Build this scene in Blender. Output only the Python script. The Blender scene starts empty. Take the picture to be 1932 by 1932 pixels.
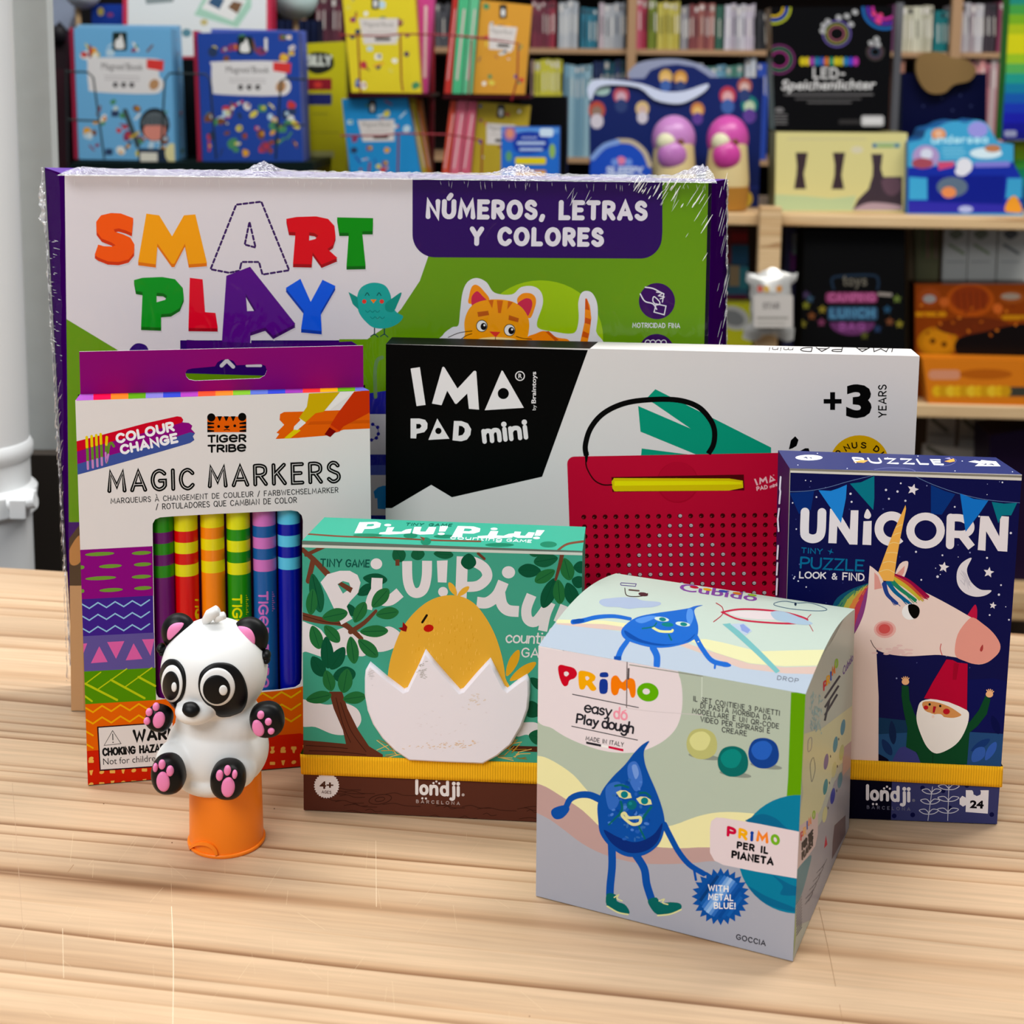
import bpy, math, random
from mathutils import Vector, Matrix
from mathutils.geometry import tessellate_polygon
# ------------------------------------------------------------------ camera, world, lights, exposure
F, PIT, ROL, H, CX, CY = 2800.0, 0.15232, 0.011367, 0.278287, 966.0, 573.61
SC = bpy.context.scene
COL = SC.collection
cd = bpy.data.cameras.new('camera'); cam = bpy.data.objects.new('camera', cd); COL.objects.link(cam)
_r0 = Vector((1, 0, 0)); _f0 = Vector((0, math.cos(PIT), -math.sin(PIT))); _u0 = Vector((0, math.sin(PIT), math.cos(PIT)))
_R = _r0*math.cos(ROL) + _u0*math.sin(ROL); _U = _u0*math.cos(ROL) - _r0*math.sin(ROL); _B = -_f0
m = Matrix((_R, _U, _B)).transposed().to_4x4(); m.translation = Vector((0, 0, H))
cam.matrix_world = m
cd.sensor_width = 36; cd.sensor_fit = 'HORIZONTAL'; cd.lens = F/1932*36
cd.shift_x = 0; cd.shift_y = -(966-CY)/1932
cd.clip_start = 0.01; cd.clip_end = 60
cd.dof.use_dof = True; cd.dof.focus_distance = 0.555; cd.dof.aperture_fstop = 20.0
SC.camera = cam
w = bpy.data.worlds.new('world'); SC.world = w; w.use_nodes = True
w.node_tree.nodes['Background'].inputs[0].default_value = (0.90, 0.95, 1.0, 1)
w.node_tree.nodes['Background'].inputs[1].default_value = 0.30
def area(name, loc, target, sx, sy, power, col):
    l = bpy.data.lights.new(name, 'AREA'); l.shape = 'RECTANGLE'; l.size = sx; l.size_y = sy; l.energy = power; l.color = col
    o = bpy.data.objects.new(name, l); COL.objects.link(o); o.location = loc
    o.rotation_euler = (Vector(target)-Vector(loc)).to_track_quat('-Z', 'Y').to_euler(); return o
area('ceiling_light_near', (-0.65, -0.45, 1.15), (0.0, 0.55, 0.08), 1.1, 0.6, 16.5, (0.965, 0.985, 1.0))
area('ceiling_light_over', (-0.9, 0.6, 1.9), (-0.1, 0.6, 0.0), 1.0, 0.4, 5.5, (1.0, 0.98, 0.96))
area('ceiling_light_aisle', (0.9, 1.1, 1.9), (0.5, 2.4, 0.0), 1.6, 0.5, 44, (1.0, 0.98, 0.95))
area('ceiling_light_back', (-0.7, 1.0, 1.6), (-0.5, 2.0, 0.1), 1.2, 0.5, 30, (0.97, 0.99, 1.0))
SC.view_settings.view_transform = 'Standard'; SC.view_settings.look = 'None'
SC.view_settings.exposure = 0.0; SC.view_settings.gamma = 1.0; SC.view_settings.use_curve_mapping = False
# ------------------------------------------------------------------ helpers
EYE = Vector((0, 0, H))
def ray(x, y):
    X = x-CX; Y = y-CY; c, s = math.cos(ROL), math.sin(ROL)
    X, Y = c*X+s*Y, -s*X+c*Y
    return _f0 + _r0*(X/F) - _u0*(Y/F)
def at(x, y, Y):
    d = ray(x, y); return EYE + d*(Y/d.y)
def on_table(x, y, z=0.0):
    d = ray(x, y); return EYE + d*((z-H)/d.z)
def lin(h):
    if not isinstance(h, str): return tuple(h)
    h = h.lstrip('#'); o = []
    for i in (0, 2, 4):
        c = int(h[i:i+2], 16)/255; o.append(c/12.92 if c <= .04045 else ((c+.055)/1.055)**2.4)
    return tuple(o)
MATS = {}
def mat(h, r=0.5, s=0.18, grain=0.0, metal=0.0, trans=0.0, bump=0.0, bs=400, coat=0.0):
    k = (h, r, s, grain, metal, trans, bump, bs, coat)
    if k in MATS: return MATS[k]
    m = bpy.data.materials.new('material_%d' % len(MATS)); m.use_nodes = True
    n = m.node_tree.nodes; l = m.node_tree.links; b = n['Principled BSDF']; c = lin(h)+(1,)
    b.inputs['Base Color'].default_value = c; b.inputs['Roughness'].default_value = r
    b.inputs['Specular IOR Level'].default_value = s; b.inputs['Metallic'].default_value = metal
    b.inputs['Transmission Weight'].default_value = trans
    if coat: b.inputs['Coat Weight'].default_value = coat; b.inputs['Coat Roughness'].default_value = 0.12
    if grain or bump:
        t = n.new('ShaderNodeTexCoord'); z = n.new('ShaderNodeTexNoise'); z.inputs['Scale'].default_value = bs
        z.inputs['Detail'].default_value = 3; l.new(t.outputs['Object'], z.inputs['Vector'])
        if grain:
            mp = n.new('ShaderNodeMapRange'); mp.inputs['To Min'].default_value = 1-grain; mp.inputs['To Max'].default_value = 1+grain
            mx = n.new('ShaderNodeVectorMath'); mx.operation = 'SCALE'; mx.inputs[0].default_value = c[:3]
            l.new(z.outputs['Fac'], mp.inputs['Value']); l.new(mp.outputs[0], mx.inputs['Scale']); l.new(mx.outputs[0], b.inputs['Base Color'])
        if bump:
            bp = n.new('ShaderNodeBump'); bp.inputs['Strength'].default_value = bump; bp.inputs['Distance'].default_value = 0.0006
            l.new(z.outputs['Fac'], bp.inputs['Height']); l.new(bp.outputs[0], b.inputs['Normal'])
    MATS[k] = m; return m
class MB:
    """collects polygons, then links them as one mesh object"""
    def __init__(s): s.v = []; s.f = []; s.m = []; s.mats = []; s.sm = []
    def mi(s, m):
        if isinstance(m, str): m = mat(m)
        if m not in s.mats: s.mats.append(m)
        return s.mats.index(m)
    def face(s, pts, m, smooth=False):
        k = len(s.v); s.v += [tuple(p) for p in pts]; s.f.append(tuple(range(k, k+len(pts)))); s.m.append(s.mi(m)); s.sm.append(smooth)
    def grid(s, rows, m, closed_u=False, smooth=True):
        k = len(s.v); n = len(rows[0]); i0 = s.mi(m) if not callable(m) else None
        for r in rows: s.v += [tuple(p) for p in r]
        for j in range(len(rows)-1):
            for i in range(n if closed_u else n-1):
                i2 = (i+1) % n
                s.f.append((k+j*n+i, k+j*n+i2, k+(j+1)*n+i2, k+(j+1)*n+i)); s.sm.append(smooth)
                s.m.append(i0 if i0 is not None else s.mi(m(j, i)))
    def box(s, a, b, m, rz=0.0, piv=None):
        x0, y0, z0 = a; x1, y1, z1 = b
        P = [Vector(p) for p in ((x0,y0,z0),(x1,y0,z0),(x1,y1,z0),(x0,y1,z0),(x0,y0,z1),(x1,y0,z1),(x1,y1,z1),(x0,y1,z1))]
        if rz:
            R = Matrix.Rotation(rz, 3, 'Z'); q = Vector(piv or (0, 0, 0)); P = [R @ (p-q)+q for p in P]
        s.hexa(P, m)
    def hexa(s, P, m):
        k = len(s.v); s.v += [tuple(p) for p in P]
        ms = m if isinstance(m, (list, tuple)) else [m]*6   # bottom, top, front, right, back, left
        for q, mm in zip(((3,2,1,0),(4,5,6,7),(0,1,5,4),(1,2,6,5),(2,3,7,6),(3,0,4,7)), ms):
            s.f.append(tuple(k+i for i in q)); s.m.append(s.mi(mm)); s.sm.append(False)
    def tube(s, pts, r, m, n=10, caps=True, smooth=True):
        pts = [Vector(p) for p in pts]; rows = []; up = None
        rs = r if isinstance(r, (list, tuple)) else [r]*len(pts)
        for i, p in enumerate(pts):
            d = (pts[min(i+1, len(pts)-1)]-pts[max(i-1, 0)]).normalized()
            if up is None:
                up = d.cross(Vector((0, 0, 1)));
                if up.length < .1: up = d.cross(Vector((1, 0, 0)))
                up.normalize()
            up = (up - d*up.dot(d)).normalized(); w2 = d.cross(up)
            rows.append([p+(up*math.cos(a)+w2*math.sin(a))*rs[i] for a in [k*2*math.pi/n for k in range(n)]])
        s.grid(rows, m, True, smooth)
        if caps: s.face(rows[0][::-1], m); s.face(rows[-1], m)
    def sph(s, c, r, m, nu=24, nv=14, rot=None):
        c = Vector(c); rx, ry, rz = r if isinstance(r, (list, tuple, Vector)) else (r, r, r); rows = []
        for j in range(nv+1):
            t = math.pi*j/nv; row = []
            for i in range(nu):
                a = 2*math.pi*i/nu; p = Vector((rx*math.sin(t)*math.cos(a), ry*math.sin(t)*math.sin(a), rz*math.cos(t)))
                if rot: p = rot @ p
                row.append(c+p)
            rows.append(row)
        s.grid(rows, m, True)
    def build(s, name, parent=None, loc=None, bevel=0, **kw):
        o0 = Vector(loc) if loc is not None else (parent_world(parent) if parent else Vector((0, 0, 0)))
        me = bpy.data.meshes.new(name); me.from_pydata([tuple(Vector(v)-o0) for v in s.v], [], s.f)
        for mm in s.mats: me.materials.append(mm)
        me.polygons.foreach_set('material_index', s.m); me.polygons.foreach_set('use_smooth', s.sm)
        me.update()
        o = bpy.data.objects.new(name, me); COL.objects.link(o)
        if parent: o.parent = parent
        elif loc is not None: o.location = o0
        if bevel:
            md = o.modifiers.new('bevel', 'BEVEL'); md.width = bevel; md.segments = 3; md.limit_method = 'ANGLE'
        tag(o, **kw); return o
def parent_world(p):
    v = Vector(p.location)
    while p.parent: p = p.parent; v += Vector(p.location)
    return v
def tag(o, label=None, cat=None, group=None, kind=None):
    if label: o['label'] = label
    if cat: o['category'] = cat
    if group: o['group'] = group
    if kind: o['kind'] = kind
    return o
def thing(name, loc, label, cat, group=None):
    o = bpy.data.objects.new(name, None); COL.objects.link(o); o.location = loc; o.empty_display_size = .02
    return tag(o, label, cat, group)
# ---- surfaces: inv() takes a photo point to the surface's own 2-D coordinates, P() takes those to space
class Plane:
    def __init__(s, O, U, V, clip=None):
        s.O = Vector(O); s.U = Vector(U).normalized(); s.N = s.U.cross(Vector(V)).normalized(); s.V = s.N.cross(s.U); s.clip = clip; s.cuts = []
        if s.N.dot(EYE-s.O) < 0: s.N = -s.N
    def inv(s, x, y):
        d = ray(x, y); t = (s.O-EYE).dot(s.N)/d.dot(s.N); p = EYE+d*t-s.O
        return (p.dot(s.U), p.dot(s.V))
    def P(s, u, v, l=0.0): return s.O+s.U*u+s.V*v+s.N*l
    def hit(s, x, y, l=0.0):
        u, v = s.inv(x, y); return s.P(u, v, l)
class Cyl:
    """vertical-ish cylinder about axis point C, direction A, radius R"""
    def __init__(s, C, A, R): s.C = Vector(C); s.A = Vector(A).normalized(); s.R = R; s.clip = None; s.cuts = []; s.ucuts = [R*math.radians(a) for a in range(-80, 81, 10)]; s.X = Vector((0, -1, 0)); s.X = (s.X-s.A*s.X.dot(s.A)).normalized(); s.Y = s.A.cross(s.X)
    def inv(s, x, y):
        d = ray(x, y); o = EYE-s.C; d2 = d-s.A*d.dot(s.A); o2 = o-s.A*o.dot(s.A)
        a = d2.dot(d2); b = 2*d2.dot(o2); c = o2.dot(o2)-s.R**2; q = max(b*b-4*a*c, 0); t = (-b-math.sqrt(q))/(2*a); p = o+d*t
        return (math.atan2(p.dot(s.Y), p.dot(s.X))*s.R, p.dot(s.A))
    def P(s, u, v, l=0.0):
        a = u/s.R; return s.C+s.A*v+(s.X*math.cos(a)+s.Y*math.sin(a))*(s.R+l)
def clip_poly(pg, ax, val, keep_less):
    out = []
    for i in range(len(pg)):
        a = pg[i-1]; b = pg[i]; ia = (a[ax] <= val) == keep_less or a[ax] == val; ib = (b[ax] <= val) == keep_less or b[ax] == val
        if ia != ib:
            t = (val-a[ax])/(b[ax]-a[ax]); out.append((a[0]+(b[0]-a[0])*t, a[1]+(b[1]-a[1])*t))
        if ib: out.append(b)
    return out
def clip_half(pg, A, B):
    f = lambda p: (B[0]-A[0])*(p[1]-A[1])-(B[1]-A[1])*(p[0]-A[0]); out = []
    for i in range(len(pg)):
        a = pg[i-1]; b = pg[i]; fa, fb = f(a), f(b)
        if (fa >= 0) != (fb >= 0): t = fa/(fa-fb); out.append((a[0]+(b[0]-a[0])*t, a[1]+(b[1]-a[1])*t))
        if fb >= 0: out.append(b)
    return out
def setquad(pl, *P):
    q = [((Vector(p)-pl.O).dot(pl.U), (Vector(p)-pl.O).dot(pl.V)) for p in P]
    ar = sum(q[i-1][0]*q[i][1]-q[i][0]*q[i-1][1] for i in range(len(q))); pl.quad = q if ar > 0 else q[::-1]; pl.clip = None; return pl
def cr(p, closed=False, n=6):
    N = len(p); out = []
    if N < 3: return list(p)
    for i in range(N if closed else N-1):
        P0 = p[(i-1) % N] if closed else p[max(i-1, 0)]; P1 = p[i]; P2 = p[(i+1) % N]; P3 = p[(i+2) % N] if closed else p[min(i+2, N-1)]
        for k in range(n):
            t = k/n; out.append(tuple(.5*(2*P1[j]+(P2[j]-P0[j])*t+(2*P0[j]-5*P1[j]+4*P2[j]-P3[j])*t*t+(3*P1[j]-P0[j]-3*P2[j]+P3[j])*t**3) for j in (0, 1)))
    if not closed: out.append(tuple(p[-1]))
    return out
def ell(cx, cy, rx, ry=None, rot=0, n=24, a0=0, a1=360):
    ry = ry or rx; c, s = math.cos(math.radians(rot)), math.sin(math.radians(rot)); o = []
    k = n if a1-a0 >= 360 else n+1
    for i in range(k):
        a = math.radians(a0+(a1-a0)*i/n); x, y = rx*math.cos(a), ry*math.sin(a); o.append((cx+c*x-s*y, cy+s*x+c*y))
    return o
def rrect(x0, y0, x1, y1, r, n=5):
    o = []
    for cx, cy, a in ((x1-r, y1-r, 0), (x0+r, y1-r, 90), (x0+r, y0+r, 180), (x1-r, y0+r, 270)):
        for k in range(n+1): t = math.radians(a+90*k/n); o.append((cx+r*math.cos(t), cy+r*math.sin(t)))
    return o
TXT = {}
def glyph_tris(s, off=0.0, sp=1.0):
    k = (s, off, sp)
    if k in TXT: return TXT[k]
    c = bpy.data.curves.new('t', 'FONT'); c.body = s; c.size = 1; c.offset = off; c.space_character = sp; c.resolution_u = 3
    o = bpy.data.objects.new('t', c); COL.objects.link(o); dg = bpy.context.evaluated_depsgraph_get(); dg.update()
    me = o.evaluated_get(dg).to_mesh(); me.calc_loop_triangles()
    T = [[tuple(me.vertices[i].co[:2]) for i in t.vertices] for t in me.loop_triangles]
    o.evaluated_get(dg).to_mesh_clear(); bpy.data.objects.remove(o); bpy.data.curves.remove(c)
    xs = [p[0] for t in T for p in t] or [0, 1]
    TXT[k] = (T, min(xs), max(xs)); return TXT[k]
EPS = 4e-6
class Art:
    def __init__(s, surf, mb, base=2e-5): s.s = surf; s.mb = mb; s.b = base; s.n = 0; s.bbs = []; s.o = (0, 0, 1); s.rough = .5
    def view(s, ox, oy, sc): s.o = (ox, oy, sc); return s
    def px(s, p): return (s.o[0]+p[0]/s.o[2], s.o[1]+p[1]/s.o[2])
    def uv(s, p): q = s.px(p); return s.s.inv(*q)
    def mt(s, c): return mat(c, s.rough) if isinstance(c, str) else c
    def tris(s, T, c, lay=None):
        T = list(T)
        if not T: return s
        bb = (min(p[0] for t in T for p in t), min(p[1] for t in T for p in t), max(p[0] for t in T for p in t), max(p[1] for t in T for p in t))
        s.n = 1+max([L for (x0, y0, x1, y1), L in s.bbs if x0 < bb[2] and x1 > bb[0] and y0 < bb[3] and y1 > bb[1]] or [0]); s.bbs.append((bb, s.n))
        l = s.b+s.n*EPS if lay is None else lay; mm = s.mt(c)
        for t in T:
            pgs = [list(t)]
            if s.s.clip:
                u0, u1, v0, v1 = s.s.clip
                for ax, val, kl in ((0, u0, False), (0, u1, True), (1, v0, False), (1, v1, True)):
                    pgs = [clip_poly(q, ax, val, kl) for q in pgs]; pgs = [q for q in pgs if len(q) > 2]
            Q = getattr(s.s, 'quad', None)
            if Q:
                for i in range(len(Q)): pgs = [z for z in (clip_half(q, Q[i-1], Q[i]) for q in pgs) if len(z) > 2]
            for ax, cuts in ((1, s.s.cuts), (0, getattr(s.s, 'ucuts', []))):
                for cval in cuts:
                    nw = []
                    for q in pgs:
                        mn = min(z[ax] for z in q); mxx = max(z[ax] for z in q)
                        if mn < cval < mxx: nw += [z for z in (clip_poly(q, ax, cval, True), clip_poly(q, ax, cval, False)) if len(z) > 2]
                        else: nw.append(q)
                    pgs = nw
            for q in pgs:
                ar = sum(q[i-1][0]*q[i][1]-q[i][0]*q[i-1][1] for i in range(len(q)))
                if abs(ar) < 1e-12: continue
                if ar < 0: q = q[::-1]
                s.mb.face([s.s.P(a, b, l) for a, b in q], mm)
    def poly(s, pts, c, holes=(), lay=None):
        loops = [[Vector(s.uv(p)+(0,)) for p in L] for L in [pts]+list(holes)]
        flat = [tuple(p[:2]) for L in loops for p in L]
        s.tris([[flat[i] for i in t] for t in tessellate_polygon(loops)], c, lay); return s
    def blob(s, pts, c, holes=(), n=5): return s.poly(cr(pts, True, n), c, [cr(h, True, n) for h in holes])
    def ell(s, cx, cy, rx, ry=None, c='ffffff', rot=0, n=20): return s.poly(ell(cx, cy, rx, ry, rot, n), c)
    def rect(s, x0, y0, x1, y1, c, r=0): return s.poly(rrect(x0, y0, x1, y1, r) if r else [(x0, y0), (x1, y0), (x1, y1), (x0, y1)], c)
    def line(s, pts, w, c, smooth=True, closed=False, cap=True, taper=None):
        if len(pts) > 3 and tuple(pts[0]) == tuple(pts[-1]): pts = pts[:-1]; closed = True
        p = cr(pts, closed, 6) if smooth and len(pts) > 2 else list(pts)
        q = [p[0]]
        for z in p[1:]:
            if math.dist(z, q[-1]) > 1e-6: q.append(z)
        p = q; N = len(p)
        if N < 2: return s
        L = []; R = []
        for i in range(N):
            a = p[i-1] if (i or closed) else None; b = p[i]; c2 = p[(i+1) % N] if (i < N-1 or closed) else None
            hw = w/2
            if taper: t = i/(N-1); hw *= taper[0]+(taper[1]-taper[0])*t
            def nrm(u, v): d = math.dist(u, v) or 1; return ((v[1]-u[1])/d, -(v[0]-u[0])/d)
            if a is None: n1 = n2 = nrm(b, c2)
            elif c2 is None: n1 = n2 = nrm(a, b)
            else: n1, n2 = nrm(a, b), nrm(b, c2)
            mx, my = n1[0]+n2[0], n1[1]+n2[1]; ml = math.hypot(mx, my)
            if ml < 1e-6: mx, my, k = n1[0], n1[1], 1
            else: mx /= ml; my /= ml; k = min(1/max(mx*n1[0]+my*n1[1], .35), 1.9)
            L.append((b[0]+mx*hw*k, b[1]+my*hw*k)); R.append((b[0]-mx*hw*k, b[1]-my*hw*k))
        T = []
        for i in range(N if closed else N-1):
            j = (i+1) % N; T += [[L[i], L[j], R[j]], [L[i], R[j], R[i]]]
        if cap and not closed:
            for e, f2 in ((0, 1), (N-1, N-2)):
                a = math.atan2(p[e][1]-p[f2][1], p[e][0]-p[f2][0]); hw = w/2*((taper[0] if e == 0 else taper[1]) if taper else 1)
                pts2 = [(p[e][0]+hw*math.cos(a+math.pi*(k/8-.5)), p[e][1]+hw*math.sin(a+math.pi*(k/8-.5))) for k in range(9)]
                T += [[p[e], pts2[k], pts2[k+1]] for k in range(8)]
        s.tris([[s.uv(v) for v in t] for t in T], c); return s
    def dash(s, pts, w, c, on, off, closed=True):
        P = list(pts)+([pts[0]] if closed else []); seg = []; pos = 0
        for a, b in zip(P, P[1:]):
            d = math.dist(a, b); k = max(1, round(d/(on+off))); st = d/k
            for i in range(k):
                t0 = (i+.15)*st/d; t1 = ((i+.15)*st+st*on/(on+off))/d
                s.line([(a[0]+(b[0]-a[0])*t0, a[1]+(b[1]-a[1])*t0), (a[0]+(b[0]-a[0])*t1, a[1]+(b[1]-a[1])*t1)], w, c)
    def text(s, t, p0, p1, up, c, off=0.0, sp=1.0):
        if t == t.upper() and sum(ch.isalpha() for ch in t) > 1 and all(ch in GL or ch == ' ' for ch in t): return s.st(t, p0, p1, up, math.hypot(*up)*(.145+off*3), c, .3)
        T, x0, x1 = glyph_tris(t, off, sp); W = x1-x0 or 1; CH = .70
        f = lambda p: s.uv((p0[0]+(p1[0]-p0[0])*(p[0]-x0)/W+up[0]*p[1]/CH, p0[1]+(p1[1]-p0[1])*(p[0]-x0)/W+up[1]*p[1]/CH))
        s.tris([[f(p) for p in t3] for t3 in T], c); return s
    def st(s, t, p0, p1, up, w, c, sp=.22, inline=None, jit=0):
        """stroke lettering between p0 and p1 with cap height vector up"""
        adv = []; x = 0
        for ch in t:
            adv.append(x); x += (GL[ch][0] if ch in GL else .35)+sp
        W = x-sp; ux = ((p1[0]-p0[0])/W, (p1[1]-p0[1])/W)
        for ch, a in zip(t, adv):
            if ch not in GL: continue
            j = random.uniform(-jit, jit) if jit else 0
            for sk in GL[ch][1]:
                sm = sk[0] == 's'; pts = sk[1:] if sm else sk
                q = [(p0[0]+ux[0]*(a+px)+up[0]*(py+j), p0[1]+ux[1]*(a+px)+up[1]*(py+j)) for px, py in pts]
                if len(q) == 1: s.ell(q[0][0], q[0][1], w*.62, c=c, n=12)
                elif sm == 0 and len(q) > 2:
                    s.line(q, w, c, False)
                else: s.line(q, w, c, sm)
        if inline:
            s.st(t, p0, p1, up, inline[0], inline[1], sp)
        return s
    def leaf(s, x, y, ln, ang, wd, c, vein=None):
        a = math.radians(ang); cx, sx = math.cos(a), math.sin(a)
        pr = [(0, 0), (.25, .38), (.6, .5), (.88, .3), (1, 0), (.88, -.3), (.6, -.5), (.25, -.38)]
        s.blob([(x+cx*u*ln-sx*v*wd, y+sx*u*ln+cx*v*wd) for u, v in pr], c, n=3)
        if vein: s.line([(x+cx*ln*.08, y+sx*ln*.08), (x+cx*ln*.9, y+sx*ln*.9)], max(ln*.02, 1.5), vein)
        return s
    def star(s, x, y, r, c, k=5, inner=.45, rot=-90):
        return s.poly([(x+(r if i % 2 == 0 else r*inner)*math.cos(math.radians(rot+180/k*i)), y+(r if i % 2 == 0 else r*inner)*math.sin(math.radians(rot+180/k*i))) for i in range(2*k)], c)
S = 's'
GL = {
'A': (.72, [[(0,0),(.36,1),(.72,0)], [(.14,.3),(.58,.3)]]),
'B': (.55, [[(0,0),(0,1)], [S,(0,1),(.3,1),(.48,.9),(.48,.66),(.3,.54),(0,.54)], [S,(0,.54),(.34,.54),(.55,.4),(.55,.14),(.34,0),(0,0)]]),
'C': (.65, [[S,(.65,.82),(.5,.96),(.33,1),(.1,.85),(0,.5),(.1,.15),(.33,0),(.5,.04),(.65,.18)]]),
'D': (.62, [[(0,0),(0,1)], [S,(0,1),(.25,1),(.5,.85),(.62,.5),(.5,.15),(.25,0),(0,0)]]),
'E': (.5, [[(.5,1),(0,1),(0,0),(.5,0)], [(0,.52),(.42,.52)]]),
'F': (.5, [[(.5,1),(0,1),(0,0)], [(0,.52),(.42,.52)]]),
'G': (.7, [[S,(.66,.84),(.52,.96),(.33,1),(.1,.85),(0,.5),(.1,.15),(.33,0),(.55,.06),(.68,.2)], [(.68,.2),(.68,.46),(.4,.46)]]),
'H': (.6, [[(0,0),(0,1)], [(.6,0),(.6,1)], [(0,.5),(.6,.5)]]),
'I': (.02, [[(.01,0),(.01,1)]]),
'J': (.4, [[S,(.4,1),(.4,.2),(.25,0),(.08,.03),(0,.15)]]),
'K': (.58, [[(0,0),(0,1)], [(.55,1),(.03,.48)], [(.18,.6),(.58,0)]]),
'L': (.46, [[(0,1),(0,0),(.46,0)]]),
'M': (.84, [[(0,0),(.08,1),(.42,.25),(.76,1),(.84,0)]]),
'N': (.62, [[(0,0),(0,1),(.62,0),(.62,1)]]),
'O': (.76, [[S,(.38,1),(.12,.87),(0,.5),(.12,.13),(.38,0),(.64,.13),(.76,.5),(.64,.87),(.38,1)]]),
'P': (.52, [[(0,0),(0,1)], [S,(0,1),(.3,1),(.52,.88),(.52,.58),(.3,.45),(0,.45)]]),
'Q': (.76, [[S,(.38,1),(.12,.87),(0,.5),(.12,.13),(.38,0),(.64,.13),(.76,.5),(.64,.87),(.38,1)], [(.5,.25),(.76,-.05)]]),
'R': (.56, [[(0,0),(0,1)], [S,(0,1),(.3,1),(.52,.88),(.52,.6),(.3,.48),(0,.48)], [(.25,.47),(.56,0)]]),
'S': (.52, [[S,(.48,.85),(.36,.98),(.18,1),(.03,.86),(.04,.66),(.26,.52),(.48,.4),(.52,.18),(.38,.02),(.18,0),(0,.14)]]),
'T': (.6, [[(0,1),(.6,1)], [(.3,1),(.3,0)]]),
'U': (.62, [[S,(0,1),(0,.7),(0,.32),(.1,.08),(.31,0),(.52,.08),(.62,.32),(.62,.7),(.62,1)]]),
'V': (.68, [[(0,1),(.34,0),(.68,1)]]),
'W': (.95, [[(0,1),(.24,0),(.475,.8),(.71,0),(.95,1)]]),
'X': (.6, [[(0,1),(.6,0)], [(.6,1),(0,0)]]),
'Y': (.64, [[(0,1),(.32,.48),(.64,1)], [(.32,.48),(.32,0)]]),
'Z': (.56, [[(0,1),(.56,1),(0,0),(.56,0)]]),
'1': (.3, [[(0,.8),(.25,1),(.25,0)]]),
'2': (.5, [[S,(0,.78),(.1,.96),(.28,1),(.46,.88),(.44,.62),(.2,.3),(0,0)], [(0,0),(.5,0)]]),
'3': (.5, [[S,(.02,.85),(.2,1),(.42,.92),(.44,.66),(.2,.54)], [S,(.2,.54),(.46,.44),(.5,.18),(.3,0),(.1,.02),(0,.16)]]),
'4': (.56, [[(.4,0),(.4,1),(0,.3),(.56,.3)]]),
'&': (.62, [[S,(.62,0),(.3,.45),(.1,.75),(.2,.98),(.36,.95),(.4,.75),(.2,.55),(.02,.28),(.15,.02),(.35,.03),(.6,.42)]]),
'+': (.5, [[(0,.45),(.5,.45)], [(.25,.2),(.25,.7)]]),
'!': (.02, [[(.01,1),(.01,.3)], [(.01,.0)]]),
'.': (.02, [[(.01,.0)]]),
',': (.08, [[(.08,.08),(0,-.14)]]),
'-': (.3, [[(0,.45),(.3,.45)]]),
'a': (.45, [[S,(.42,.5),(.25,.62),(.05,.5),(0,.28),(.1,.04),(.28,.02),(.42,.2)], [(.44,.6),(.44,0)]]),
'b': (.45, [[(0,1),(0,0)], [S,(0,.4),(.15,.6),(.38,.56),(.45,.3),(.35,.04),(.15,0),(0,.15)]]),
'c': (.42, [[S,(.42,.48),(.25,.62),(.05,.5),(0,.28),(.1,.04),(.28,.0),(.42,.12)]]),
'd': (.45, [[(.45,1),(.45,0)], [S,(.45,.4),(.3,.6),(.07,.56),(0,.3),(.1,.04),(.3,0),(.45,.15)]]),
'e': (.46, [[S,(.02,.32),(.44,.34),(.4,.55),(.22,.63),(.04,.5),(0,.25),(.12,.02),(.3,.0),(.44,.12)]]),
'g': (.45, [[S,(.42,.5),(.25,.62),(.05,.5),(0,.28),(.1,.04),(.28,.02),(.42,.2)], [S,(.45,.6),(.45,-.1),(.35,-.32),(.15,-.34),(.02,-.22)]]),
'h': (.42, [[(0,1),(0,0)], [S,(0,.4),(.15,.6),(.36,.58),(.42,.4),(.42,0)]]),
'i': (.04, [[(.02,.62),(.02,0)], [(.02,.9)]]),
'j': (.2, [[S,(.2,.62),(.2,-.15),(.12,-.32),(0,-.3)], [(.2,.9)]]),
'l': (.04, [[(.02,1),(.02,0)]]),
'm': (.72, [[(0,.62),(0,0)], [S,(0,.4),(.12,.6),(.3,.58),(.36,.4),(.36,0)], [S,(.36,.4),(.48,.6),(.66,.58),(.72,.4),(.72,0)]]),
'n': (.42, [[(0,.62),(0,0)], [S,(0,.4),(.15,.6),(.36,.58),(.42,.4),(.42,0)]]),
'o': (.48, [[S,(.24,.62),(.06,.52),(0,.3),(.06,.08),(.24,0),(.42,.08),(.48,.3),(.42,.52),(.24,.62)]]),
'p': (.45, [[(0,.62),(0,-.32)], [S,(0,.4),(.15,.6),(.38,.56),(.45,.3),(.35,.04),(.15,0),(0,.15)]]),
'r': (.28, [[(0,.62),(0,0)], [S,(0,.38),(.12,.58),(.28,.6)]]),
's': (.36, [[S,(.34,.52),(.2,.62),(.04,.52),(.08,.36),(.3,.26),(.36,.12),(.2,0),(0,.08)]]),
't': (.28, [[(.12,.9),(.12,.05),(.28,.0)], [(0,.62),(.28,.62)]]),
'u': (.42, [[S,(0,.62),(0,.2),(.1,.02),(.28,.03),(.42,.22)], [(.42,.62),(.42,0)]]),
'y': (.44, [[(0,.62),(.22,.05)], [S,(.44,.62),(.22,.02),(.12,-.25),(0,-.32)]]),
'k': (.4, [[(0,1),(0,0)], [(.38,.6),(.03,.25)], [(.15,.36),(.4,0)]]),
}
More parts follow.
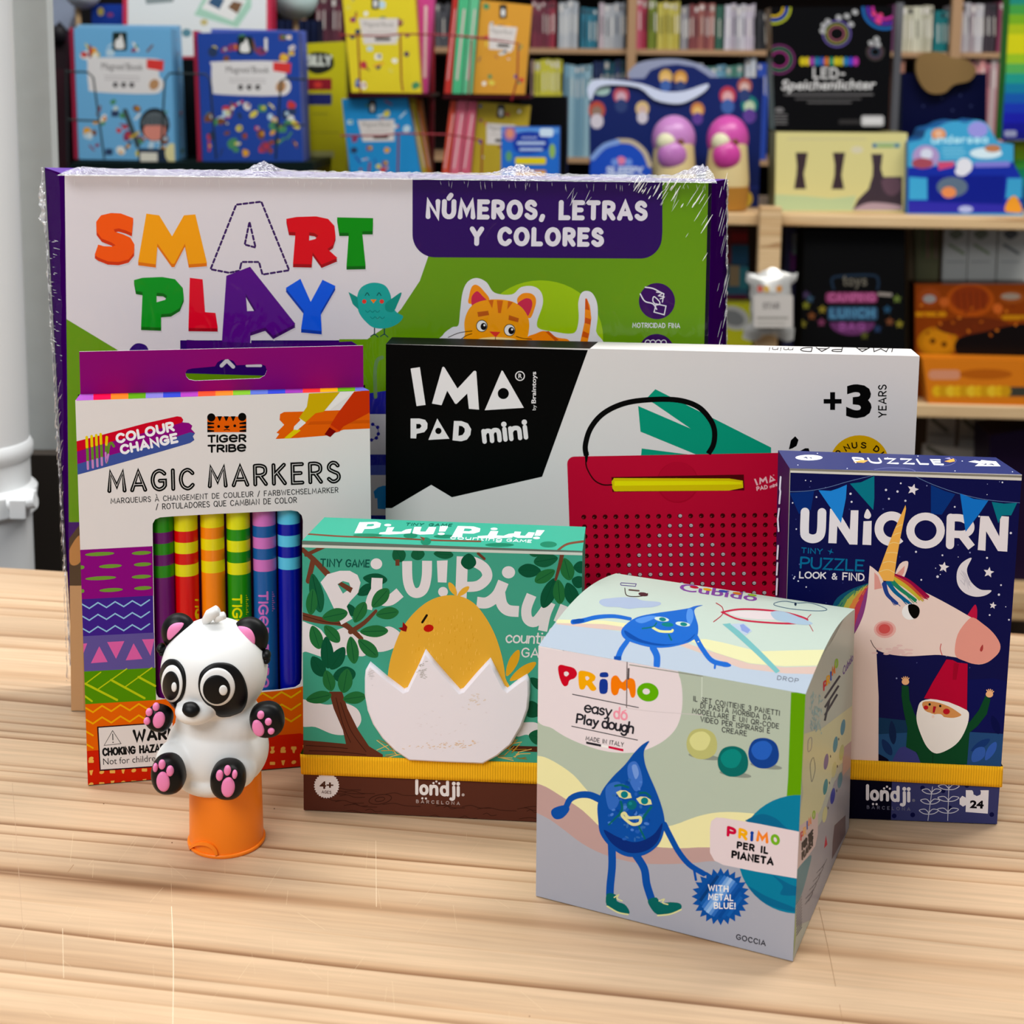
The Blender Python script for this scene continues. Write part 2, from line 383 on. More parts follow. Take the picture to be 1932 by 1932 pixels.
GL['/'] = (.4, [[(0, -.1), (.4, 1.05)]]); GL['À'] = (.72, GL['A'][1]+[[(.2, 1.38), (.36, 1.18)]]); GL['ë'] = (.7, [[(.05, .5), (.68, .5)], [S, (.68, .5), (.62, .82), (.36, 1), (.1, .85), (0, .5), (.1, .15), (.36, 0), (.62, .12)]])
GL['Ú'] = (.62, GL['U'][1]+[[(.28,1.22),(.42,1.42)]])
def patch(mb, outline, surf, off, m, rings=5, bulge=0.0, edge=0.0):
    """star-shaped patch given in photo points laid over surf (x,y)->(point, normal)"""
    cx = sum(p[0] for p in outline)/len(outline); cy = sum(p[1] for p in outline)/len(outline); rows = []
    for j in range(rings+2):
        t = 1-j/(rings+1) if j else 1.0
        if j == rings+1: t = .001
        row = []
        for p in outline:
            P, N = surf(cx+(p[0]-cx)*t, cy+(p[1]-cy)*t); row.append(P+N*(off+bulge*math.sqrt(max(0, 1-t*t))))
        rows.append(row)
    if edge:
        rows.insert(0, [(lambda q: q[0]+q[1]*(off-edge))(surf(cx+(p[0]-cx)*1.02, cy+(p[1]-cy)*1.02)) for p in outline])
    mb.grid([r[::-1] for r in rows], m, True)
def ellsurf(C, R, rot=None):
    C = Vector(C); Ri = (rot.transposed() if rot else Matrix.Identity(3)); Rm = rot or Matrix.Identity(3); r = Vector(R)
    def f(x, y):
        d = ray(x, y); o = Ri @ (EYE-C); dd = Ri @ d
        o = Vector([o[i]/r[i] for i in range(3)]); dd = Vector([dd[i]/r[i] for i in range(3)])
        a = dd.dot(dd); b = 2*o.dot(dd); c = o.dot(o)-1; q = max(b*b-4*a*c, 0); t = (-b-math.sqrt(q))/(2*a); u = o+dd*t
        if u.length > 1: u.normalize()
        P = C+Rm @ Vector([u[i]*r[i] for i in range(3)]); N = (Rm @ Vector([u[i]/r[i] for i in range(3)])).normalized()
        return P, N
    return f
# ------------------------------------------------------------------ room shell
TY = -0.153   # slope of the counter's far edge
TA = math.atan(TY)
def wood_mat(name, c1, c2, c3, rot=0.0, sx=2.0, sy=42.0, rough=.45):
    m = bpy.data.materials.new(name); m.use_nodes = True; n = m.node_tree.nodes; l = m.node_tree.links; b = n['Principled BSDF']
    tc = n.new('ShaderNodeTexCoord'); mp = n.new('ShaderNodeMapping'); mp.inputs['Rotation'].default_value = (0, 0, -rot)
    l.new(tc.outputs['Object'], mp.inputs['Vector'])
    def noise(sc, detail, rough_, dist=0):
        q = n.new('ShaderNodeMapping'); q.inputs['Scale'].default_value = sc; l.new(mp.outputs[0], q.inputs['Vector'])
        z = n.new('ShaderNodeTexNoise'); z.inputs['Scale'].default_value = 1; z.inputs['Detail'].default_value = detail; z.inputs['Roughness'].default_value = rough_; z.inputs['Distortion'].default_value = dist
        l.new(q.outputs[0], z.inputs['Vector']); return z
    a = noise((sx, sy, sy), 3, .55, .12); f = noise((sx*7, sy*9, sy*9), 2, .6); g = noise((1.2, 6, 6), 2, .5)
    # growth rings: a wave of the stretched noise gives the sharp late-wood lines
    wv = n.new('ShaderNodeMath'); wv.operation = 'MULTIPLY'; wv.inputs[1].default_value = 4.4; l.new(a.outputs['Fac'], wv.inputs[0])
    fr = n.new('ShaderNodeMath'); fr.operation = 'FRACT'; l.new(wv.outputs[0], fr.inputs[0])
    r = n.new('ShaderNodeValToRGB'); e = r.color_ramp.elements
    e[0].position = 0; e[0].color = lin(c1)+(1,); e[1].position = 1; e[1].color = lin(c3)+(1,)
    q = e.new(.55); q.color = lin(c1)+(1,); q = e.new(.86); q.color = lin(c2)+(1,); q = e.new(.97); q.color = lin(c3)+(1,); e[-1].color = lin(c1)+(1,)
    l.new(fr.outputs[0], r.inputs[0])
    mx = n.new('ShaderNodeMix'); mx.data_type = 'RGBA'; mx.blend_type = 'MULTIPLY'; mx.inputs['Factor'].default_value = .5
    r2 = n.new('ShaderNodeValToRGB'); r2.color_ramp.elements[0].position = .3; r2.color_ramp.elements[0].color = (.80, .72, .62, 1); r2.color_ramp.elements[1].position = .62; r2.color_ramp.elements[1].color = (1, 1, 1, 1)
    l.new(f.outputs['Fac'], r2.inputs[0]); l.new(r.outputs[0], mx.inputs['A']); l.new(r2.outputs[0], mx.inputs['B'])
    mx2 = n.new('ShaderNodeMix'); mx2.data_type = 'RGBA'; mx2.blend_type = 'MULTIPLY'; mx2.inputs['Factor'].default_value = .6
    r3 = n.new('ShaderNodeValToRGB'); r3.color_ramp.elements[0].position = .35; r3.color_ramp.elements[0].color = (.86, .76, .66, 1); r3.color_ramp.elements[1].position = .6; r3.color_ramp.elements[1].color = (1, 1, 1, 1)
    l.new(g.outputs['Fac'], r3.inputs[0]); l.new(mx.outputs['Result'], mx2.inputs['A']); l.new(r3.outputs[0], mx2.inputs['B'])
    l.new(mx2.outputs['Result'], b.inputs['Base Color']); b.inputs['Roughness'].default_value = rough; b.inputs['Specular IOR Level'].default_value = .3
    bp = n.new('ShaderNodeBump'); bp.inputs['Strength'].default_value = .12; bp.inputs['Distance'].default_value = .0004; l.new(f.outputs['Fac'], bp.inputs['Height']); l.new(bp.outputs[0], b.inputs['Normal'])
    return m
def grain_mat(name, c0, c1, c2, rot, freq):
    """pine: bands across the grain that darken to a late-wood line, then jump back to pale"""
    m = bpy.data.materials.new(name); m.use_nodes = True; n = m.node_tree.nodes; l = m.node_tree.links; b = n['Principled BSDF']
    tc = n.new('ShaderNodeTexCoord'); mp = n.new('ShaderNodeMapping'); mp.inputs['Rotation'].default_value = (0, 0, -rot); l.new(tc.outputs['Object'], mp.inputs['Vector'])
    def noise(sc, detail=2, loc=(0, 0, 0)):
        q = n.new('ShaderNodeMapping'); q.inputs['Scale'].default_value = sc; q.inputs['Location'].default_value = loc; l.new(mp.outputs[0], q.inputs['Vector'])
        z = n.new('ShaderNodeTexNoise'); z.inputs['Scale'].default_value = 1; z.inputs['Detail'].default_value = detail; l.new(q.outputs[0], z.inputs['Vector']); return z.outputs['Fac']
    def ma(op, a, bb):
        q = n.new('ShaderNodeMath'); q.operation = op
        for i, v in enumerate((a, bb)):
            if isinstance(v, (int, float)): q.inputs[i].default_value = v
            else: l.new(v, q.inputs[i])
        return q.outputs[0]
    sp = n.new('ShaderNodeSeparateXYZ'); l.new(mp.outputs[0], sp.inputs[0])
    t = ma('ADD', ma('MULTIPLY', sp.outputs['Y'], -freq), ma('ADD', ma('MULTIPLY', noise((.12, 17, 17), 3), 9.0), ma('MULTIPLY', noise((2.2, 9, 9), 2, (3, 1, 0)), 1.5)))
    fr = ma('FRACT', t, 0)
    st_ = n.new('ShaderNodeMapRange'); st_.inputs['From Min'].default_value = .36; st_.inputs['From Max'].default_value = .62; st_.inputs['To Min'].default_value = .12; l.new(noise((1.1, 60, 60), 2, (7, 2, 0)), st_.inputs['Value'])
    r = n.new('ShaderNodeValToRGB'); e = r.color_ramp.elements; e[0].position = 0; e[0].color = (0, 0, 0, 1); e[1].position = 1; e[1].color = (.1, .1, .1, 1)
    for p, v in ((.35, .1), (.7, .38), (.9, .9), (.95, 1), (.985, .35)): q = e.new(p); q.color = (v, v, v, 1)
    l.new(fr, r.inputs[0]); f1 = ma('MULTIPLY', r.outputs[0], st_.outputs[0])
    r2 = n.new('ShaderNodeValToRGB'); e = r2.color_ramp.elements; e[0].color = lin(c0)+(1,); e[1].color = lin(c2)+(1,); q = e.new(.42); q.color = lin(c1)+(1,); l.new(f1, r2.inputs[0])
    fb = n.new('ShaderNodeMapRange'); fb.inputs['From Min'].default_value = .3; fb.inputs['From Max'].default_value = .7; fb.inputs['To Min'].default_value = .88; fb.inputs['To Max'].default_value = 1.07; l.new(noise((18, 420, 420), 2), fb.inputs['Value'])
    pl2 = n.new('ShaderNodeMapRange'); pl2.inputs['From Min'].default_value = .3; pl2.inputs['From Max'].default_value = .7; pl2.inputs['To Min'].default_value = .80; pl2.inputs['To Max'].default_value = 1.06; l.new(noise((2.0, 22, 22), 3, (1, 9, 0)), pl2.inputs['Value'])
    sc = n.new('ShaderNodeVectorMath'); sc.operation = 'SCALE'; l.new(r2.outputs[0], sc.inputs[0]); l.new(ma('MULTIPLY', fb.outputs[0], pl2.outputs[0]), sc.inputs['Scale']); l.new(sc.outputs[0], b.inputs['Base Color'])
    b.inputs['Roughness'].default_value = .42; b.inputs['Specular IOR Level'].default_value = .25
    bp = n.new('ShaderNodeBump'); bp.inputs['Strength'].default_value = .05; bp.inputs['Distance'].default_value = .0002; l.new(f1, bp.inputs['Height']); l.new(bp.outputs[0], b.inputs['Normal'])
    return m
WOOD = grain_mat('pine_counter_top', 'd3b391', 'bf9a76', '8c6343', TA, 78)
SHELFWOOD = wood_mat('pine_shelf', 'd9bb90', 'c9a577', 'a9835a', -.06, 1.5, 30.0)
mb = MB(); mb.face([(-6, -3, -.9), (6, -3, -.9), (6, 6, -.9), (-6, 6, -.9)], mat('5d5650', .6)); mb.build('floor', kind='structure')
mb = MB(); mb.face([(-6, 4.2, -.9), (6, 4.2, -.9), (6, 4.2, 2.6), (-6, 4.2, 2.6)], mat('1a1719', .8)); mb.build('wall_back', kind='structure')
# counter top
cx, sx_ = math.cos(TA), math.sin(TA)
mb = MB(); B0 = Vector((0, .7635, 0)); uu = Vector((cx, sx_, 0)); vv = Vector((-sx_, cx, 0))
def tp(u, v, z): p = B0+uu*u+vv*v; return (p.x, p.y, z)
mb.hexa([tp(-.75, -.85, -.03), tp(.8, -.85, -.03), tp(.8, 0, -.03), tp(-.75, 0, -.03), tp(-.75, -.85, 0), tp(.8, -.85, 0), tp(.8, 0, 0), tp(-.75, 0, 0)], WOOD)
ct = thing('shop_counter', (0, .4, -.9), 'pale pine shop counter with fine scratches, carrying the toy boxes in front', 'counter')
a = Art(Plane((0, 0, 0), (1, 0, 0), (0, 1, 0)), mb, base=1.2e-5); a.view(1500, 1560, 4.472)
for p0, p1, w_ in (((203, 680), (280, 1028), 4), ((282, 1035), (342, 1345), 4), ((375, 1500), (405, 1664), 3)): a.line([p0, p1], w_, '8d6a48', False)
a.view(0, 1400, 1.932)
a.line([(45, 150), (95, 840)], 1.6, 'b5977b', False); a.line([(245, 478), (268, 448)], 2.5, 'a07c5c', False)
rs = random.Random(5)
for k in range(60):
    x = rs.uniform(30, 1900); y = rs.uniform(330, 1010); L = rs.uniform(20, 120); an = rs.choice([1.5, 1.62, 2.2, .6])+rs.uniform(-.1, .1)
    a.line([(x, y), (x+L*math.cos(an), y+L*math.sin(an))], rs.uniform(.35, .8), 'd9bf9b', False)
a.line([(625, 600), (632, 800), (630, 1028)], 2.0, 'f3e2c6')
a.line([(1370, 360), (1372, 600)], 1.2, 'f0dcbc'); a.line([(228, 680), (232, 860)], 1.2, 'f0dcbc')
for x, y in ((378, 225), (627, 367), (1000, 243), (1930, 1000)): a.ell(x, y, 3, 2, '6f4d33', n=8)
mb.build('counter_top', ct)
mb = MB(); mb.hexa([tp(-.72, -.80, -.9), tp(.77, -.80, -.9), tp(.77, -.02, -.9), tp(-.72, -.02, -.9), tp(-.72, -.80, -.03), tp(.77, -.80, -.03), tp(.77, -.02, -.03), tp(-.72, -.02, -.03)], mat('6b4d33', .6)); mb.build('base_cabinet', ct)
# side wall, dark lower panel put in for the wall's light falloff, pipe
mb = MB(); e = at(93, 150, 1.02)
mb.box((-1.4, 1.02, -.9), (e.x, 1.034, 2.2), mat('d0d4d1', .75, .2, .05, bs=60, bump=.4)); wl = mb.build('wall_left', kind='structure')
mb = MB(); zb = at(90, 855, 1.01).z
mb.box((-1.4, 1.005, -.9), (e.x+.001, 1.02, zb), mat('37302a', .7, .2)); mb.build('falloff_panel_left', kind='structure')
pz = thing('water_pipe', (at(-40, 1000, .93).x, .93, -.9), 'white painted vertical pipe with a clamp, beside the grey wall behind the counter', 'pipe')
PM = mat('f0f2f2', .35, .5)
px_ = at(46, 700, .93).x-.033; mb = MB(); mb.tube([(px_, .93, -.9), (px_, .93, 2.0)], .033, PM, 32); mb.build('pipe', pz)
mb = MB(); z1 = at(40, 848, .93).z
for dz in (0,): mb.tube([(px_, .93, z1-.006), (px_, .93, z1-.003), (px_, .93, z1+.003), (px_, .93, z1+.006)], [.0335, .0352, .0352, .0335], PM, 32)
mb.build('pipe_collar', pz)
mb = MB(); z2 = at(40, 935, .93).z
mb.tube([(px_, .93, z2-.011), (px_, .93, z2-.008), (px_, .93, z2-.003), (px_, .93, z2+.005), (px_, .93, z2+.008)], [.034, .0372, .036, .0372, .034], PM, 32)
mb.box((px_+.030, .90, z2-.007), (px_+.040, .925, z2+.006), PM)
mb.tube([(px_+.028, .906, z2+.001), (px_+.045, .906, z2+.004)], .0048, PM, 10); mb.build('clamp', pz, bevel=.001)
# ------------------------------------------------------------------ background helpers
BA = -.06
BU = Vector((math.cos(BA), math.sin(BA), 0)); BV = Vector((-math.sin(BA), math.cos(BA), 0))
def bplane(Y): return Plane(BV*Y, BU, (0, 0, 1))
def bgq(name, q, Y, dep, col, label=None, cat=None, group=None, parent=None, side=None, top=None, rough=.45, bz=None, coat=0):
    """a solid with the front corners (TL,TR,BR,BL) given in photo points on the plane at distance Y"""
    pl = bplane(Y); TL, TR, BR, BL = [pl.hit(*p) for p in q]; setquad(pl, TL, TR, BR, BL)
    if bz is not None: BL = Vector((BL.x, BL.y, bz)); BR = Vector((BR.x, BR.y, bz))
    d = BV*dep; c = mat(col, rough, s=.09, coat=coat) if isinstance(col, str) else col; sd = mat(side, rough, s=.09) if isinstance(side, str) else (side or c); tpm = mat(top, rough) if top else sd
    mb = MB(); mb.hexa([BL, BR, BR+d, BL+d, TL, TR, TR+d, TL+d], [sd, tpm, c, sd, sd, sd])
    ar = Art(pl, mb, base=4e-5); ar.rough = rough
    par = parent
    if label and parent is None:
        c0 = (BL+BR+d+d)/2*.5+(BL+BR)/4; par = None
        return mb, ar, dict(name=name, loc=(BL+BR)/2+d/2, label=label, cat=cat, group=group)
    return mb, ar, dict(name=name, parent=parent)
def fin(mb, kw): return mb.build(**kw)
def rectq(x0, y0, x1, y1): return [(x0, y0), (x1, y0), (x1, y1), (x0, y1)]
def bits(ar, q, n, pal, seed, size=(4, 9)):
    r = random.Random(seed); TL, TR, BR, BL = q
    for _ in range(n):
        u, v = r.uniform(.06, .94), r.uniform(.05, .95); x = (TL[0]*(1-u)+TR[0]*u)*(1-v)+(BL[0]*(1-u)+BR[0]*u)*v; y = (TL[1]*(1-u)+TR[1]*u)*(1-v)+(BL[1]*(1-u)+BR[1]*u)*v
        c = r.choice(pal); s_ = r.uniform(*size); k = r.random()
        if k < .35: ar.ell(x, y, s_, s_*r.uniform(.5, 1), c, r.uniform(0, 180), 10)
        elif k < .6: ar.blob([(x+s_*r.uniform(.6, 1.1)*math.cos(t*1.05), y+s_*r.uniform(.5, 1.1)*math.sin(t*1.05)) for t in range(6)], c, n=2)
        elif k < .8:
            a_ = r.uniform(0, 3.1); ar.line([(x-s_*math.cos(a_), y-s_*math.sin(a_)), (x+s_*math.cos(a_), y+s_*math.sin(a_))], s_*.5, c, False)
        else: ar.rect(x-s_*.7, y-s_*.6, x+s_*.7, y+s_*.6, c, s_*.2)
        if r.random() < .5: ar.ell(x+s_*.2, y-s_*.1, s_*.35, c=r.choice(pal), n=8)
# floor-side structure: shelving unit nearest the camera
su = thing('shelving_unit', (.6, 2.4, -.9), 'pale pine open shelving unit with round-edged boards behind the toy boxes', 'shelf')
def board(y0, y1, x0, x1, Y, dep, nm='shelf_board'):
    pl = bplane(Y); A, B, C, D = pl.hit(x0, y0), pl.hit(x1, y0), pl.hit(x1, y1), pl.hit(x0, y1)
    z1 = (A.z+B.z)/2; z0 = (C.z+D.z)/2
    for p, z in ((A, z1), (B, z1), (C, z0), (D, z0)): p.z = z
    d = BV*dep; mb = MB(); mb.hexa([D, C, C+d, D+d, A, B, B+d, A+d], SHELFWOOD); mb.build(nm, su, bevel=.003); return z1
YS = 2.25
ZS1 = board(405, 428, 1100, 2000, YS, .36)
ZS2 = board(758, 784, 1100, 2060, YS, .36)
ZS3 = board(1108, 1165, 1300, 2100, YS, .30)
pl = bplane(YS-.03); mb = MB(); A = pl.hit(1434, 400); Bp = pl.hit(1476, 400)
d = BV*.028; mb.hexa([Vector((A.x, A.y, -.9)), Vector((Bp.x, Bp.y, -.9)), Vector((Bp.x, Bp.y, -.9))+d, Vector((A.x, A.y, -.9))+d]+[Vector((q.x, q.y, pl.hit(1450, 391).z)) for q in (A, Bp)]+[Vector((Bp.x, Bp.y, pl.hit(1450, 391).z))+d, Vector((A.x, A.y, pl.hit(1450, 391).z))+d], SHELFWOOD); mb.build('upright_post', su, bevel=.002)
mb = MB(); pb = bplane(YS+.36); a1 = pb.hit(1100, 500); a2 = pb.hit(2060, 500)
mb.hexa([Vector((a1.x, a1.y, -.9)), Vector((a2.x, a2.y, -.9)), Vector((a2.x, a2.y, -.9))+BV*.01, Vector((a1.x, a1.y, -.9))+BV*.01]+[Vector((a1.x, a1.y, ZS1-.02)), Vector((a2.x, a2.y, ZS1-.02)), Vector((a2.x, a2.y, ZS1-.02))+BV*.01, Vector((a1.x, a1.y, ZS1-.02))+BV*.01], mat('4a3a2c', .7)); mb.build('back_panel', su)
# far bookcase
bc = thing('bookcase', (.3, 3.1, -.9), 'wooden bookcase full of book spines, farthest back', 'bookcase')
YB = 3.0
def bboard(y0, y1, x0, x1, nm='shelf_board'):
    pl = bplane(YB-.01); A, B = pl.hit(x0, y0), pl.hit(x1, y0); C = pl.hit(x1, y1); z1 = (A.z+B.z)/2; z0 = z1-(pl.hit(1300, y0).z-pl.hit(1300, y1).z); d = BV*.25; mb = MB()
    P = [Vector((A.x, A.y, z0)), Vector((B.x, B.y, z0)), Vector((B.x, B.y, z0))+d, Vector((A.x, A.y, z0))+d]; mb.hexa(P+[Vector((p.x, p.y, z1)) for p in P], mat('a88563', .6)); mb.build(nm, bc); return z1
ZB1 = bboard(93, 103, 500, 2050); ZB2 = bboard(300, 310, 500, 2050); ZB0 = bboard(-120, -110, 500, 2050)
for x0, x1 in ((1183, 1200), (1793, 1812), (560, 575)):
    pl = bplane(YB-.03); A = pl.hit(x0, 100); Bp = pl.hit(x1, 100); d = BV*.02; mb = MB(); P = [Vector((A.x, A.y, -.9)), Vector((Bp.x, Bp.y, -.9)), Vector((Bp.x, Bp.y, -.9))+d, Vector((A.x, A.y, -.9))+d]
    mb.hexa(P+[Vector((p.x, p.y, ZB0)) for p in P], mat('a88563', .6)); mb.build('upright_post', bc)
mb = MB(); pb = bplane(YB+.26); a1 = pb.hit(500, 100); a2 = pb.hit(2050, 100); d = BV*.01; P = [Vector((a1.x, a1.y, -.9)), Vector((a2.x, a2.y, -.9)), Vector((a2.x, a2.y, -.9))+d, Vector((a1.x, a1.y, -.9))+d]
mb.hexa(P+[Vector((p.x, p.y, ZB0)) for p in P], mat('17110f', .8)); mb.build('back_panel', bc)
# book spines: (x0, x1, top y, colours, words)
ROW1 = [(596, 645, -8, ['5b2f3d', '6d3443'], 'dark plum'), (822, 848, 5, ['56565a', '4a4a50'], 'grey'), (1004, 1052, 0, ['7a2a3c', '8a2336', '6e2238'], 'dark red'),
 (1055, 1094, 0, ['b9bcc0', 'a8adb3'], 'pale grey'), (1096, 1128, 12, ['1c6f86', '17657c'], 'teal blue'), (1131, 1180, 4, ['aeb0b4', 'b6a7ae', '9da2aa'], 'white and mauve'),
 (1202, 1222, -4, ['9a1f3a', 'c4506a'], 'crimson'), (1225, 1240, -4, ['6f7d1e'], 'olive green'), (1242, 1284, 0, ['b5a63e', 'c2b653'], 'mustard yellow'), (1286, 1300, 8, ['8d8a90'], 'mid grey'),
 (1302, 1350, 6, ['8a4b48', '7d3f40', '9a5b52'], 'reddish brown'), (1352, 1367, 10, ['2f5c4c'], 'bottle green'), (1369, 1426, 6, ['b8aebb', 'c4bfc8', 'a9a6ae'], 'lilac white'), (1429, 1452, 20, ['2a2a2e', '1d1d20'], 'black'),
 (1686, 1700, 8, ['b3762c', '64375c'], 'orange and purple'), (1703, 1762, 10, ['b6b29c', 'c4c1ac', 'a8a48e'], 'cream'), (1765, 1791, 18, ['11777c', '0f6d72'], 'sea green'), (1815, 1858, 4, ['b0a6ac', 'c0bcc0', '9b8e94'], 'pinkish white'), (1860, 1884, 2, ['3a3038', '2c262c'], 'charcoal'), (1886, 1906, 0, ['843b55'], 'wine red'), (1909, 1945, 0, ['b3b5b5', 'a1a6a8'], 'silver grey')]
ROW2 = [(1003, 1008, 112, ['c09a90'], 'dusty pink'), (1009, 1062, 110, ['c9c23a', 'bdb636'], 'bright yellow'), (1065, 1118, 120, ['7fa6b8', '8fb2c0', '6f97ab'], 'powder blue'), (1120, 1180, 112, ['12244e', '16305e', '0f4a5c'], 'deep navy'),
 (1203, 1330, 118, ['b8b4b0', 'a9aeb2', '9a9a98'], 'greyish white'), (1332, 1405, 122, ['5f8f88', '6ea0b8', '4b7f70'], 'green and blue'), (1407, 1428, 105, ['c0c4cc'], 'plain white'), (1430, 1452, 118, ['2f4fb0'], 'royal blue'),
 (1690, 1710, 108, ['9a6a58'], 'terracotta'), (1830, 1905, 102, ['c07a84', 'a8626c', 'b8a0a0', 'd08f8c'], 'salmon pink'), (1908, 1945, 102, ['b0b0ae'], 'light silver')]
ROW0 = [(600, 1180, -22, ['3b2f4a'], 'x')]
rb = random.Random(11)
for row, zb, wd in ((ROW1, ZB1, 'upper'), (ROW2, ZB2, 'lower')):
    for x0, x1, ty, cols, word in row:
        x = x0
        while x < x1-3:
            wpx = min(rb.uniform(8, 12), x1-x); t = ty+rb.uniform(0, 5); pl = bplane(YB+rb.uniform(.0, .012))
            c = rb.choice(cols); q = [(x, t), (x+wpx-.9, t), (x+wpx-.9, 100), (x, 100)]
            TL, TR = pl.hit(*q[0]), pl.hit(*q[1]); BL = Vector((TL.x, TL.y, zb)); BR = Vector((TR.x, TR.y, zb)); TR.z = TL.z; d = BV*.16
            mb = MB(); mc = mat(c, .3, .5); mb.hexa([BL, BR, BR+d, BL+d, TL, TR, TR+d, TL+d], [mc, mat('c9c4b8'), mc, mc, mc, mc])
            ar = Art(pl, mb, base=4e-5); yb = 92 if row is ROW1 else 290
            ar.rect(x+1.5, t+4, x+wpx-3, t+4+rb.uniform(5, 14), rb.choice(['d8d2cc', '2a2a2e', 'b7b0a8', c]))
            ar.line([(x+wpx/2, t+25), (x+wpx/2, min(t+60, yb-10))], 2.2, rb.choice(['e0dcd4', '1e1e22', 'cfc8bc']), False, cap=False)
            mb.build('book', None, (BL+BR)/2, label='%s book spine on the %s shelf of the far bookcase' % (word, wd), cat='book', group='%s books on the %s shelf of the far bookcase' % (word, wd))
            x += wpx
# ------------------------------------------------------------------ things behind the counter
def poly3(pl, pts, dep, m, side=None, mb=None):
    """extruded outline on plane pl (photo points), front facing the viewer"""
    mb = mb or MB(); P = [pl.inv(*p) for p in pts]; sd = side or m; d = BV*dep
    tr = tessellate_polygon([[Vector(p+(0,)) for p in P]])
    for t in tr:
        q = [P[i] for i in t]; ar = (q[1][0]-q[0][0])*(q[2][1]-q[0][1])-(q[2][0]-q[0][0])*(q[1][1]-q[0][1]); q = q if ar > 0 else q[::-1]
        mb.face([pl.P(*v) for v in q], m); mb.face([pl.P(*v)+d for v in q[::-1]], sd)
    for i in range(len(P)): a, b = pl.P(*P[i-1]), pl.P(*P[i]); mb.face([a, b, b+d, a+d], sd)
    return mb
def item(name, q, Y, dep, col, label, cat, group=None, bz=None, side=None, deco=None, rough=.4, top=None, parent=None):
    mb, ar, kw = bgq(name, q, Y, dep, col, label, cat, group, bz=bz, side=side, rough=rough, top=top, parent=parent)
    if deco: deco(ar)
    return fin(mb, kw)
# low display table hidden mostly by the big carton
ZT = 0.0
tb = thing('display_table', (-.2, 1.75, -.9), 'low dark display table carrying the racks behind the big carton', 'table')
mb = MB(); mb.box((-.64, 1.45, ZT-.03), (.19, 2.2, ZT), '2a2624'); mb.build('table_top', tb)
for x in (-.6, .15):
    for y in (1.47, 2.15): mb = MB(); mb.box((x, y, -.9), (x+.03, y+.03, ZT-.03), '2a2624'); mb.build('leg', tb)
# dark green metal rack with two magnet books
BKM = mat('10201f', .4, .4)
rk = thing('book_rack', tuple(at(350, 318, 1.93)), 'dark green metal rack with wire loops holding the magnet books', 'rack')
mb, ar, kw = bgq('tray', rectq(134, 306, 590, 322), 1.86, .14, '0f1c1b', parent=rk); fin(mb, kw)
mb, ar, kw = bgq('back_panel', rectq(136, 112, 582, 322), 2.0, .03, '0b1012', parent=rk); fin(mb, kw)
mb = MB(); zl = bplane(1.9).hit(300, 320).z
for x in (140, 570): p = bplane(1.93).hit(x, 320); mb.box((p.x-.008, p.y-.008, ZT), (p.x+.008, p.y+.008, zl+.002), BKM)
mb.build('leg', rk)
W_ = lambda pts, Y, r: [at(x, y, Y) for x, y in pts]
for pts in ([(122, 135), (165, 136), (176, 146), (197, 300)], [(125, 226), (185, 228)], [(303, 300), (311, 150), (320, 138), (388, 140), (396, 150), (408, 300)], [(520, 300), (530, 152), (540, 148), (578, 150)], [(522, 236), (575, 236)], [(124, 130), (128, 308)]):
    mb = MB(); mb.tube(W_(pts, 1.84, 0), .0012, BKM, 8); mb.build('wire_loop', rk)
PALB = ['e6e2d8', 'c83c38', 'e0a030', '2c3c5c', '4a8a5c', '7a4a30', 'd8c850', 'b8d0dc', '8a3a5c']
ZR = bplane(1.86).hit(350, 306).z+.0005
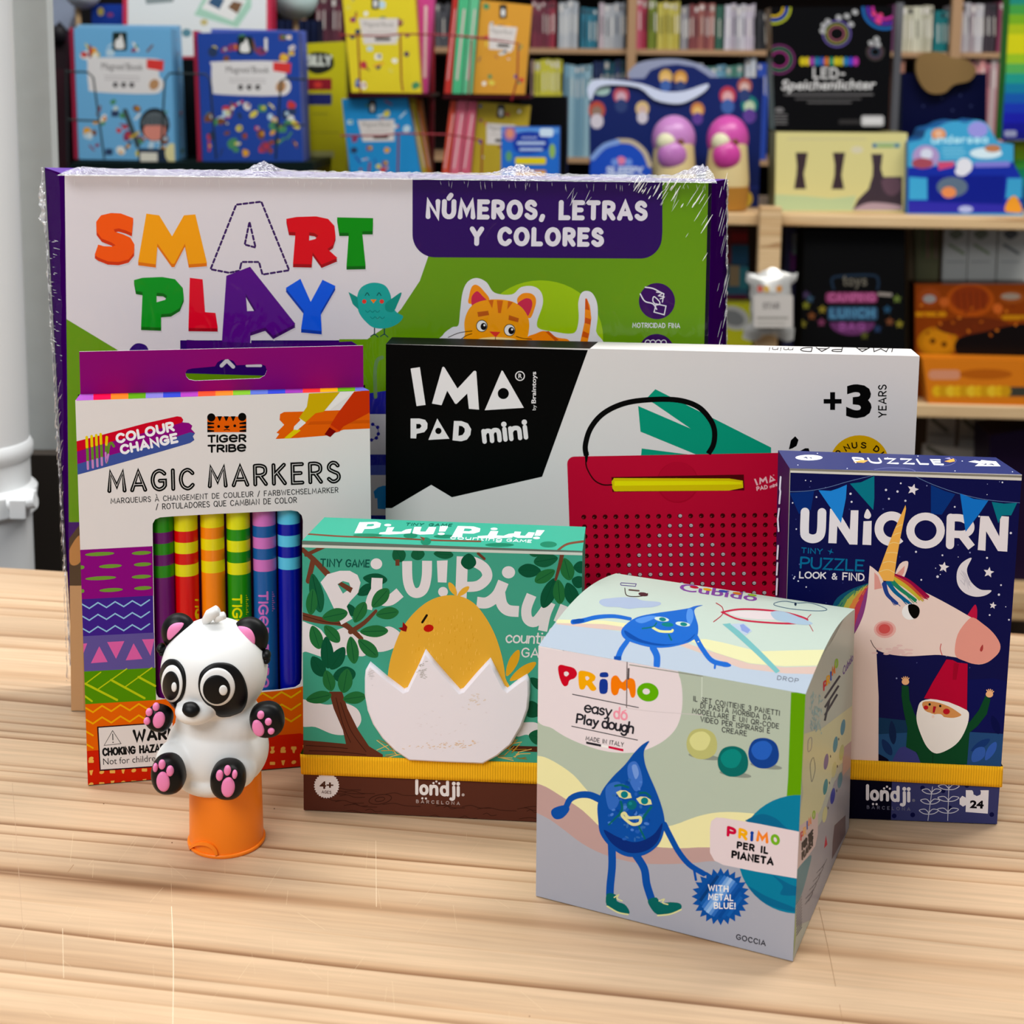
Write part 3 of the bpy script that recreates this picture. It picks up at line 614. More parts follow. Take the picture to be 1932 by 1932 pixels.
def magnet(q, seed, n, dark=False, red=True, knight=False):
    TL, TR, BR, BL = q; w_ = TR[0]-TL[0]; h_ = BL[1]-TL[1]
    g = lambda u, v: ((TL[0]*(1-u)+TR[0]*u)*(1-v)+(BL[0]*(1-u)+BR[0]*u)*v, (TL[1]*(1-u)+TR[1]*u)*(1-v)+(BL[1]*(1-u)+BR[1]*u)*v)
    def f(ar):
        bits(ar, [g(0, .03), g(1, .03), g(1, .22), g(0, .22)], n//3, PALB, seed, (w_*.03, w_*.06)); bits(ar, [g(0, .53), g(1, .53), g(1, .97), g(0, .97)], n, PALB, seed+1, (w_*.028, w_*.06))
        x, y = g(.47, .1); ar.rect(x-w_*.075, y-h_*.07, x+w_*.075, y+h_*.07, '1c2a24', w_*.02); ar.blob([(x-w_*.045, y+h_*.05), (x-w_*.04, y-h_*.01), (x-w_*.01, y-h_*.02), (x+w_*.01, y-h_*.055), (x+w_*.03, y-h_*.02), (x+w_*.045, y+h_*.05)], 'e4e2de', n=3)
        P = [g(.13, .26), g(.17, .225), g(.82, .225), g(.86, .27), g(.86, .44), g(.80, .49), g(.2, .48), g(.13, .44)]; ar.blob(P, 'dedad8', n=3)
        ar.text("Magneti'Book", g(.27, .31), g(.70, .315), (0, -h_*.05), '50484a'); x, y = g(.84, .27)
        if red: ar.poly([(x-w_*.1, y-h_*.04), (x+w_*.08, y-h_*.03), (x+w_*.07, y+h_*.05), (x-w_*.1, y+h_*.03)], 'd83c38')
        ar.line([g(.3, .36), g(.66, .365)], h_*.006, 'a8a0a0', False); ar.line([g(.3, .385), g(.66, .39)], h_*.006, 'a8a0a0', False)
        for k in range(3): x, y = g(.41+.085*k, .425); ar.ell(x, y, w_*.028, c='2a2628', n=10); ar.ell(x+w_*.01, y, w_*.01, c='c8c0c0', n=6)
        x, y = g(.82, .42); ar.ell(x, y, w_*.09, c='e0dad6', n=16); ar.ell(x-w_*.01, y, w_*.05, w_*.06, 'b88a60', 30, 10)
        if knight:
            x, y = g(.80, .73); ar.ell(x, y-h_*.01, w_*.155, h_*.125, '20262a'); ar.ell(x, y+h_*.035, w_*.115, h_*.075, 'd88878'); ar.poly(ell(x, y-h_*.005, w_*.135, h_*.1, n=16, a0=180, a1=360), '5c6468')
            for k in range(5): ar.line([(x-w_*.09+k*w_*.045, y-h_*.07), (x-w_*.09+k*w_*.045, y+h_*.0)], w_*.01, '22282c', False)
            ar.poly([g(.62, .9), g(.98, .9), g(.98, 1), g(.62, 1)], '20304a'); ar.poly([g(.64, .93), g(.82, .93), g(.82, 1), g(.64, 1)], 'ddd8c8'); ar.line([g(.5, .62), g(.62, .88)], w_*.05, '3c4c50', False); ar.line([g(.55, .82), g(.63, .78)], w_*.03, 'c0a030', False); ar.ell(*g(.97, .93), w_*.07, w_*.1, 'ddd49c', n=12)
    return f
q1 = [(139, 52), (322, 54), (330, 306), (149, 304)]
item('magnet_book', [(146, 46), (336, 48), (348, 304), (150, 304)], 1.93, .012, '7fb4d8', 'light blue magnet book, rear one of the pair at the rack left', 'book', bz=ZR, side='6aa4cc', deco=lambda ar: bits(ar, [(325, 60), (345, 60), (350, 300), (332, 300)], 16, PALB, 3, (3, 6)))
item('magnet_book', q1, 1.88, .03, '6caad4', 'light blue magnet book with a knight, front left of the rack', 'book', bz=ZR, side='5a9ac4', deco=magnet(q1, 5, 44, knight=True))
item('magnet_book', [(131, 52), (138, 52), (148, 304), (140, 302)], 1.885, .02, 'b02c48', 'crimson spine of a magnet book at the left end of the rack', 'book', bz=ZR)
q2 = [(372, 62), (562, 60), (572, 306), (382, 304)]
item('magnet_book', q2, 1.88, .03, '27479c', 'navy blue magnet book with white label, front right of the rack', 'book', bz=ZR, side='5060b0', deco=magnet(q2, 15, 50))
item('magnet_book', [(398, 54), (575, 58), (582, 300), (404, 302)], 1.93, .012, '5a6ab8', 'violet blue magnet book behind the navy one', 'book', bz=ZR, side='4a58a0')
item('magnet_book', [(364, 58), (371, 58), (381, 306), (373, 304)], 1.885, .02, 'b02c48', 'crimson book spine left of the navy magnet book', 'book', bz=ZR)
item('carton', rectq(232, -60, 512, 111), 2.0, .03, 'e2e4e2', 'large white carton with red edges standing on top of the rack panel', 'box', side='b02040', rough=.5,
     deco=lambda ar: (ar.poly([(232, -60), (241, -60), (241, 111), (232, 111)], 'c83450'), ar.poly([(503, -60), (512, -60), (512, 111), (503, 111)], 'c83450'), ar.poly([(232, 106), (512, 106), (512, 111), (232, 111)], 'b02c44'),
     ar.poly([(272, -12), (330, -6), (326, 4), (276, 8)], '8a9494'), ar.poly([(372, 18), (392, -20), (475, -30), (474, 14), (448, 52), (366, 28)], 'a8d0b8'), ar.poly([(380, 16), (398, -12), (466, 0), (440, 40)], 'e8e6e0'), ar.poly([(392, 6), (402, -6), (424, -2), (414, 18)], '3a5a78'), ar.poly([(430, 14), (440, 2), (458, 6), (448, 26)], '7a5a40'), ar.ell(352, 62, 9, 8, '5a8a98'), ar.ell(385, 42, 7, 6, 'c8b878')))
item('storage_box', rectq(96, 62, 128, 330), 1.95, .06, '3a2228', 'tall dark maroon box beside the grey wall at the rack end', 'box', bz=ZT, deco=lambda ar: (ar.rect(96, 62, 128, 78, '4a2038'), ar.rect(98, 84, 126, 130, '2a1e22')))
mb = MB(); p = at(112, 60, 1.99); mb.sph(p-Vector((0, 0, .004)), (.0105, .012, .014), '151216', 20, 12); mb.build('knob_lid', None, p, label='black rounded lid resting on the tall dark maroon box', cat='lid')
for (x, y, r_, c_, lb, sx) in ((156, -18, 34, 'd5dae4', 'white ball on a pale wooden stick above the light blue books', 146), (557, -6, 43, 'c2d8d6', 'pale mint ball above the navy magnet book', 557)):
    p = at(x, y, 2.1); rr_ = r_*2.1/2800; t = thing('ball_stick', (p.x, p.y, ZT), lb, 'ball'); mb = MB(); mb.sph(p, rr_, mat(c_, .4, .4)); mb.build('ball', t); q = at(sx, y, 2.1); mb = MB(); mb.tube([(q.x, q.y, ZT), (q.x, q.y, p.z)], .004, 'b89a72', 12); mb.build('stick', t)
item('small_box', rectq(172, 8, 228, 40), 2.07, .02, '1c3c98', 'small blue box behind the light blue magnet books', 'box', bz=ZT, deco=lambda ar: (ar.ell(190, 22, 6, 8, 'b8a850'), ar.ell(208, 28, 6, 4, '8a3a6c')))
mb = poly3(bplane(2.12), [(88, -30), (140, -30), (138, 30), (128, 58), (112, 40), (96, 62), (90, 20)], .02, mat('8f98ac', .25, .5)); mb2 = mb; p = at(110, 20, 2.13); mb.build('plastic_bag', None, p, label='crumpled grey plastic bag hanging at the top left corner by the wall', cat='bag')
item('wire_basket', rectq(505, 38, 600, 90), 2.15, .04, '131a34', 'dark blue box behind the white carton and yellow book', 'box', bz=ZT, deco=lambda ar: [ar.line([(508+k*12, 40), (508+k*12, 88)], 2, '2c3658', False) for k in range(8)])
item('activity_book', [(577, 82), (650, 78), (655, 330), (582, 330)], 1.99, .02, 'bcb41c', 'olive yellow activity book between the two racks', 'book', bz=ZT,
     deco=lambda ar: (ar.blob([(578, 108), (595, 98), (625, 104), (628, 128), (600, 140), (580, 130)], '20221c'), ar.st('SiLLY', (580, 122), (624, 122), (0, -16), 5, 'c8ccc0'), ar.rect(580, 148, 626, 170, '8a1c28', 2), ar.rect(580, 177, 626, 198, '242a6c', 2), ar.ell(600, 160, 8, 6, 'c83830'), ar.rect(582, 285, 630, 298, 'a8a468'), ar.line([(590, 215), (618, 215)], 3, '9a9420', False), ar.line([(586, 250), (640, 250)], 2, '9a9420', False)))
# red wire rack
RED = mat('8a1220', .35, .4)
rr2 = thing('wire_rack', tuple(at(812, 350, 1.93)), 'red wire spinner rack with a round pole, holding coloured activity books', 'rack')
mb = MB(); p = at(814, 200, 1.96); mb.tube([(p.x, p.y, ZT), (p.x, p.y, .42)], .0042, RED, 14); mb.build('pole', rr2)
mb = MB(); mb.box((p.x-.08, p.y-.08, ZT), (p.x+.08, p.y+.06, ZT+.01), RED); mb.build('base', rr2)
for (x0, x1, y) in ((655, 812, 176), (835, 1000, 180), (655, 812, 344), (832, 990, 346)):
    mb, ar, kw = bgq('tray', rectq(x0, y, x1, y+6), 1.86, .10, '3c0c14', parent=rr2); fin(mb, kw)
for pts in ([(640, 66), (722, 68), (755, 64), (850, 66), (920, 72)], [(755, 64), (757, 150), (760, 172)], [(848, 66), (935, 76), (978, 82), (976, 150), (965, 190)], [(642, 256), (720, 256), (752, 252), (850, 254), (905, 264)], [(752, 254), (750, 340)], [(910, 264), (908, 340)], [(675, 68), (680, 175)], [(890, 75), (884, 178)]):
    mb = MB(); mb.tube([at(x, y, 1.835) for x, y in pts], .0011, RED, 8); mb.build('wire', rr2)
ZU = max(bplane(1.86).hit(x, y).z for x, y in ((733, 176), (917, 180))); ZL = max(bplane(1.86).hit(x, y).z for x, y in ((733, 344), (911, 346)))
def cover(q, Y, col, label, seed=0, n=0, side=None, grp=None, lab=True, dep=.02, bz=None):
    TL, TR, BR, BL = q; w_ = TR[0]-TL[0]
    def d(ar):
        if n:
            g = lambda u, v: ((TL[0]*(1-u)+TR[0]*u)*(1-v)+(BL[0]*(1-u)+BR[0]*u)*v, (TL[1]*(1-u)+TR[1]*u)*(1-v)+(BL[1]*(1-u)+BR[1]*u)*v)
            bits(ar, q, n, PALB+['a83040', '2c4c9c'], seed, (w_*.03, w_*.07)); x, y = g(.45, .1); ar.rect(x-7, y-13, x+7, y+13, '2a2a28', 3); ar.ell(x, y+2, 4, 8, 'dedcd8', n=8)
            ar.poly([g(.2, .26), g(.75, .26), g(.7, .52), g(.24, .52)], 'd4ccc6'); ar.text("Magneti'Book", g(.26, .34), g(.68, .345), (0, -9), '8a8480'); ar.line([g(.42, .47), g(.6, .47)], 6, '4a4440', False); ar.line([g(.3, .40), g(.64, .40)], 1.5, 'b0a8a4', False)
        else: ar.line([((TL[0]+TR[0])/2, TL[1]+25), ((BL[0]+BR[0])/2, BL[1]-25)], w_*.18, 'd8b8b8', False, cap=False)
    return item('activity_book', q, Y, dep, col, label, 'book', grp, side=side, deco=d, bz=(ZU if q[2][1] < 200 else ZL)+.0005)
cover([(645, -14), (782, -14), (795, 172), (663, 174)], 1.87, 'dcc82c', 'bright yellow activity book, upper left of the red rack', 31, 30, 'c8a828')
cover([(787, -14), (820, -14), (806, 172), (797, 172)], 1.89, 'c04484', 'pink book spine beside the yellow book in the red rack')
cover([(855, -8), (864, -8), (851, 176), (838, 176)], 1.87, 'b8342c', 'narrow red book spine on the upper red rack')
cover([(866, -8), (886, -8), (871, 176), (853, 176)], 1.87, '4cb07c', 'wide mint green book spine on the upper red rack')
cover([(888, -8), (904, -8), (890, 176), (873, 176)], 1.87, '62b88a', 'narrower pale green book spine next to the orange book')
cover([(907, 0), (1004, 10), (990, 178), (892, 176)], 1.875, 'd09434', 'orange yellow activity book, upper right of the red rack', 41, 30, 'a87a2c')
cover([(645, 187), (768, 183), (796, 342), (662, 342)], 1.87, '2488c4', 'sky blue activity book, lower left of the red rack', 51, 26, '1c6c9c')
cover([(770, 183), (782, 184), (806, 342), (798, 342)], 1.885, 'b8a02c', 'mustard book spine behind the sky blue book')
cover([(784, 186), (794, 188), (815, 342), (808, 342)], 1.9, 'c4742c', 'orange book spine behind the mustard one')
cover([(850, 190), (861, 189), (846, 343), (832, 343)], 1.87, 'c84a34', 'orange red book spine on the lower red rack')
cover([(863, 189), (881, 189), (865, 343), (848, 343)], 1.87, 'd06478', 'rose pink book spine beside the orange red one')
cover([(883, 190), (900, 191), (886, 343), (867, 343)], 1.87, 'c85a70', 'rose pink book spine beside the olive cover')
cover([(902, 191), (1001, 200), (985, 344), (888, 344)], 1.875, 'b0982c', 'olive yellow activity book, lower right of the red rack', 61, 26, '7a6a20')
item('game_carton', rectq(982, 182, 1070, 345), 2.1, .06, '08080a', 'plain black box behind the small blue card game', 'box', bz=ZT)
item('card_game', rectq(946, 240, 1056, 340), 1.72, .03, '2468c4', 'small blue card game box with yellow and orange bars', 'box', bz=ZT, side='1c4c98',
     deco=lambda ar: (ar.rect(948, 242, 1054, 252, '5a94d8'), ar.blob([(970, 255), (1000, 248), (1030, 255), (1034, 280), (1000, 290), (972, 284)], '1438a0'), ar.ell(962, 252, 12, 15, '9a6a9c'), ar.ell(962, 252, 7, 9, 'd88a70'), ar.rect(1018, 242, 1044, 258, 'c8dcec', 5), ar.text('mini', (985, 262), (1012, 262), (0, -6), 'c8d4ec'), ar.line([(978, 270), (1026, 270)], 6, 'a8bcdc', False), ar.line([(982, 282), (1022, 282)], 5, 'a8bcdc', False), ar.rect(972, 297, 1030, 310, 'dcc818', 3), ar.rect(972, 321, 1030, 333, 'dc9a30', 3), ar.ell(1042, 285, 6, 14, '8ab058'), ar.ell(960, 295, 6, 10, '5a9a6c')))
# ------------------------------------------------------------------ on the upper board of the pine unit
def shelf_art(name, pts, Y, dep, col, label, cat, deco, zb, side=None, rough=.4, parts=None):
    pl = bplane(Y); zz = pl
    P = []
    for p in pts:
        P.append(p)
    mb = poly3(pl, P, dep, mat(col, rough), mat(side, rough) if side else None)
    for i, v in enumerate(mb.v):
        if v[2] < zb+.012: mb.v[i] = (v[0], v[1], zb)
    ar = Art(pl, mb, base=4e-5); ar.rough = rough; deco(ar)
    xs = [v[0] for v in mb.v]; return mb.build(name, None, Vector(((min(xs)+max(xs))/2, BV.y*Y, zb)), label=label, cat=cat)
def navy_deco(ar):
    for x, y, r_, c1, c2 in ((1172, 180, 15, 'b8505c', 'c4a0ac'), (1126, 208, 16, 'b04838', '8a7060'), (1212, 205, 13, 'cdb078', 'c8a898'), (1316, 207, 13, 'c07a40', 'd8b068'), (1373, 180, 16, 'b03848', 'd0a0a0'), (1414, 198, 16, '1c7a70', 'b8c8a8'), (1405, 162, 14, 'a8584c', 'c8a8a0'), (1256, 145, 13, 'c8a050', 'd8b070'), (1284, 147, 13, 'c08838', 'd8a868')):
        ar.ell(x, y, r_, r_*1.1, c1, n=14); ar.ell(x, y+3, r_*.65, r_*.7, c2, n=12); ar.ell(x, y+r_*1.3, r_*.8, r_*.9, random.Random(int(x)).choice(['3c5c9c', '5c3c8c', 'c8c0c8', '2c3c6c']), n=10)
    ar.ell(1130, 165, 22, 14, '9cb8b0', 20); ar.ell(1404, 375, 16, 17, 'dcb838'); ar.ell(1402, 378, 9, 10, 'e0a898'); ar.rect(1378, 352, 1432, 356, '1c2c78')
shelf_art('toy_display', [(1112, 150)]+[(1216, 148), (1228, 132), (1250, 124), (1278, 121), (1310, 126), (1332, 140), (1340, 146)]+[(1440, 146), (1430, 408), (1112, 408)], 2.36, .05, '10205c', 'navy cardboard toy display covered in small cartoon children, tallest left of the unit', 'display', navy_deco, ZS1)
pl_ = bplane(2.355); mb = poly3(pl_, cr([(1108, 170), (1118, 152), (1150, 150), (1210, 158), (1250, 172), (1290, 172), (1335, 158), (1330, 172), (1300, 190), (1275, 196), (1235, 188), (1205, 165), (1150, 160), (1125, 168), (1115, 190)], True, 3), .002, CR_F if 'CR_F' in globals() else mat('c8d0e4', .15, .6)); mb.build('glare_crescent', None, pl_.hit(1220, 170), label='pale crescent strip shaped in place of glare across the navy toy display', cat='glare')  # pale crescent added to stand for glare on the display
mb = poly3(bplane(2.37), cr([(1195, 150), (1200, 122), (1240, 112), (1290, 113), (1335, 128), (1345, 150)], True, 4), .02, mat('8a90a8', .3, .5)); mb.build('display_header', None, bplane(2.37).hit(1270, 150), label='grey oval header card behind the dome of the navy display', cat='card')
def capsule(x0, x1, c1, c2, lab):
    p = bplane(2.30); cx_ = (x0+x1)/2; w_ = (x1-x0)/2; k = 2.30/2800
    t = thing('toy_capsule', tuple(Vector((p.hit(cx_, 300).x, p.hit(cx_, 300).y, ZS1))), lab, 'toy')
    c0 = p.hit(cx_, 262); top = p.hit(cx_, 218).z
    mb = MB(); mb.sph(c0+Vector((0, 0, .0)), (w_*k, .028, 44*k), mat(c1, .3, .4), 28, 16); mb.build('dome', t)
    mb = MB(); mb.sph(c0+Vector((-w_*.35*k, -.018, -6*k)), (w_*.5*k, .014, 20*k), mat('d0cca8', .4), 20, 12); mb.build('face', t)
    mb = MB(); mb.sph(c0+Vector((w_*.2*k, -.024, -6*k)), (w_*.22*k, .006, 9*k), mat('6a3c20', .4), 16, 10); mb.build('nose', t)
    mb = MB(); c3 = p.hit(cx_, 300); mb.tube([Vector((c3.x, c3.y, ZS1)), Vector((c3.x, c3.y, ZS1+14*k)), Vector((c3.x, c3.y, p.hit(cx_, 340).z)), Vector((c3.x, c3.y, p.hit(cx_, 270).z))], [w_*.8*k, w_*.95*k, w_*1.05*k, w_*.9*k], mat('d2bd88', .4), 28); mb.build('base', t)
    mb = MB(); mb.tube([Vector((c3.x, c3.y, ZS1+2*k)), Vector((c3.x, c3.y, ZS1+46*k))], [w_*.97*k, w_*1.07*k], mat('a8742c', .4), 28); mb.build('base_band', t)
    mb = MB(); mb.sph(p.hit(cx_-6, 292)+Vector((0, -.024, 0)), (w_*.68*k, .014, 28*k), mat(c2, .3, .4), 20, 12); mb.build('belly', t)
capsule(1230, 1312, 'b87ab4', 'b06cac', 'mauve dome-headed toy in front of the navy display'); capsule(1334, 1412, 'c04898', 'c03c90', 'magenta dome-headed toy, right of the mauve one')
shelf_art('arched_sign', cr([(1112, 345), (1116, 300), (1130, 278), (1160, 264), (1190, 266), (1215, 284), (1228, 312), (1228, 345)], False, 4)+[(1228, 408), (1112, 408)], 2.26, .012, '1848b4', 'rounded bright blue sign with a rope-like gold rim', 'sign',
    lambda ar: (ar.line([(1165, 266), (1192, 268), (1215, 286), (1226, 312)], 9, 'b8a890'), ar.line([(1118, 298), (1140, 276), (1165, 268)], 10, '7a98d0'), ar.ell(1172, 303, 9, 8, 'd87898'), ar.ell(1160, 306, 7, c='6a8cd4'), ar.ell(1186, 306, 7, c='6a8cd4'), ar.st('SLEEPY', (1146, 328), (1212, 328), (0, -12), 4, 'b8c4e0'), ar.st('FRIENDS', (1140, 344), (1216, 344), (0, -12), 4, 'b8c4e0')) and None, ZS1)
def led_deco(ar):
    ar.view(1440, 0, 3.9268)
    for x, y, r_, cs_ in ((80, 60, 120, ['a8b030', '2c4cb0', 'c8a828']), (120, 440, 110, ['6a2c5c', '2c6a48', '8a2c6c']), (900, 60, 160, ['1c5c9c', '5a2c9c', 'b02c8c']), (545, 250, 100, ['5a4c8c', '7a8030', '8a4c5c']), (830, 385, 62, ['4a4440', '5a3c4c', '3c4c5c'])):
        for k, c in enumerate(cs_): ar.line(ell(x, y, r_*(1-.22*k), r_*(.95-.22*k), n=24), r_*.12, c, closed=True)
    for x in (870, 820, 860, 845): ar.ell(x, 90+(x % 7)*12, 18, c='c83c6c', n=8)
    for x, y in ((450, 190), (480, 160), (560, 130), (620, 120), (650, 180), (440, 230), (680, 90), (800, 320), (840, 290), (850, 330)): ar.ell(x, y, 24, 20, '9c9c9c', 30, 10)
    for k in range(12): ar.ell(290+k*36, 455, 22, 34, ['b8a818', 'c0a820', '8a2c8c', '1c6c8c', '2c4c9c', 'b86020', '1c7c5c', 'b8a818', 'a8a020', '1c6c9c', '3c3cac', 'a02c8c'][k], n=10)
    ar.text('LED-', (375, 575), (600, 580), (0, -70), 'c0bebc', off=.02); ar.text('Speichenlichter', (135, 665), (830, 660), (10, -72), 'c8c6c4', off=.02)
    ar.line([(160, 700), (810, 700)], 14, '5c5a5a', False); ar.line([(240, 732), (720, 732)], 12, '4c4a4a', False); ar.line([(330, 760), (650, 760)], 10, '5c5a5a', False)
    ar.rect(725, 855, 895, 935, 'a8a6a6', 20); ar.rect(560, 885, 720, 920, '2c2a2a', 8); ar.rect(740, 875, 880, 915, 'c8c6c6', 10)
    for k in range(4): ar.line([(85, 850+k*22), (175, 850+k*22)], 9, '6a6868', False)
    ar.ell(120, 815, 34, 20, '6a6868')
item('light_box', [(1454, 14), (1684, 12), (1676, 246), (1462, 246)], 2.33, .08, '0a0a0c', 'black box of bicycle spoke lights with white lettering, topmost of its stack', 'box', deco=led_deco, rough=.22, bz=None)
zt_y = bplane(2.33).hit(1570, 246).z
def hour(ar):
    ar.view(1440, 0, 3.9268)
    for pts in ([(240, 1130), (330, 1130), (315, 1220), (300, 1290), (318, 1400), (228, 1400), (245, 1300), (250, 1230)], [(515, 1130), (608, 1130), (590, 1230), (580, 1300), (600, 1402), (505, 1402), (528, 1300), (530, 1220)]): ar.poly(pts, '3a2c30')
    ar.poly([(800, 1140), (885, 1140), (872, 1250), (890, 1310), (1030, 1308), (1030, 1560), (660, 1560), (700, 1480), (780, 1400), (810, 1300), (812, 1230)], '3c3038')
    ar.blob([(880, 1330), (1000, 1320), (1020, 1400), (960, 1450), (900, 1420)], '5c4450'); ar.blob([(690, 1540), (800, 1500), (1000, 1520), (1000, 1555), (690, 1558)], 'a89098')
    ar.poly([(85, 1440), (300, 1450), (500, 1470), (690, 1450), (660, 1560), (85, 1560)], 'b0c090'); ar.ell(695, 1110, 45, 26, 'ccc4a8'); ar.rect(805, 1052, 1020, 1098, 'a8b890', 12); ar.ell(825, 1080, 18, 14, '2c5c8c'); ar.ell(990, 1080, 20, 14, '2c6c8c'); ar.line([(855, 1082), (960, 1082)], 14, '7c9c3c', False)
    ar.line([(180, 1030), (760, 1030)], 10, 'bcb488', False); ar.poly([(85, 955), (1075, 962), (1075, 980), (85, 972)], '4c7c2c')
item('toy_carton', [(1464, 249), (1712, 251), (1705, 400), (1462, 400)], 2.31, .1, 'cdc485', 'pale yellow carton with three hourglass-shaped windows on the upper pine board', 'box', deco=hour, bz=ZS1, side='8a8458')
item('planet_box', rectq(1702, 138, 1862, 330), 2.44, .05, '060a30', 'very dark navy box behind the cloud-topped blue display', 'box', bz=ZS1, deco=lambda ar: [ar.ell(1702+x, y, 2.5, c='2c3460', n=6) for x, y in ((40, 200), (75, 185), (110, 180), (95, 208), (130, 200), (60, 230))])
mb = poly3(bplane(2.425), cr([(1735, 105), (1768, 97), (1795, 108), (1822, 112), (1842, 130), (1830, 152), (1800, 160), (1782, 175), (1756, 176), (1738, 160), (1728, 132)], True, 4), .012, mat('7c6038', .7)); mb.build('masked_blob', None, bplane(2.425).hit(1780, 140), label='plain brown two-lobed shape standing for a masked-out blob in front of the dark navy box', cat='card')  # flat brown shape made up to stand for a masked-out blob
def sea(ar):
    ar.view(1440, 0, 3.9268)
    ar.poly([(1070, 1240), (1850, 1200), (1920, 1330), (1920, 1580), (1070, 1580)], '122a9c'); ar.poly([(1080, 1310), (1215, 1320), (1215, 1480), (1080, 1480)], '3ca0cc'); ar.poly([(1810, 1320), (1920, 1320), (1915, 1470), (1795, 1470)], '3898c4'); ar.poly([(1220, 1300), (1795, 1300), (1780, 1520), (1230, 1500)], '0a1a84'); ar.poly([(1070, 1490), (1920, 1520), (1920, 1580), (1070, 1580)], '2c28a0')
    for x, y, rx, ry, c in ((1590, 960, 75, 60, '9490d8'), (1300, 995, 55, 45, 'd88c58'), (1300, 990, 30, 25, 'e0b090'), (1205, 1160, 100, 85, 'a890c0'), (1210, 1140, 45, 40, 'd0d4e4'), (1180, 1210, 80, 40, 'a04858'), (1490, 1230, 60, 60, 'dcdce4'), (1470, 1270, 50, 35, 'dcdce4'), (1650, 1135, 120, 40, 'd0e4ec'), (1700, 1100, 60, 28, 'b87850'), (1400, 1385, 115, 75, '5a6c80'), (1375, 1425, 55, 42, 'e08850'), (1500, 1550, 55, 26, 'a8b0dc')): ar.ell(x, y, rx, ry, c)
    ar.poly([(1290, 1200), (1420, 1195), (1410, 1235), (1300, 1260)], 'c84870'); ar.line([(1580, 1220), (1810, 1215)], 40, '7c78cc', False); ar.st('undersea', (1250, 1060), (1660, 1055), (0, -50), 14, 'a8dcec'); ar.line([(1330, 1100), (1480, 1100)], 10, '80c8e0', False); ar.line([(1330, 1130), (1500, 1130)], 10, '80c8e0', False); ar.line([(1340, 1160), (1480, 1160)], 8, '80c8e0', False)
    ar.blob([(1790, 1560), (1810, 1490), (1860, 1450), (1900, 1500), (1915, 1570), (1850, 1575)], 'e09428')
shelf_art('sea_display', cr([(1713, 268), (1740, 262), (1748, 245), (1768, 240), (1785, 232), (1805, 228), (1822, 232), (1840, 226), (1860, 232), (1872, 250), (1885, 268), (1912, 272)], False, 3)+[(1912, 330), (1928, 335), (1930, 408), (1711, 408)], 2.29, .08, '3c9cc8', 'blue under-the-sea toy display with a wavy cloud header on the upper pine board', 'display', sea, ZS1, side='1c5c98')
def rain(ar):
    cols = ['1c7c6c', '3c8c3c', '6c9c1c', '9cac14', 'c0bc10', 'c0bc10', '8cb020', '4c9c4c', '1c8c7c', '107090', '10509c', '1430a0', '141898', '101080', '101070']
    for k, c in enumerate(cols): y = -10+k*18.6; ar.poly([(1885, y), (2000, y), (2000, y+18.8), (1885, y+18.8)], c)
    ar.rect(1895, 246, 1918, 258, '8a8ca8', 3)
item('rainbow_box', [(1908, -40), (2010, -40), (2005, 264), (1890, 264)], 2.36, .04, '3c8c3c', 'box printed in rainbow colours from green to deep blue, at the right frame edge', 'box', deco=rain)
item('rainbow_box', rectq(1914, 267, 2010, 400), 2.39, .05, '8aa814', 'lime to teal box under the rainbow box, partly behind the sea display', 'box', bz=ZS1, deco=lambda ar: [ar.poly([(1900, 267+k*17), (2020, 267+k*17), (2020, 284.2+k*17), (1900, 284.2+k*17)], c) for k, c in enumerate(['8a9c10', '7ca814', '3c9430', '108058', '107478', '10607c', '104c78', '103c6c'])])
mb = MB(); p = bplane(2.42).hit(1690, 200); mb.box((p.x-.006, p.y, ZS1), (p.x+.005, p.y+.01, .40), mat('5c5c60', .4)); mb.build('display_rail', None, (p.x, p.y, ZS1), label='thin grey metal rail behind the spoke light box', cat='rail')
# ------------------------------------------------------------------ on the lower board
item('game_carton', rectq(1362, 432, 1412, 500), 2.4, .05, '7a3038', 'dull red box in the shelf bay left of the pine upright', 'box', bz=None, deco=lambda ar: (ar.rect(1380, 440, 1410, 455, 'a82c30'), ar.rect(1380, 462, 1412, 500, '2c5c7c')))
zz_ = bplane(2.4).hit(1390, 500).z
item('game_carton', rectq(1358, 501, 1412, 640), 2.38, .08, '3a6c88', 'blue and cream box below the dull red one, left of the upright', 'box', bz=ZS2, deco=lambda ar: (ar.rect(1376, 500, 1395, 540, 'a89070'), ar.rect(1395, 505, 1412, 545, '3c8c9c'), ar.rect(1360, 556, 1410, 568, '6a2040')))
item('toy_tub', rectq(1340, 574, 1420, 652), 2.32, .05, 'a8a81c', 'yellow green packet low in the bay left of the upright', 'box', bz=ZS2, deco=lambda ar: (ar.ell(1385, 600, 30, 22, '9c9c98', 20), ar.ell(1383, 600, 22, 14, '6a6c6c', 20)))
item('game_carton', rectq(1483, 430, 1530, 560), 2.4, .04, '4a4c7c', 'narrow blue and magenta box between the upright and the black bag', 'box', bz=ZS2, deco=lambda ar: (ar.rect(1495, 440, 1515, 470, '8c98b0'), ar.rect(1490, 475, 1515, 510, '7c3c8c'), ar.rect(1495, 470, 1512, 480, '8ca0a8')))
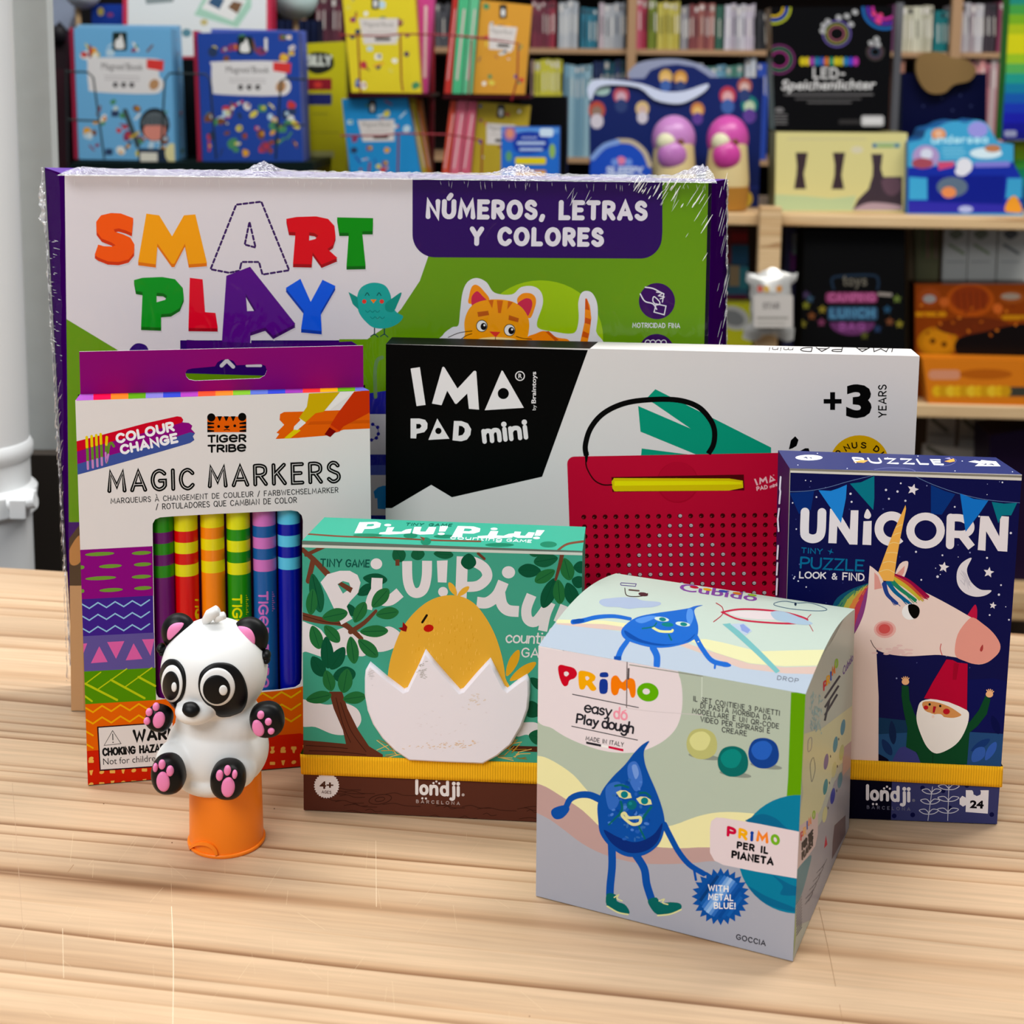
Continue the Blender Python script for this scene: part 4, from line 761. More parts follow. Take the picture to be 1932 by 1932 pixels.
# silver pouch hanging on the upright
t = thing('foil_pouch', tuple(bplane(2.19).hit(1455, 640)), 'crumpled silver foil pouch hung on the pine upright', 'bag')
FO = mat('c9c7c2', .28, .5, metal=.35, bump=.6, bs=60); rp = random.Random(2); rows = []; pp = bplane(2.19)
for j in range(15):
    v = j/14; row = []
    for i in range(13):
        u = i/12; x0 = 1408+(8 if .15 < v < .85 else 0)-6*v*(v > .85); x1 = 1504-(10 if .15 < v < .85 else 0)-6*v; row.append(pp.hit(x0+(x1-x0)*u+rp.uniform(-1.5, 1.5), 512+126*v+6*math.sin(u*9)*(v in (0, 1))+rp.uniform(-1, 1))+BV*(-.018*math.sin(math.pi*u)*math.sin(math.pi*v)**.5+rp.uniform(-.002, .002)))
    rows.append(row)
mb = MB(); mb.grid(rows, FO); mb.grid([[p+BV*.006 for p in r_][::-1] for r_ in rows], FO); ar = Art(bplane(2.17), mb, base=0)
mb.build('pouch_body', t)
mb = MB(); ar = Art(bplane(2.166), mb, base=0); ar.rect(1422, 556, 1496, 618, 'c4bdb6', 4)
for x, c in ((1434, 'c05848'), (1446, 'd0a850'), (1459, 'd8d4cc'), (1470, 'c88840')): ar.ell(x, 545, 6, 7, c, n=10)
ar.st('STAR', (1440, 582), (1470, 582), (0, -10), 3, '8a8480'); ar.line([(1430, 600), (1485, 600)], 5, '9a948c', False); ar.line([(1430, 610), (1480, 610)], 4, 'a8a29a', False)
mb.build('pouch_label', t)
def cup(ar):
    ar.view(1340, 380, 3.2635)
    ar.line([(760, 540), (750, 480), (800, 460), (1000, 455), (1035, 490), (1030, 540)], 14, '14283c'); ar.st('toys', (820, 515), (960, 515), (0, -60), 9, '6a6458')
    ar.rect(710, 560, 1030, 625, '7c3058', 20); ar.rect(725, 650, 1030, 730, '2c4c68', 14); ar.poly(ell(875, 745, 140, 80, n=14, a0=0, a1=180), '5c2858')
    ar.st('CAMPiNG', (735, 612), (1010, 612), (0, -44), 11, 'b05888', sp=.3); ar.st('LUNCH', (745, 712), (1005, 712), (0, -50), 11, '4c84a4', sp=.35); ar.st('BAG', (800, 790), (950, 790), (0, -40), 10, '8c4888', sp=.35)
    for x, y, c in ((590, 640, '6c6c18'), (690, 665, '7c6c1c'), (625, 705, '6c3c18'), (570, 755, '70681c'), (685, 745, '6c2c4c'), (1090, 665, '1c4460'), (1105, 740, '6c3c20'), (1165, 755, '7c701c'), (1150, 600, '5c6c2c'), (950, 825, '4c4c18'), (590, 575, '3c2c4c'), (1030, 785, '1c3050'), (615, 600, '2c4458')): ar.star(x, y, 30, c, 5, .5)
    ar.line([(1040, 570), (1110, 575)], 22, '8a8078', False)
item('lunch_bag', [(1518, 432), (1707, 434), (1712, 660), (1512, 655)], 2.27, .09, '050506', 'black drawstring lunch bag printed with faded pink and blue lettering', 'bag', deco=cup, bz=ZS2, rough=.8)
item('card_box', rectq(1716, 428, 1738, 560), 2.42, .03, 'a08c70', 'tan box edge right of the black bag', 'box', bz=ZS2)
item('pencil_case', [(1728, 430), (1775, 430), (1772, 492), (1740, 490)], 2.40, .02, '7c7c5c', 'striped olive and pink packet in the top corner behind the orange display', 'packet', bz=ZS2, deco=lambda ar: [ar.line([(1742+k*8, 430), (1742+k*8, 486)], 4, ['6c7c50', 'a07c70', '8c8c60', 'a88c80'][k], False) for k in range(4)])
for k, (x0, x1) in enumerate(((1782, 1827), (1829, 1882), (1885, 1942))):
    item('carded_pack', rectq(x0, 428, x1, 502), 2.36, .01, 'c4c6c2', ['white carded pack with a green sketch, first behind the orange display', 'white carded pack with a green sketch, middle one of three', 'white carded pack with grey sketch, at the right frame edge'][k], 'packet', bz=ZS2,
         deco=lambda ar, x0=x0: (ar.blob([(x0+8, 440), (x0+25, 432), (x0+36, 442), (x0+20, 452)], '7c8474' if k < 2 else '5c6064'), ar.line([(x0+10, 462), (x0+36, 478)], 5, '7c8c68' if k < 2 else '5c6468'), ar.line([(x0+4, 494), (x0+38, 494)], 3, 'a0a4a4', False)))
def orange(ar):
    ar.view(1340, 380, 3.2635)
    for x, y, rx, ry, c in ((1600, 610, 150, 105, '9c4408'), (1600, 600, 120, 80, '7c2c08'), (1770, 660, 30, 32, 'b8581c'), (1440, 620, 30, 28, 'b0541c'), (1350, 590, 70, 60, '8a3c10'), (1400, 865, 125, 95, 'a86c08'), (1400, 865, 95, 70, 'b8780c'), (1860, 590, 80, 40, '8a4414'), (1620, 770, 230, 60, '602408')): ar.ell(x, y, rx, ry, c)
    for k in range(5): ar.line([(1520+k*40, 560), (1530+k*38, 660)], 8, '5c2006')
    ar.line([(1270, 695), (1440, 695)], 30, 'b87808', False); ar.line([(1810, 715), (1960, 715)], 30, 'b07408', False); ar.blob([(1520, 850), (1700, 800), (1960, 760), (1960, 960), (1560, 960)], '0c0606'); ar.ell(1350, 600, 40, 26, '8a8480'); ar.ell(1850, 585, 60, 20, '8c7c6c'); ar.ell(1370, 860, 18, c='5c3404'); ar.ell(1440, 880, 18, c='5c3404')
    for k in range(24): ar.ell(1300+(k*97) % 640, 640+(k*53) % 200, 12, 8, ['c06a18', '6c2808', 'a0500c'][k % 3], k*20, 8)
item('pumpkin_display', [(1726, 536), (1945, 536), (1945, 690), (1730, 690)], 2.30, .05, '7c3408', 'dark orange pumpkin-themed cardboard display on the lower pine board', 'display', bz=ZS2, deco=orange, side='3c1804', rough=.25)
item('orange_tray', [(1740, 676), (1990, 682), (1990, 758), (1752, 750)], 2.255, .04, 'd07418', 'orange tray with yellow letter beads in front of the pumpkin display', 'tray', bz=ZS2, rough=.3, deco=lambda ar: (ar.rect(1752, 698, 1812, 716, 'd08a68', 8), ar.ell(1860, 706, 50, 10, 'b0580c'), ar.rect(1900, 730, 1985, 748, '3c3a30', 4), [ar.ell(1768+k*13, 738, 10, 11, ['dca818', 'c89010', 'e0b428'][k % 3], n=10) for k in range(11)]))
# under the lower board
for k, (q, lb) in enumerate((([(1752, 786), (1804, 786), (1802, 826), (1750, 824)], 'grey white carded pack under the lower board, left'), ([(1812, 788), (1872, 788), (1866, 832), (1810, 830)], 'grey white carded pack under the lower board, right'), ([(1742, 838), (1852, 850), (1850, 905), (1738, 900)], 'pale card pack lowest, just above the puzzle carton'))):
    item('carded_pack', q, 2.42+.02*(k < 2), .008, 'a6a39e', lb, 'packet', bz=ZS3 if k == 2 else ZS3, deco=lambda ar, q=q: (ar.line([(q[0][0]+8, q[0][1]+6), (q[2][0]-16, q[2][1]-14)], 8, '5c5c50'), ar.line([(q[3][0]+4, q[3][1]-5), (q[2][0]-6, q[2][1]-5)], 4, '7a7c74', False)))
item('storage_crate', [(1868, 822), (1990, 802), (1990, 1000), (1868, 1000)], 2.30, .1, '1c0e28', 'dark purple crate at the right edge under the lower board', 'crate', bz=ZS3)
# ------------------------------------------------------------------ printed cartons on the counter
def ph(h, g=1.3):
    c = lin(h); L = .2126*c[0]+.7152*c[1]+.0722*c[2]
    return tuple(round(min(max((L+(v-L)*1.10)*g-.006, 0), .93), 4) for v in c)
Art.g = 1.3
def _mt(s, c): return mat(ph(c, s.g) if isinstance(c, str) else c, s.rough, s=.07) if not isinstance(c, bpy.types.Material) else c
Art.mt = _mt
def pm(h, r=.5, **k): k.setdefault('s', .12); return mat(ph(h), r, **k)
class Curved(Plane):
    b = 0; D = 1
    def inv(s, x, y):
        d = ray(x, y); h = 0
        for _ in range(6):
            O = s.O+s.N*h; t = (O-EYE).dot(s.N)/d.dot(s.N); p = EYE+d*t-O; u, v = p.dot(s.U), p.dot(s.V); h = s.b*math.sin(math.pi*min(max(v/s.D, 0), 1))
        return (u, v)
    def P(s, u, v, l=0.0): return s.O+s.U*u+s.V*v+s.N*(l+s.b*math.sin(math.pi*min(max(v/s.D, 0), 1)))
def zclamp(p, z=0.0004): return Vector((p.x, p.y, z))
def spline_on_ray(x, y, pl): return pl.hit(x, y)
# ================= big learning-game carton in shrink film
T = thing('toy_box', (-.05, .63, 0), 'largest carton, green, white and purple, sealed in clear shrink film behind the other toys', 'box')
pl = Plane((0, .6175, 0), (1, 0, 0), (0, 0, 1))
TL, TR, BR, BL = [pl.hit(*p) for p in ((122, 329), (1343, 343), (1318, 1370), (135, 1358))]
BL.z = BR.z = .0004
pb1 = Plane((0, .6655, 0), (1, 0, 0), (0, 0, 1)); bTL = pb1.hit(84, 316); bTR = pb1.hit(1372, 338)
bBL = Vector((-.1990, .6455, .0004)); bBR = Vector((.0993, .6455, .0004))
PU = pm('2c0648', .6, s=0); PUD = pm('2c0d4e', .35)
mb = MB()
mb.hexa([BL, BR, bBR, bBL, TL, TR, bTR, bTL], [PU, pm('5a3f86'), pm('5f860c', .42), PU, PU, PU])
setquad(pl, TL, TR, BR, BL); a = Art(pl, mb); a.rough = .42
GR = '5f860c'
a.view(0, 0, 1)
a.poly([(100, 300), (779, 300), (779, 440), (808, 484), (792, 530), (757, 583), (720, 622), (660, 662), (600, 690), (300, 700), (223, 661), (127, 603), (100, 590)], 'c6c1c5')
a.poly([(120, 985), (150, 985), (180, 950), (250, 950), (250, 1000), (120, 1080)], '38085c')
a.poly([(120, 1030), (150, 990), (240, 960), (240, 1380), (110, 1380)], '4a3a2c'); a.blob([(130, 1040), (150, 1010), (160, 1035), (150, 1062), (134, 1065)], 'a8784c')
a.poly([(110, 1105), (240, 1105), (240, 1345), (110, 1345)], 'b08a66'); a.poly([(110, 1345), (1330, 1345), (1330, 1390), (110, 1390)], '1a0c1c')
a.poly([(165, 1100), (170, 1345), (158, 1345), (155, 1100)], 'a27a52')
a.poly([(340, 642), (700, 642), (700, 716), (600, 712), (340, 704)], '2a0f58'); a.line([(418, 690), (428, 680), (440, 692)], 7, 'c6c1c5', False); a.line([(466, 690), (492, 690)], 5, 'c6c1c5', False)
# region between the marker box and the tablet box
a.poly([(640, 740), (740, 700), (740, 1000), (640, 1000)], '24248c'); a.poly([(640, 640), (745, 640), (745, 735), (640, 750)], GR)
a.view(120, 640, 3.22); a.rect(1800, 455, 2050, 700, 'c6c4cc', 22)
for p in ((1878, 517), (1908, 535), (1912, 575), (1900, 600), (1870, 612)): a.ell(*p, 11, c='24248c', n=10)
a.line([(1878, 517), (1908, 535), (1914, 572), (1902, 600), (1870, 612)], 4, '24248c', False)
a.rect(1830, 765, 2050, 850, '4a55a8', 30); a.rect(1850, 825, 2080, 1070, 'c6c4cc', 22); a.poly([(1883, 925), (1910, 900), (1940, 890), (1990, 890), (1990, 1035), (1908, 1030), (1905, 965), (1892, 968)], '2f7fc4')
a.line([(1895, 350), (1892, 200), (1905, 130), (1935, 110)], 22, '5d7a50')
a.view(60, 290, 2.6833)
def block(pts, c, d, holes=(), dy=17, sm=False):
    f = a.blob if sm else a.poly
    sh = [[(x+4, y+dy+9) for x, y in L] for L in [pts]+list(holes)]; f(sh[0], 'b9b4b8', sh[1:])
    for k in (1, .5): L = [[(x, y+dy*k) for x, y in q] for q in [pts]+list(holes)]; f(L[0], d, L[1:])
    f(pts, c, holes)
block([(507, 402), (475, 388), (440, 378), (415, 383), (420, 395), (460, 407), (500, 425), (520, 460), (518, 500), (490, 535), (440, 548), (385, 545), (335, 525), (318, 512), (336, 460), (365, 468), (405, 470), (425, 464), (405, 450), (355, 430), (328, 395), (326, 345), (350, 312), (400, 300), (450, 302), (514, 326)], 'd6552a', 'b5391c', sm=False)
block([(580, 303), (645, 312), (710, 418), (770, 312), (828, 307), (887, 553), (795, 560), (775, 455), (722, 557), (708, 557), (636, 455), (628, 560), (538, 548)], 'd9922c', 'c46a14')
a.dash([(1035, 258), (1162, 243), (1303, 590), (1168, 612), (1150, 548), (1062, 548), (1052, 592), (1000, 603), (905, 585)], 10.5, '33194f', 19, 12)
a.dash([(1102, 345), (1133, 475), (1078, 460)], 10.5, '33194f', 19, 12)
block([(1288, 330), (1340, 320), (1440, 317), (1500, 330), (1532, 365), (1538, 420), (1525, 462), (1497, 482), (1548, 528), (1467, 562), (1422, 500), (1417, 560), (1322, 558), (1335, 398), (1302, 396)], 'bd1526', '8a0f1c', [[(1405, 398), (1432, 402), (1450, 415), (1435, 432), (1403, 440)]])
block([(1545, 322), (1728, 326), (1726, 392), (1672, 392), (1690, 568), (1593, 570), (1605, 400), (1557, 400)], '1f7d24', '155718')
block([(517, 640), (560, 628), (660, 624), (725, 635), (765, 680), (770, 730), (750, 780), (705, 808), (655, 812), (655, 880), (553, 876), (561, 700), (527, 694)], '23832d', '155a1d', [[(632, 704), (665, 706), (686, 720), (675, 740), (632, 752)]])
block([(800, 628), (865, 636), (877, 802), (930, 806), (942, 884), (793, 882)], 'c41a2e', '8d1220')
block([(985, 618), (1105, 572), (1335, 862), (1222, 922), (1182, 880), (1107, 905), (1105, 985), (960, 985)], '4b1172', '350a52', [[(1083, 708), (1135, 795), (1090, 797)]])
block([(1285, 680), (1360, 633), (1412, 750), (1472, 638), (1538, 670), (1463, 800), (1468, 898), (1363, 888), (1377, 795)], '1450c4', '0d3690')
a.poly([(785, 942), (960, 952), (1105, 958), (1300, 962), (1620, 950), (1645, 966), (1680, 1010), (785, 1010)], '3a0f5e'); a.blob([(495, 992), (520, 965), (550, 960), (582, 975), (585, 1010), (500, 1010)], '2c1560')
# bird
a.line([(1735, 878), (1735, 915)], 6, '1c3a3a'); a.line([(1785, 880), (1785, 915)], 6, '1c3a3a')
for x in (1735, 1785): a.line([(x-20, 925), (x, 912), (x+18, 928)], 5, '1c3a3a', False)
a.blob([(1650, 780), (1648, 720), (1670, 675), (1725, 653), (1785, 665), (1815, 710), (1825, 770), (1850, 805), (1880, 825), (1850, 862), (1790, 884), (1730, 880), (1690, 850), (1662, 815)], '30918a')
a.poly([(1603, 700), (1648, 725), (1655, 790), (1625, 762)], '1f7f74'); a.blob([(1872, 703), (1830, 728), (1790, 760), (1795, 795), (1830, 800), (1852, 760)], '1f7f74')
for x in (1698, 1758): a.line([(x-10, 718), (x, 704), (x+10, 718)], 4, '123c3a')
a.ell(1683, 748, 11, c='c23a34'); a.ell(1772, 748, 11, c='c23a34'); a.poly([(1715, 738), (1745, 738), (1730, 758)], 'e07030')
for y, xs in ((800, (1700, 1725, 1750)), (832, (1725, 1750, 1775))):
    for x in xs: a.line([(x-11, y-6), (x, y+3), (x+11, y-6)], 3.5, '1f6f6a')
# cat side
a.view(740, 300, 2.9273)
a.ell(820, 985, 345, 315, '8fae22', n=48)
a.blob([(275, 1050), (278, 975), (330, 930), (365, 918), (375, 840), (388, 740), (415, 680), (465, 657), (520, 680), (565, 738), (660, 748), (712, 708), (778, 703), (822, 735), (832, 800), (800, 900), (815, 938), (900, 955), (975, 965), (1015, 950), (1030, 880), (1028, 790), (1050, 735), (1098, 735), (1130, 790), (1135, 870), (1125, 950), (1110, 1060)], 'c9c7cc')
a.blob([(740, 990), (790, 965), (845, 950), (910, 985), (975, 1000), (975, 1060), (740, 1060)], 'd97c28')
a.poly([(845, 952), (865, 950), (920, 1000), (900, 1005)], 'b3501a')
a.poly([(1062, 900), (1066, 770), (1075, 770), (1092, 810), (1100, 880), (1090, 960), (1072, 1050), (1030, 1050)], 'd9802c')
for q in ([(1066, 772), (1076, 772), (1090, 835), (1066, 830)], [(1066, 875), (1098, 885), (1095, 915), (1062, 905)], [(1055, 950), (1088, 965), (1080, 990), (1046, 980)]): a.poly(q, 'b84e1c')
a.blob([(428, 800), (425, 755), (440, 705), (466, 695), (500, 722), (535, 782)], 'd98428'); a.blob([(690, 790), (715, 745), (765, 742), (793, 770), (788, 820), (755, 880)], 'd98428')
a.blob([(445, 822), (438, 765), (468, 730), (500, 758), (523, 785), (480, 800)], 'b32f48'); a.blob([(690, 803), (735, 770), (768, 778), (772, 815), (748, 868), (725, 835)], 'b32f48')
a.blob([(415, 1040), (402, 960), (400, 890), (430, 820), (490, 785), (580, 775), (665, 788), (720, 825), (752, 880), (756, 940), (742, 1010), (735, 1060)], 'e0902e')
for q in ([(530, 780), (560, 778), (552, 825)], [(578, 780), (612, 782), (600, 852), (585, 850)], [(640, 785), (668, 790), (635, 832)]): a.poly(q, 'b85a1c')
a.poly([(470, 845), (530, 838), (535, 862), (475, 872)], 'a8521c'); a.poly([(645, 862), (700, 880), (695, 902), (642, 888)], 'a8521c')
for x, y in ((495, 922), (648, 945)): a.ell(x, y, 32, 34, '1c1410'); a.ell(x, y, 28, 30, 'd8d6d4'); a.ell(x+10, y+3, 17, 20, '14100e'); a.ell(x+14, y-4, 6, c='f0f0f0', n=8)
a.blob([(470, 1000), (530, 985), (600, 985), (690, 1000), (690, 1060), (470, 1060)], 'e6c48c')
a.poly([(535, 952), (598, 955), (572, 985)], 'c23a34'); a.line([(570, 985), (570, 1003)], 4, '4a2410')
for p in ([(310, 985), (370, 960), (440, 950)], [(380, 995), (410, 975), (440, 965)], [(685, 980), (720, 990), (770, 995)]): a.line(p, 4, '2a1a10')
a.poly([(112, 90), (1492, 90), (1492, 400)]+[(1492-0, 400)]+ell(1372, 428, 118, 122, n=10, a0=0, a1=90)+ell(235, 418, 123, 125, n=10, a0=90, a1=180)+[(112, 400)], '2a0350')
a.st('NÚMEROS, LETRAS', (198, 318), (1396, 328), (2, -84), 27, 'cbc7cf', sp=.42)
a.st('Y COLORES', (440, 466), (1155, 472), (2, -80), 27, 'cbc7cf', sp=.44)
a.ell(1462, 785, 100, c='33104f', n=36)
W = 'cbc7cf'
a.line([(1398, 708), (1440, 715), (1480, 735), (1500, 745)], 7, W); a.line([(1370, 745), (1395, 785), (1440, 800), (1460, 830)], 7, W)
for p in ([(1460, 735), (1490, 740), (1475, 752)], [(1470, 755), (1502, 762), (1480, 772)], [(1445, 760), (1470, 780), (1478, 798), (1460, 805), (1440, 785), (1445, 760)], [(1500, 745), (1492, 790)]): a.line(p, 6, W)
a.line([(1458, 800), (1512, 812), (1502, 860), (1446, 845)], 6, W, False, closed=True)
a.text('MOTRICIDAD FINA', (1328, 930), (1588, 932), (0, -24), 'cbc7cf', off=.012)
a.ell(1460, 1064, 98, c='33104f', n=36)
for x in (1412, 1440, 1470, 1500): a.line([(x-16, 1025), (x-12, 1005), (x+4, 1000), (x+14, 1012), (x+8, 1028)], 5, W)
a.line([(1395, 1016), (1400, 1040)], 5, W)
a.view(0, 0, 1); a.poly([(1337, 330), (1350, 330), (1325, 1375), (1310, 1375)], '12031e')
mb.build('carton', T)
# film: thin clear skin with crinkled seams
def film_mat(name, fac, rough, bump, sc, white=0.0):
    m = bpy.data.materials.new(name); m.use_nodes = True; n = m.node_tree.nodes; l = m.node_tree.links; n.remove(n['Principled BSDF']); out = n['Material Output']
    tr = n.new('ShaderNodeBsdfTransparent'); gl = n.new('ShaderNodeBsdfGlossy'); gl.inputs['Roughness'].default_value = rough; gl.inputs['Color'].default_value = (1, 1, 1, 1)
    df = n.new('ShaderNodeBsdfDiffuse'); df.inputs['Color'].default_value = (.9, .9, .92, 1)
    tc = n.new('ShaderNodeTexCoord'); mp = n.new('ShaderNodeMapping'); mp.inputs['Scale'].default_value = sc; nz = n.new('ShaderNodeTexNoise'); nz.inputs['Scale'].default_value = 1; nz.inputs['Detail'].default_value = 2; nz.inputs['Distortion'].default_value = 1.2
    l.new(tc.outputs['Object'], mp.inputs[0]); l.new(mp.outputs[0], nz.inputs['Vector'])
    bp = n.new('ShaderNodeBump'); bp.inputs['Strength'].default_value = bump; bp.inputs['Distance'].default_value = .002; l.new(nz.outputs['Fac'], bp.inputs['Height']); l.new(bp.outputs[0], gl.inputs['Normal'])
    m1 = n.new('ShaderNodeMixShader'); m1.inputs[0].default_value = fac; l.new(tr.outputs[0], m1.inputs[1]); l.new(gl.outputs[0], m1.inputs[2]); last = m1
    if white:
        m2 = n.new('ShaderNodeMixShader'); m2.inputs[0].default_value = white; l.new(m1.outputs[0], m2.inputs[1]); l.new(df.outputs[0], m2.inputs[2]); last = m2
    l.new(last.outputs[0], out.inputs['Surface']); return m
FILM = film_mat('clear_film', .02, .12, .8, (120, 120, 45)); CRINK = film_mat('crinkled_film', .42, .15, 1.0, (400, 400, 400), .22)
rr = random.Random(3); mb = MB(); e = .0012
fl = [BL, BR, bBR, bBL, TL, TR, bTR, bTL]; ce = sum(fl, Vector())/8
rows = []
for j in range(25):                     # front skin, gently rumpled
    row = []
    for i in range(41):
        u, v = i/40, j/24; p = (BL*(1-u)+BR*u)*(1-v)+(TL*(1-u)+TR*u)*v; ed = min(u, 1-u, v, 1-v); p = p+Vector((0, -e-rr.uniform(0, .0006)*(1 if ed > 0 else 0), 0)); row.append(p)
    rows.append(row)
mb.grid(rows, FILM)
for A, B_, C_, D_ in ((TL, bTL, bBL, BL), (TR, bTR, bBR, BR)):
    s = -1 if A is TL else 1; rows = []
    for j in range(31):
        v = j/30; rows.append([(A*(1-u)+B_*u)*(1-v)+(D_*(1-u)+C_*u)*v+Vector((s*(e+rr.uniform(0, .0008)), -e*(1-u), 0)) for u in [i/6 for i in range(7)]])
    mb.grid(rows, FILM)
mb.build('shrink_film', T)
mb = MB()
def crinkle(pa, pb, wid, hgt, nseg, seed, bumps=(), wv=Vector((0, 1, 0)), hv=Vector((0, 0, 1))):
    r = random.Random(seed); rows = []
    for j in range(5):
        row = []
        for i in range(nseg+1):
            t = i/nseg; p = pa*(1-t)+pb*t; hh = hgt*(1+.7*(r.random()-.5))
            for c_, w_, k_ in bumps: hh += k_*math.exp(-((t-c_)/w_)**2)
            row.append(p+wv*(wid*(j/4-.15)+r.uniform(-.0006, .0006))+hv*(hh*[.0, .6, 1, .5, .1][j]+r.uniform(-.0004, .0004)*(j > 0)))
        rows.append(row)
    mb.grid(rows, CRINK, smooth=False)
crinkle(TL+Vector((-.001, -.001, 0)), TR+Vector((.001, -.001, 0)), .046, .0011, 260, 1, [(.30, .022, .0042), (.70, .03, .0042), (.985, .03, .005), (.02, .02, .001)])
crinkle(bTL+Vector((-.0005, 0, 0)), bBL+Vector((-.0005, 0, .01)), .005, .0006, 150, 2, [(.06, .03, .0022), (.10, .012, .0022)], wv=Vector((.2, -1, 0)), hv=Vector((-1, 0, 0)))
crinkle(bTR, bBR+Vector((0, 0, .01)), .004, .0004, 150, 4, [], wv=Vector((-.2, -1, 0)), hv=Vector((1, 0, 0)))
mb.build('film_seam', T)
# raised creases in solid white, the film's glints put into their colour
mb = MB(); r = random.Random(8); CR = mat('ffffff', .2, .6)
def glint_crease(surf, x, y, dx, dy, w_, l_=.0016):
    p, q, z = surf(x, y), surf(x+dx, y+dy), surf(x+dx*.5, y+dy*.5); mb.tube([p, z+Vector((0, -w_, 0)), q], [w_*.25, w_, w_*.25], CR, 5)
fs = lambda x, y: pl.hit(x, y, .0016)
for k in range(46):
    x = r.uniform(1190, 1335); t = (x-1190)/145; y = r.uniform(345, 360+150*t**1.5); L = r.uniform(8, 44)*(.4+.6*t); glint_crease(fs, x, y, L*.62, -L, r.choice([.0001, .00018, .00032]))
for k in range(10): x = r.uniform(990, 1330); glint_crease(fs, x, 347+r.uniform(0, 25), -r.uniform(4, 16), r.uniform(8, 34), .00009)
for k in range(70): x = r.uniform(130, 1330); glint_crease(fs, x, 346+(x-122)*.0115-14+r.uniform(0, 5), r.uniform(-3, 3), r.uniform(4, 16), .00007)
def side(A, B_, C_, D_, s):
    def f(u, v): return (A*(1-u)+B_*u)*(1-v)+(D_*(1-u)+C_*u)*v+Vector((s*.0018, -.0006, 0))
    return f
fL = side(TL, bTL, bBL, BL, -1); fR = side(TR, bTR, bBR, BR, 1)
for k in range(150):
    u, v = r.uniform(.0, .85), r.uniform(.12, .95); L = r.uniform(.1, .32); p = fL(u, v); q = fL(min(u+L, .98), v+L*r.choice([.06, .09, .12])*(1 if v > .35 else .2)); mb.tube([p, (p+q)/2+Vector((-.0002, -.0002, 0)), q], [.00003, r.uniform(.00006, .00016), .00003], CR, 5)
for k in range(60):
    u, v = r.uniform(.1, .7), r.uniform(.0, .98); L = r.uniform(.1, .3); p = fR(u, v); q = fR(min(u+L, 1), v-L*.12); mb.tube([p, (p+q)/2, q], [.00003, r.uniform(.00005, .00013), .00003], CR, 5)
mb.build('film_glint', T)
# ================= tablet carton, black and white
YI = -.063
pl = Plane((-.05, .5925, 0), (math.cos(YI), math.sin(YI), 0), (0, .02, 1))
FTL, FTR = pl.hit(728, 649), pl.hit(1735, 672); FBL = pl.hit(729, 1450); FBR = pl.hit(1712, 1470)
FBL = FTL-pl.V*(FTL.z/pl.V.z); FBR = FTR-pl.V*(FTR.z/pl.V.z); FBL.z = FBR.z = .0004
dI = Vector((-math.sin(YI), math.cos(YI), -.012))*.0172
T = thing('toy_box', ((FBL.x+FBR.x)/2, FBL.y, 0), 'wide white carton with a black corner, picturing a red magnetic drawing tablet', 'box')
mb = MB(); WH = pm('cac5c3', .45)
mb.hexa([FBL, FBR, FBR+dI, FBL+dI, FTL, FTR, FTR+dI, FTL+dI], WH)
tp_ = Plane(FTL, FTR-FTL, dI); ta = Art(tp_, mb); ta.view(720, 620, 3.7154)
setquad(tp_, FTL, FTR, FTR+dI, FTL+dI)
ta.poly([(20, 113), (1445, 152), (1560, 60), (60, 40)], '151515'); ta.view(1040, 640, 2.6833)
ta.view(1340, 380, 3.2635); ta.st('IMA PAD', (1125, 902), (560, 900), (-6, 24), 6, '222222', sp=.22); ta.st('mini', (510, 902), (365, 900), (-4, 20), 4, '222222')
setquad(pl, FTL, FTR, FBR, FBL); a = Art(pl, mb); a.rough = .45; a.view(720, 620, 3.7154)
BK = '080808'; LW = 'd2cccc'
a.poly([(27, 108), (1446, 150), (1125, 1038), (493, 1182), (348, 1095), (72, 1258), (27, 1258)], BK)
a.poly([(203, 280), (268, 270), (308, 535), (245, 543)], LW)
a.poly([(425, 272), (432, 267), (441, 272), (532, 420), (645, 298), (656, 295), (664, 302), (683, 568), (612, 562), (600, 455), (525, 528), (515, 526), (460, 435), (420, 537), (353, 525)], LW)
a.poly([(842, 293), (850, 297), (997, 555), (723, 572)], LW, [ell(853, 455, 39)])
a.line(ell(970, 332, 31, n=24), 7, LW, False, closed=True); a.text('R', (959, 347), (984, 347), (0, -31), LW, off=.02)
a.poly([(203, 630), (265, 630), (305, 640), (322, 665), (320, 700), (300, 725), (245, 738), (242, 770), (203, 768)], LW, [[(243, 668), (270, 668), (280, 683), (268, 700), (243, 702)]])
a.poly([(390, 630), (475, 772), (328, 780)], LW, [ell(398, 717, 22)])
a.poly([(507, 647), (560, 648), (605, 665), (628, 705), (622, 745), (598, 778), (558, 790), (497, 783)], LW, [[(542, 680), (565, 684), (582, 700), (583, 722), (568, 745), (538, 752)]])
a.st('mini', (722, 792), (1015, 762), (-13, -118), 31, LW, sp=.26)
a.text('by', (1080, 572), (1080, 535), (-24, 0), LW); a.text('Braintoys', (1080, 524), (1082, 302), (-30, 0), LW, off=.02)
a.view(1040, 640, 2.6833); GN = '12866c'
a.poly([(440, 338), (705, 452), (520, 325), (480, 303), (527, 253), (1113, 548), (1113, 577), (737, 585), (452, 468)], GN); a.poly([(458, 553), (690, 583), (690, 592), (455, 592)], GN)
RD = 'ab2034'
a.poly([(1168, 575), (1168, 1700), (130, 1700), (92, 940), (82, 660)]+ell(118, 630, 37, 36, n=6, a0=180, a1=268), RD)
a.ell(640, 725, 106, 104, '9c1a2c', n=36); a.ell(640, 722, 98, 100, 'a41e31', n=36)
a.poly([(305, 698), (975, 685), (978, 765), (310, 773)], '4a0a14')
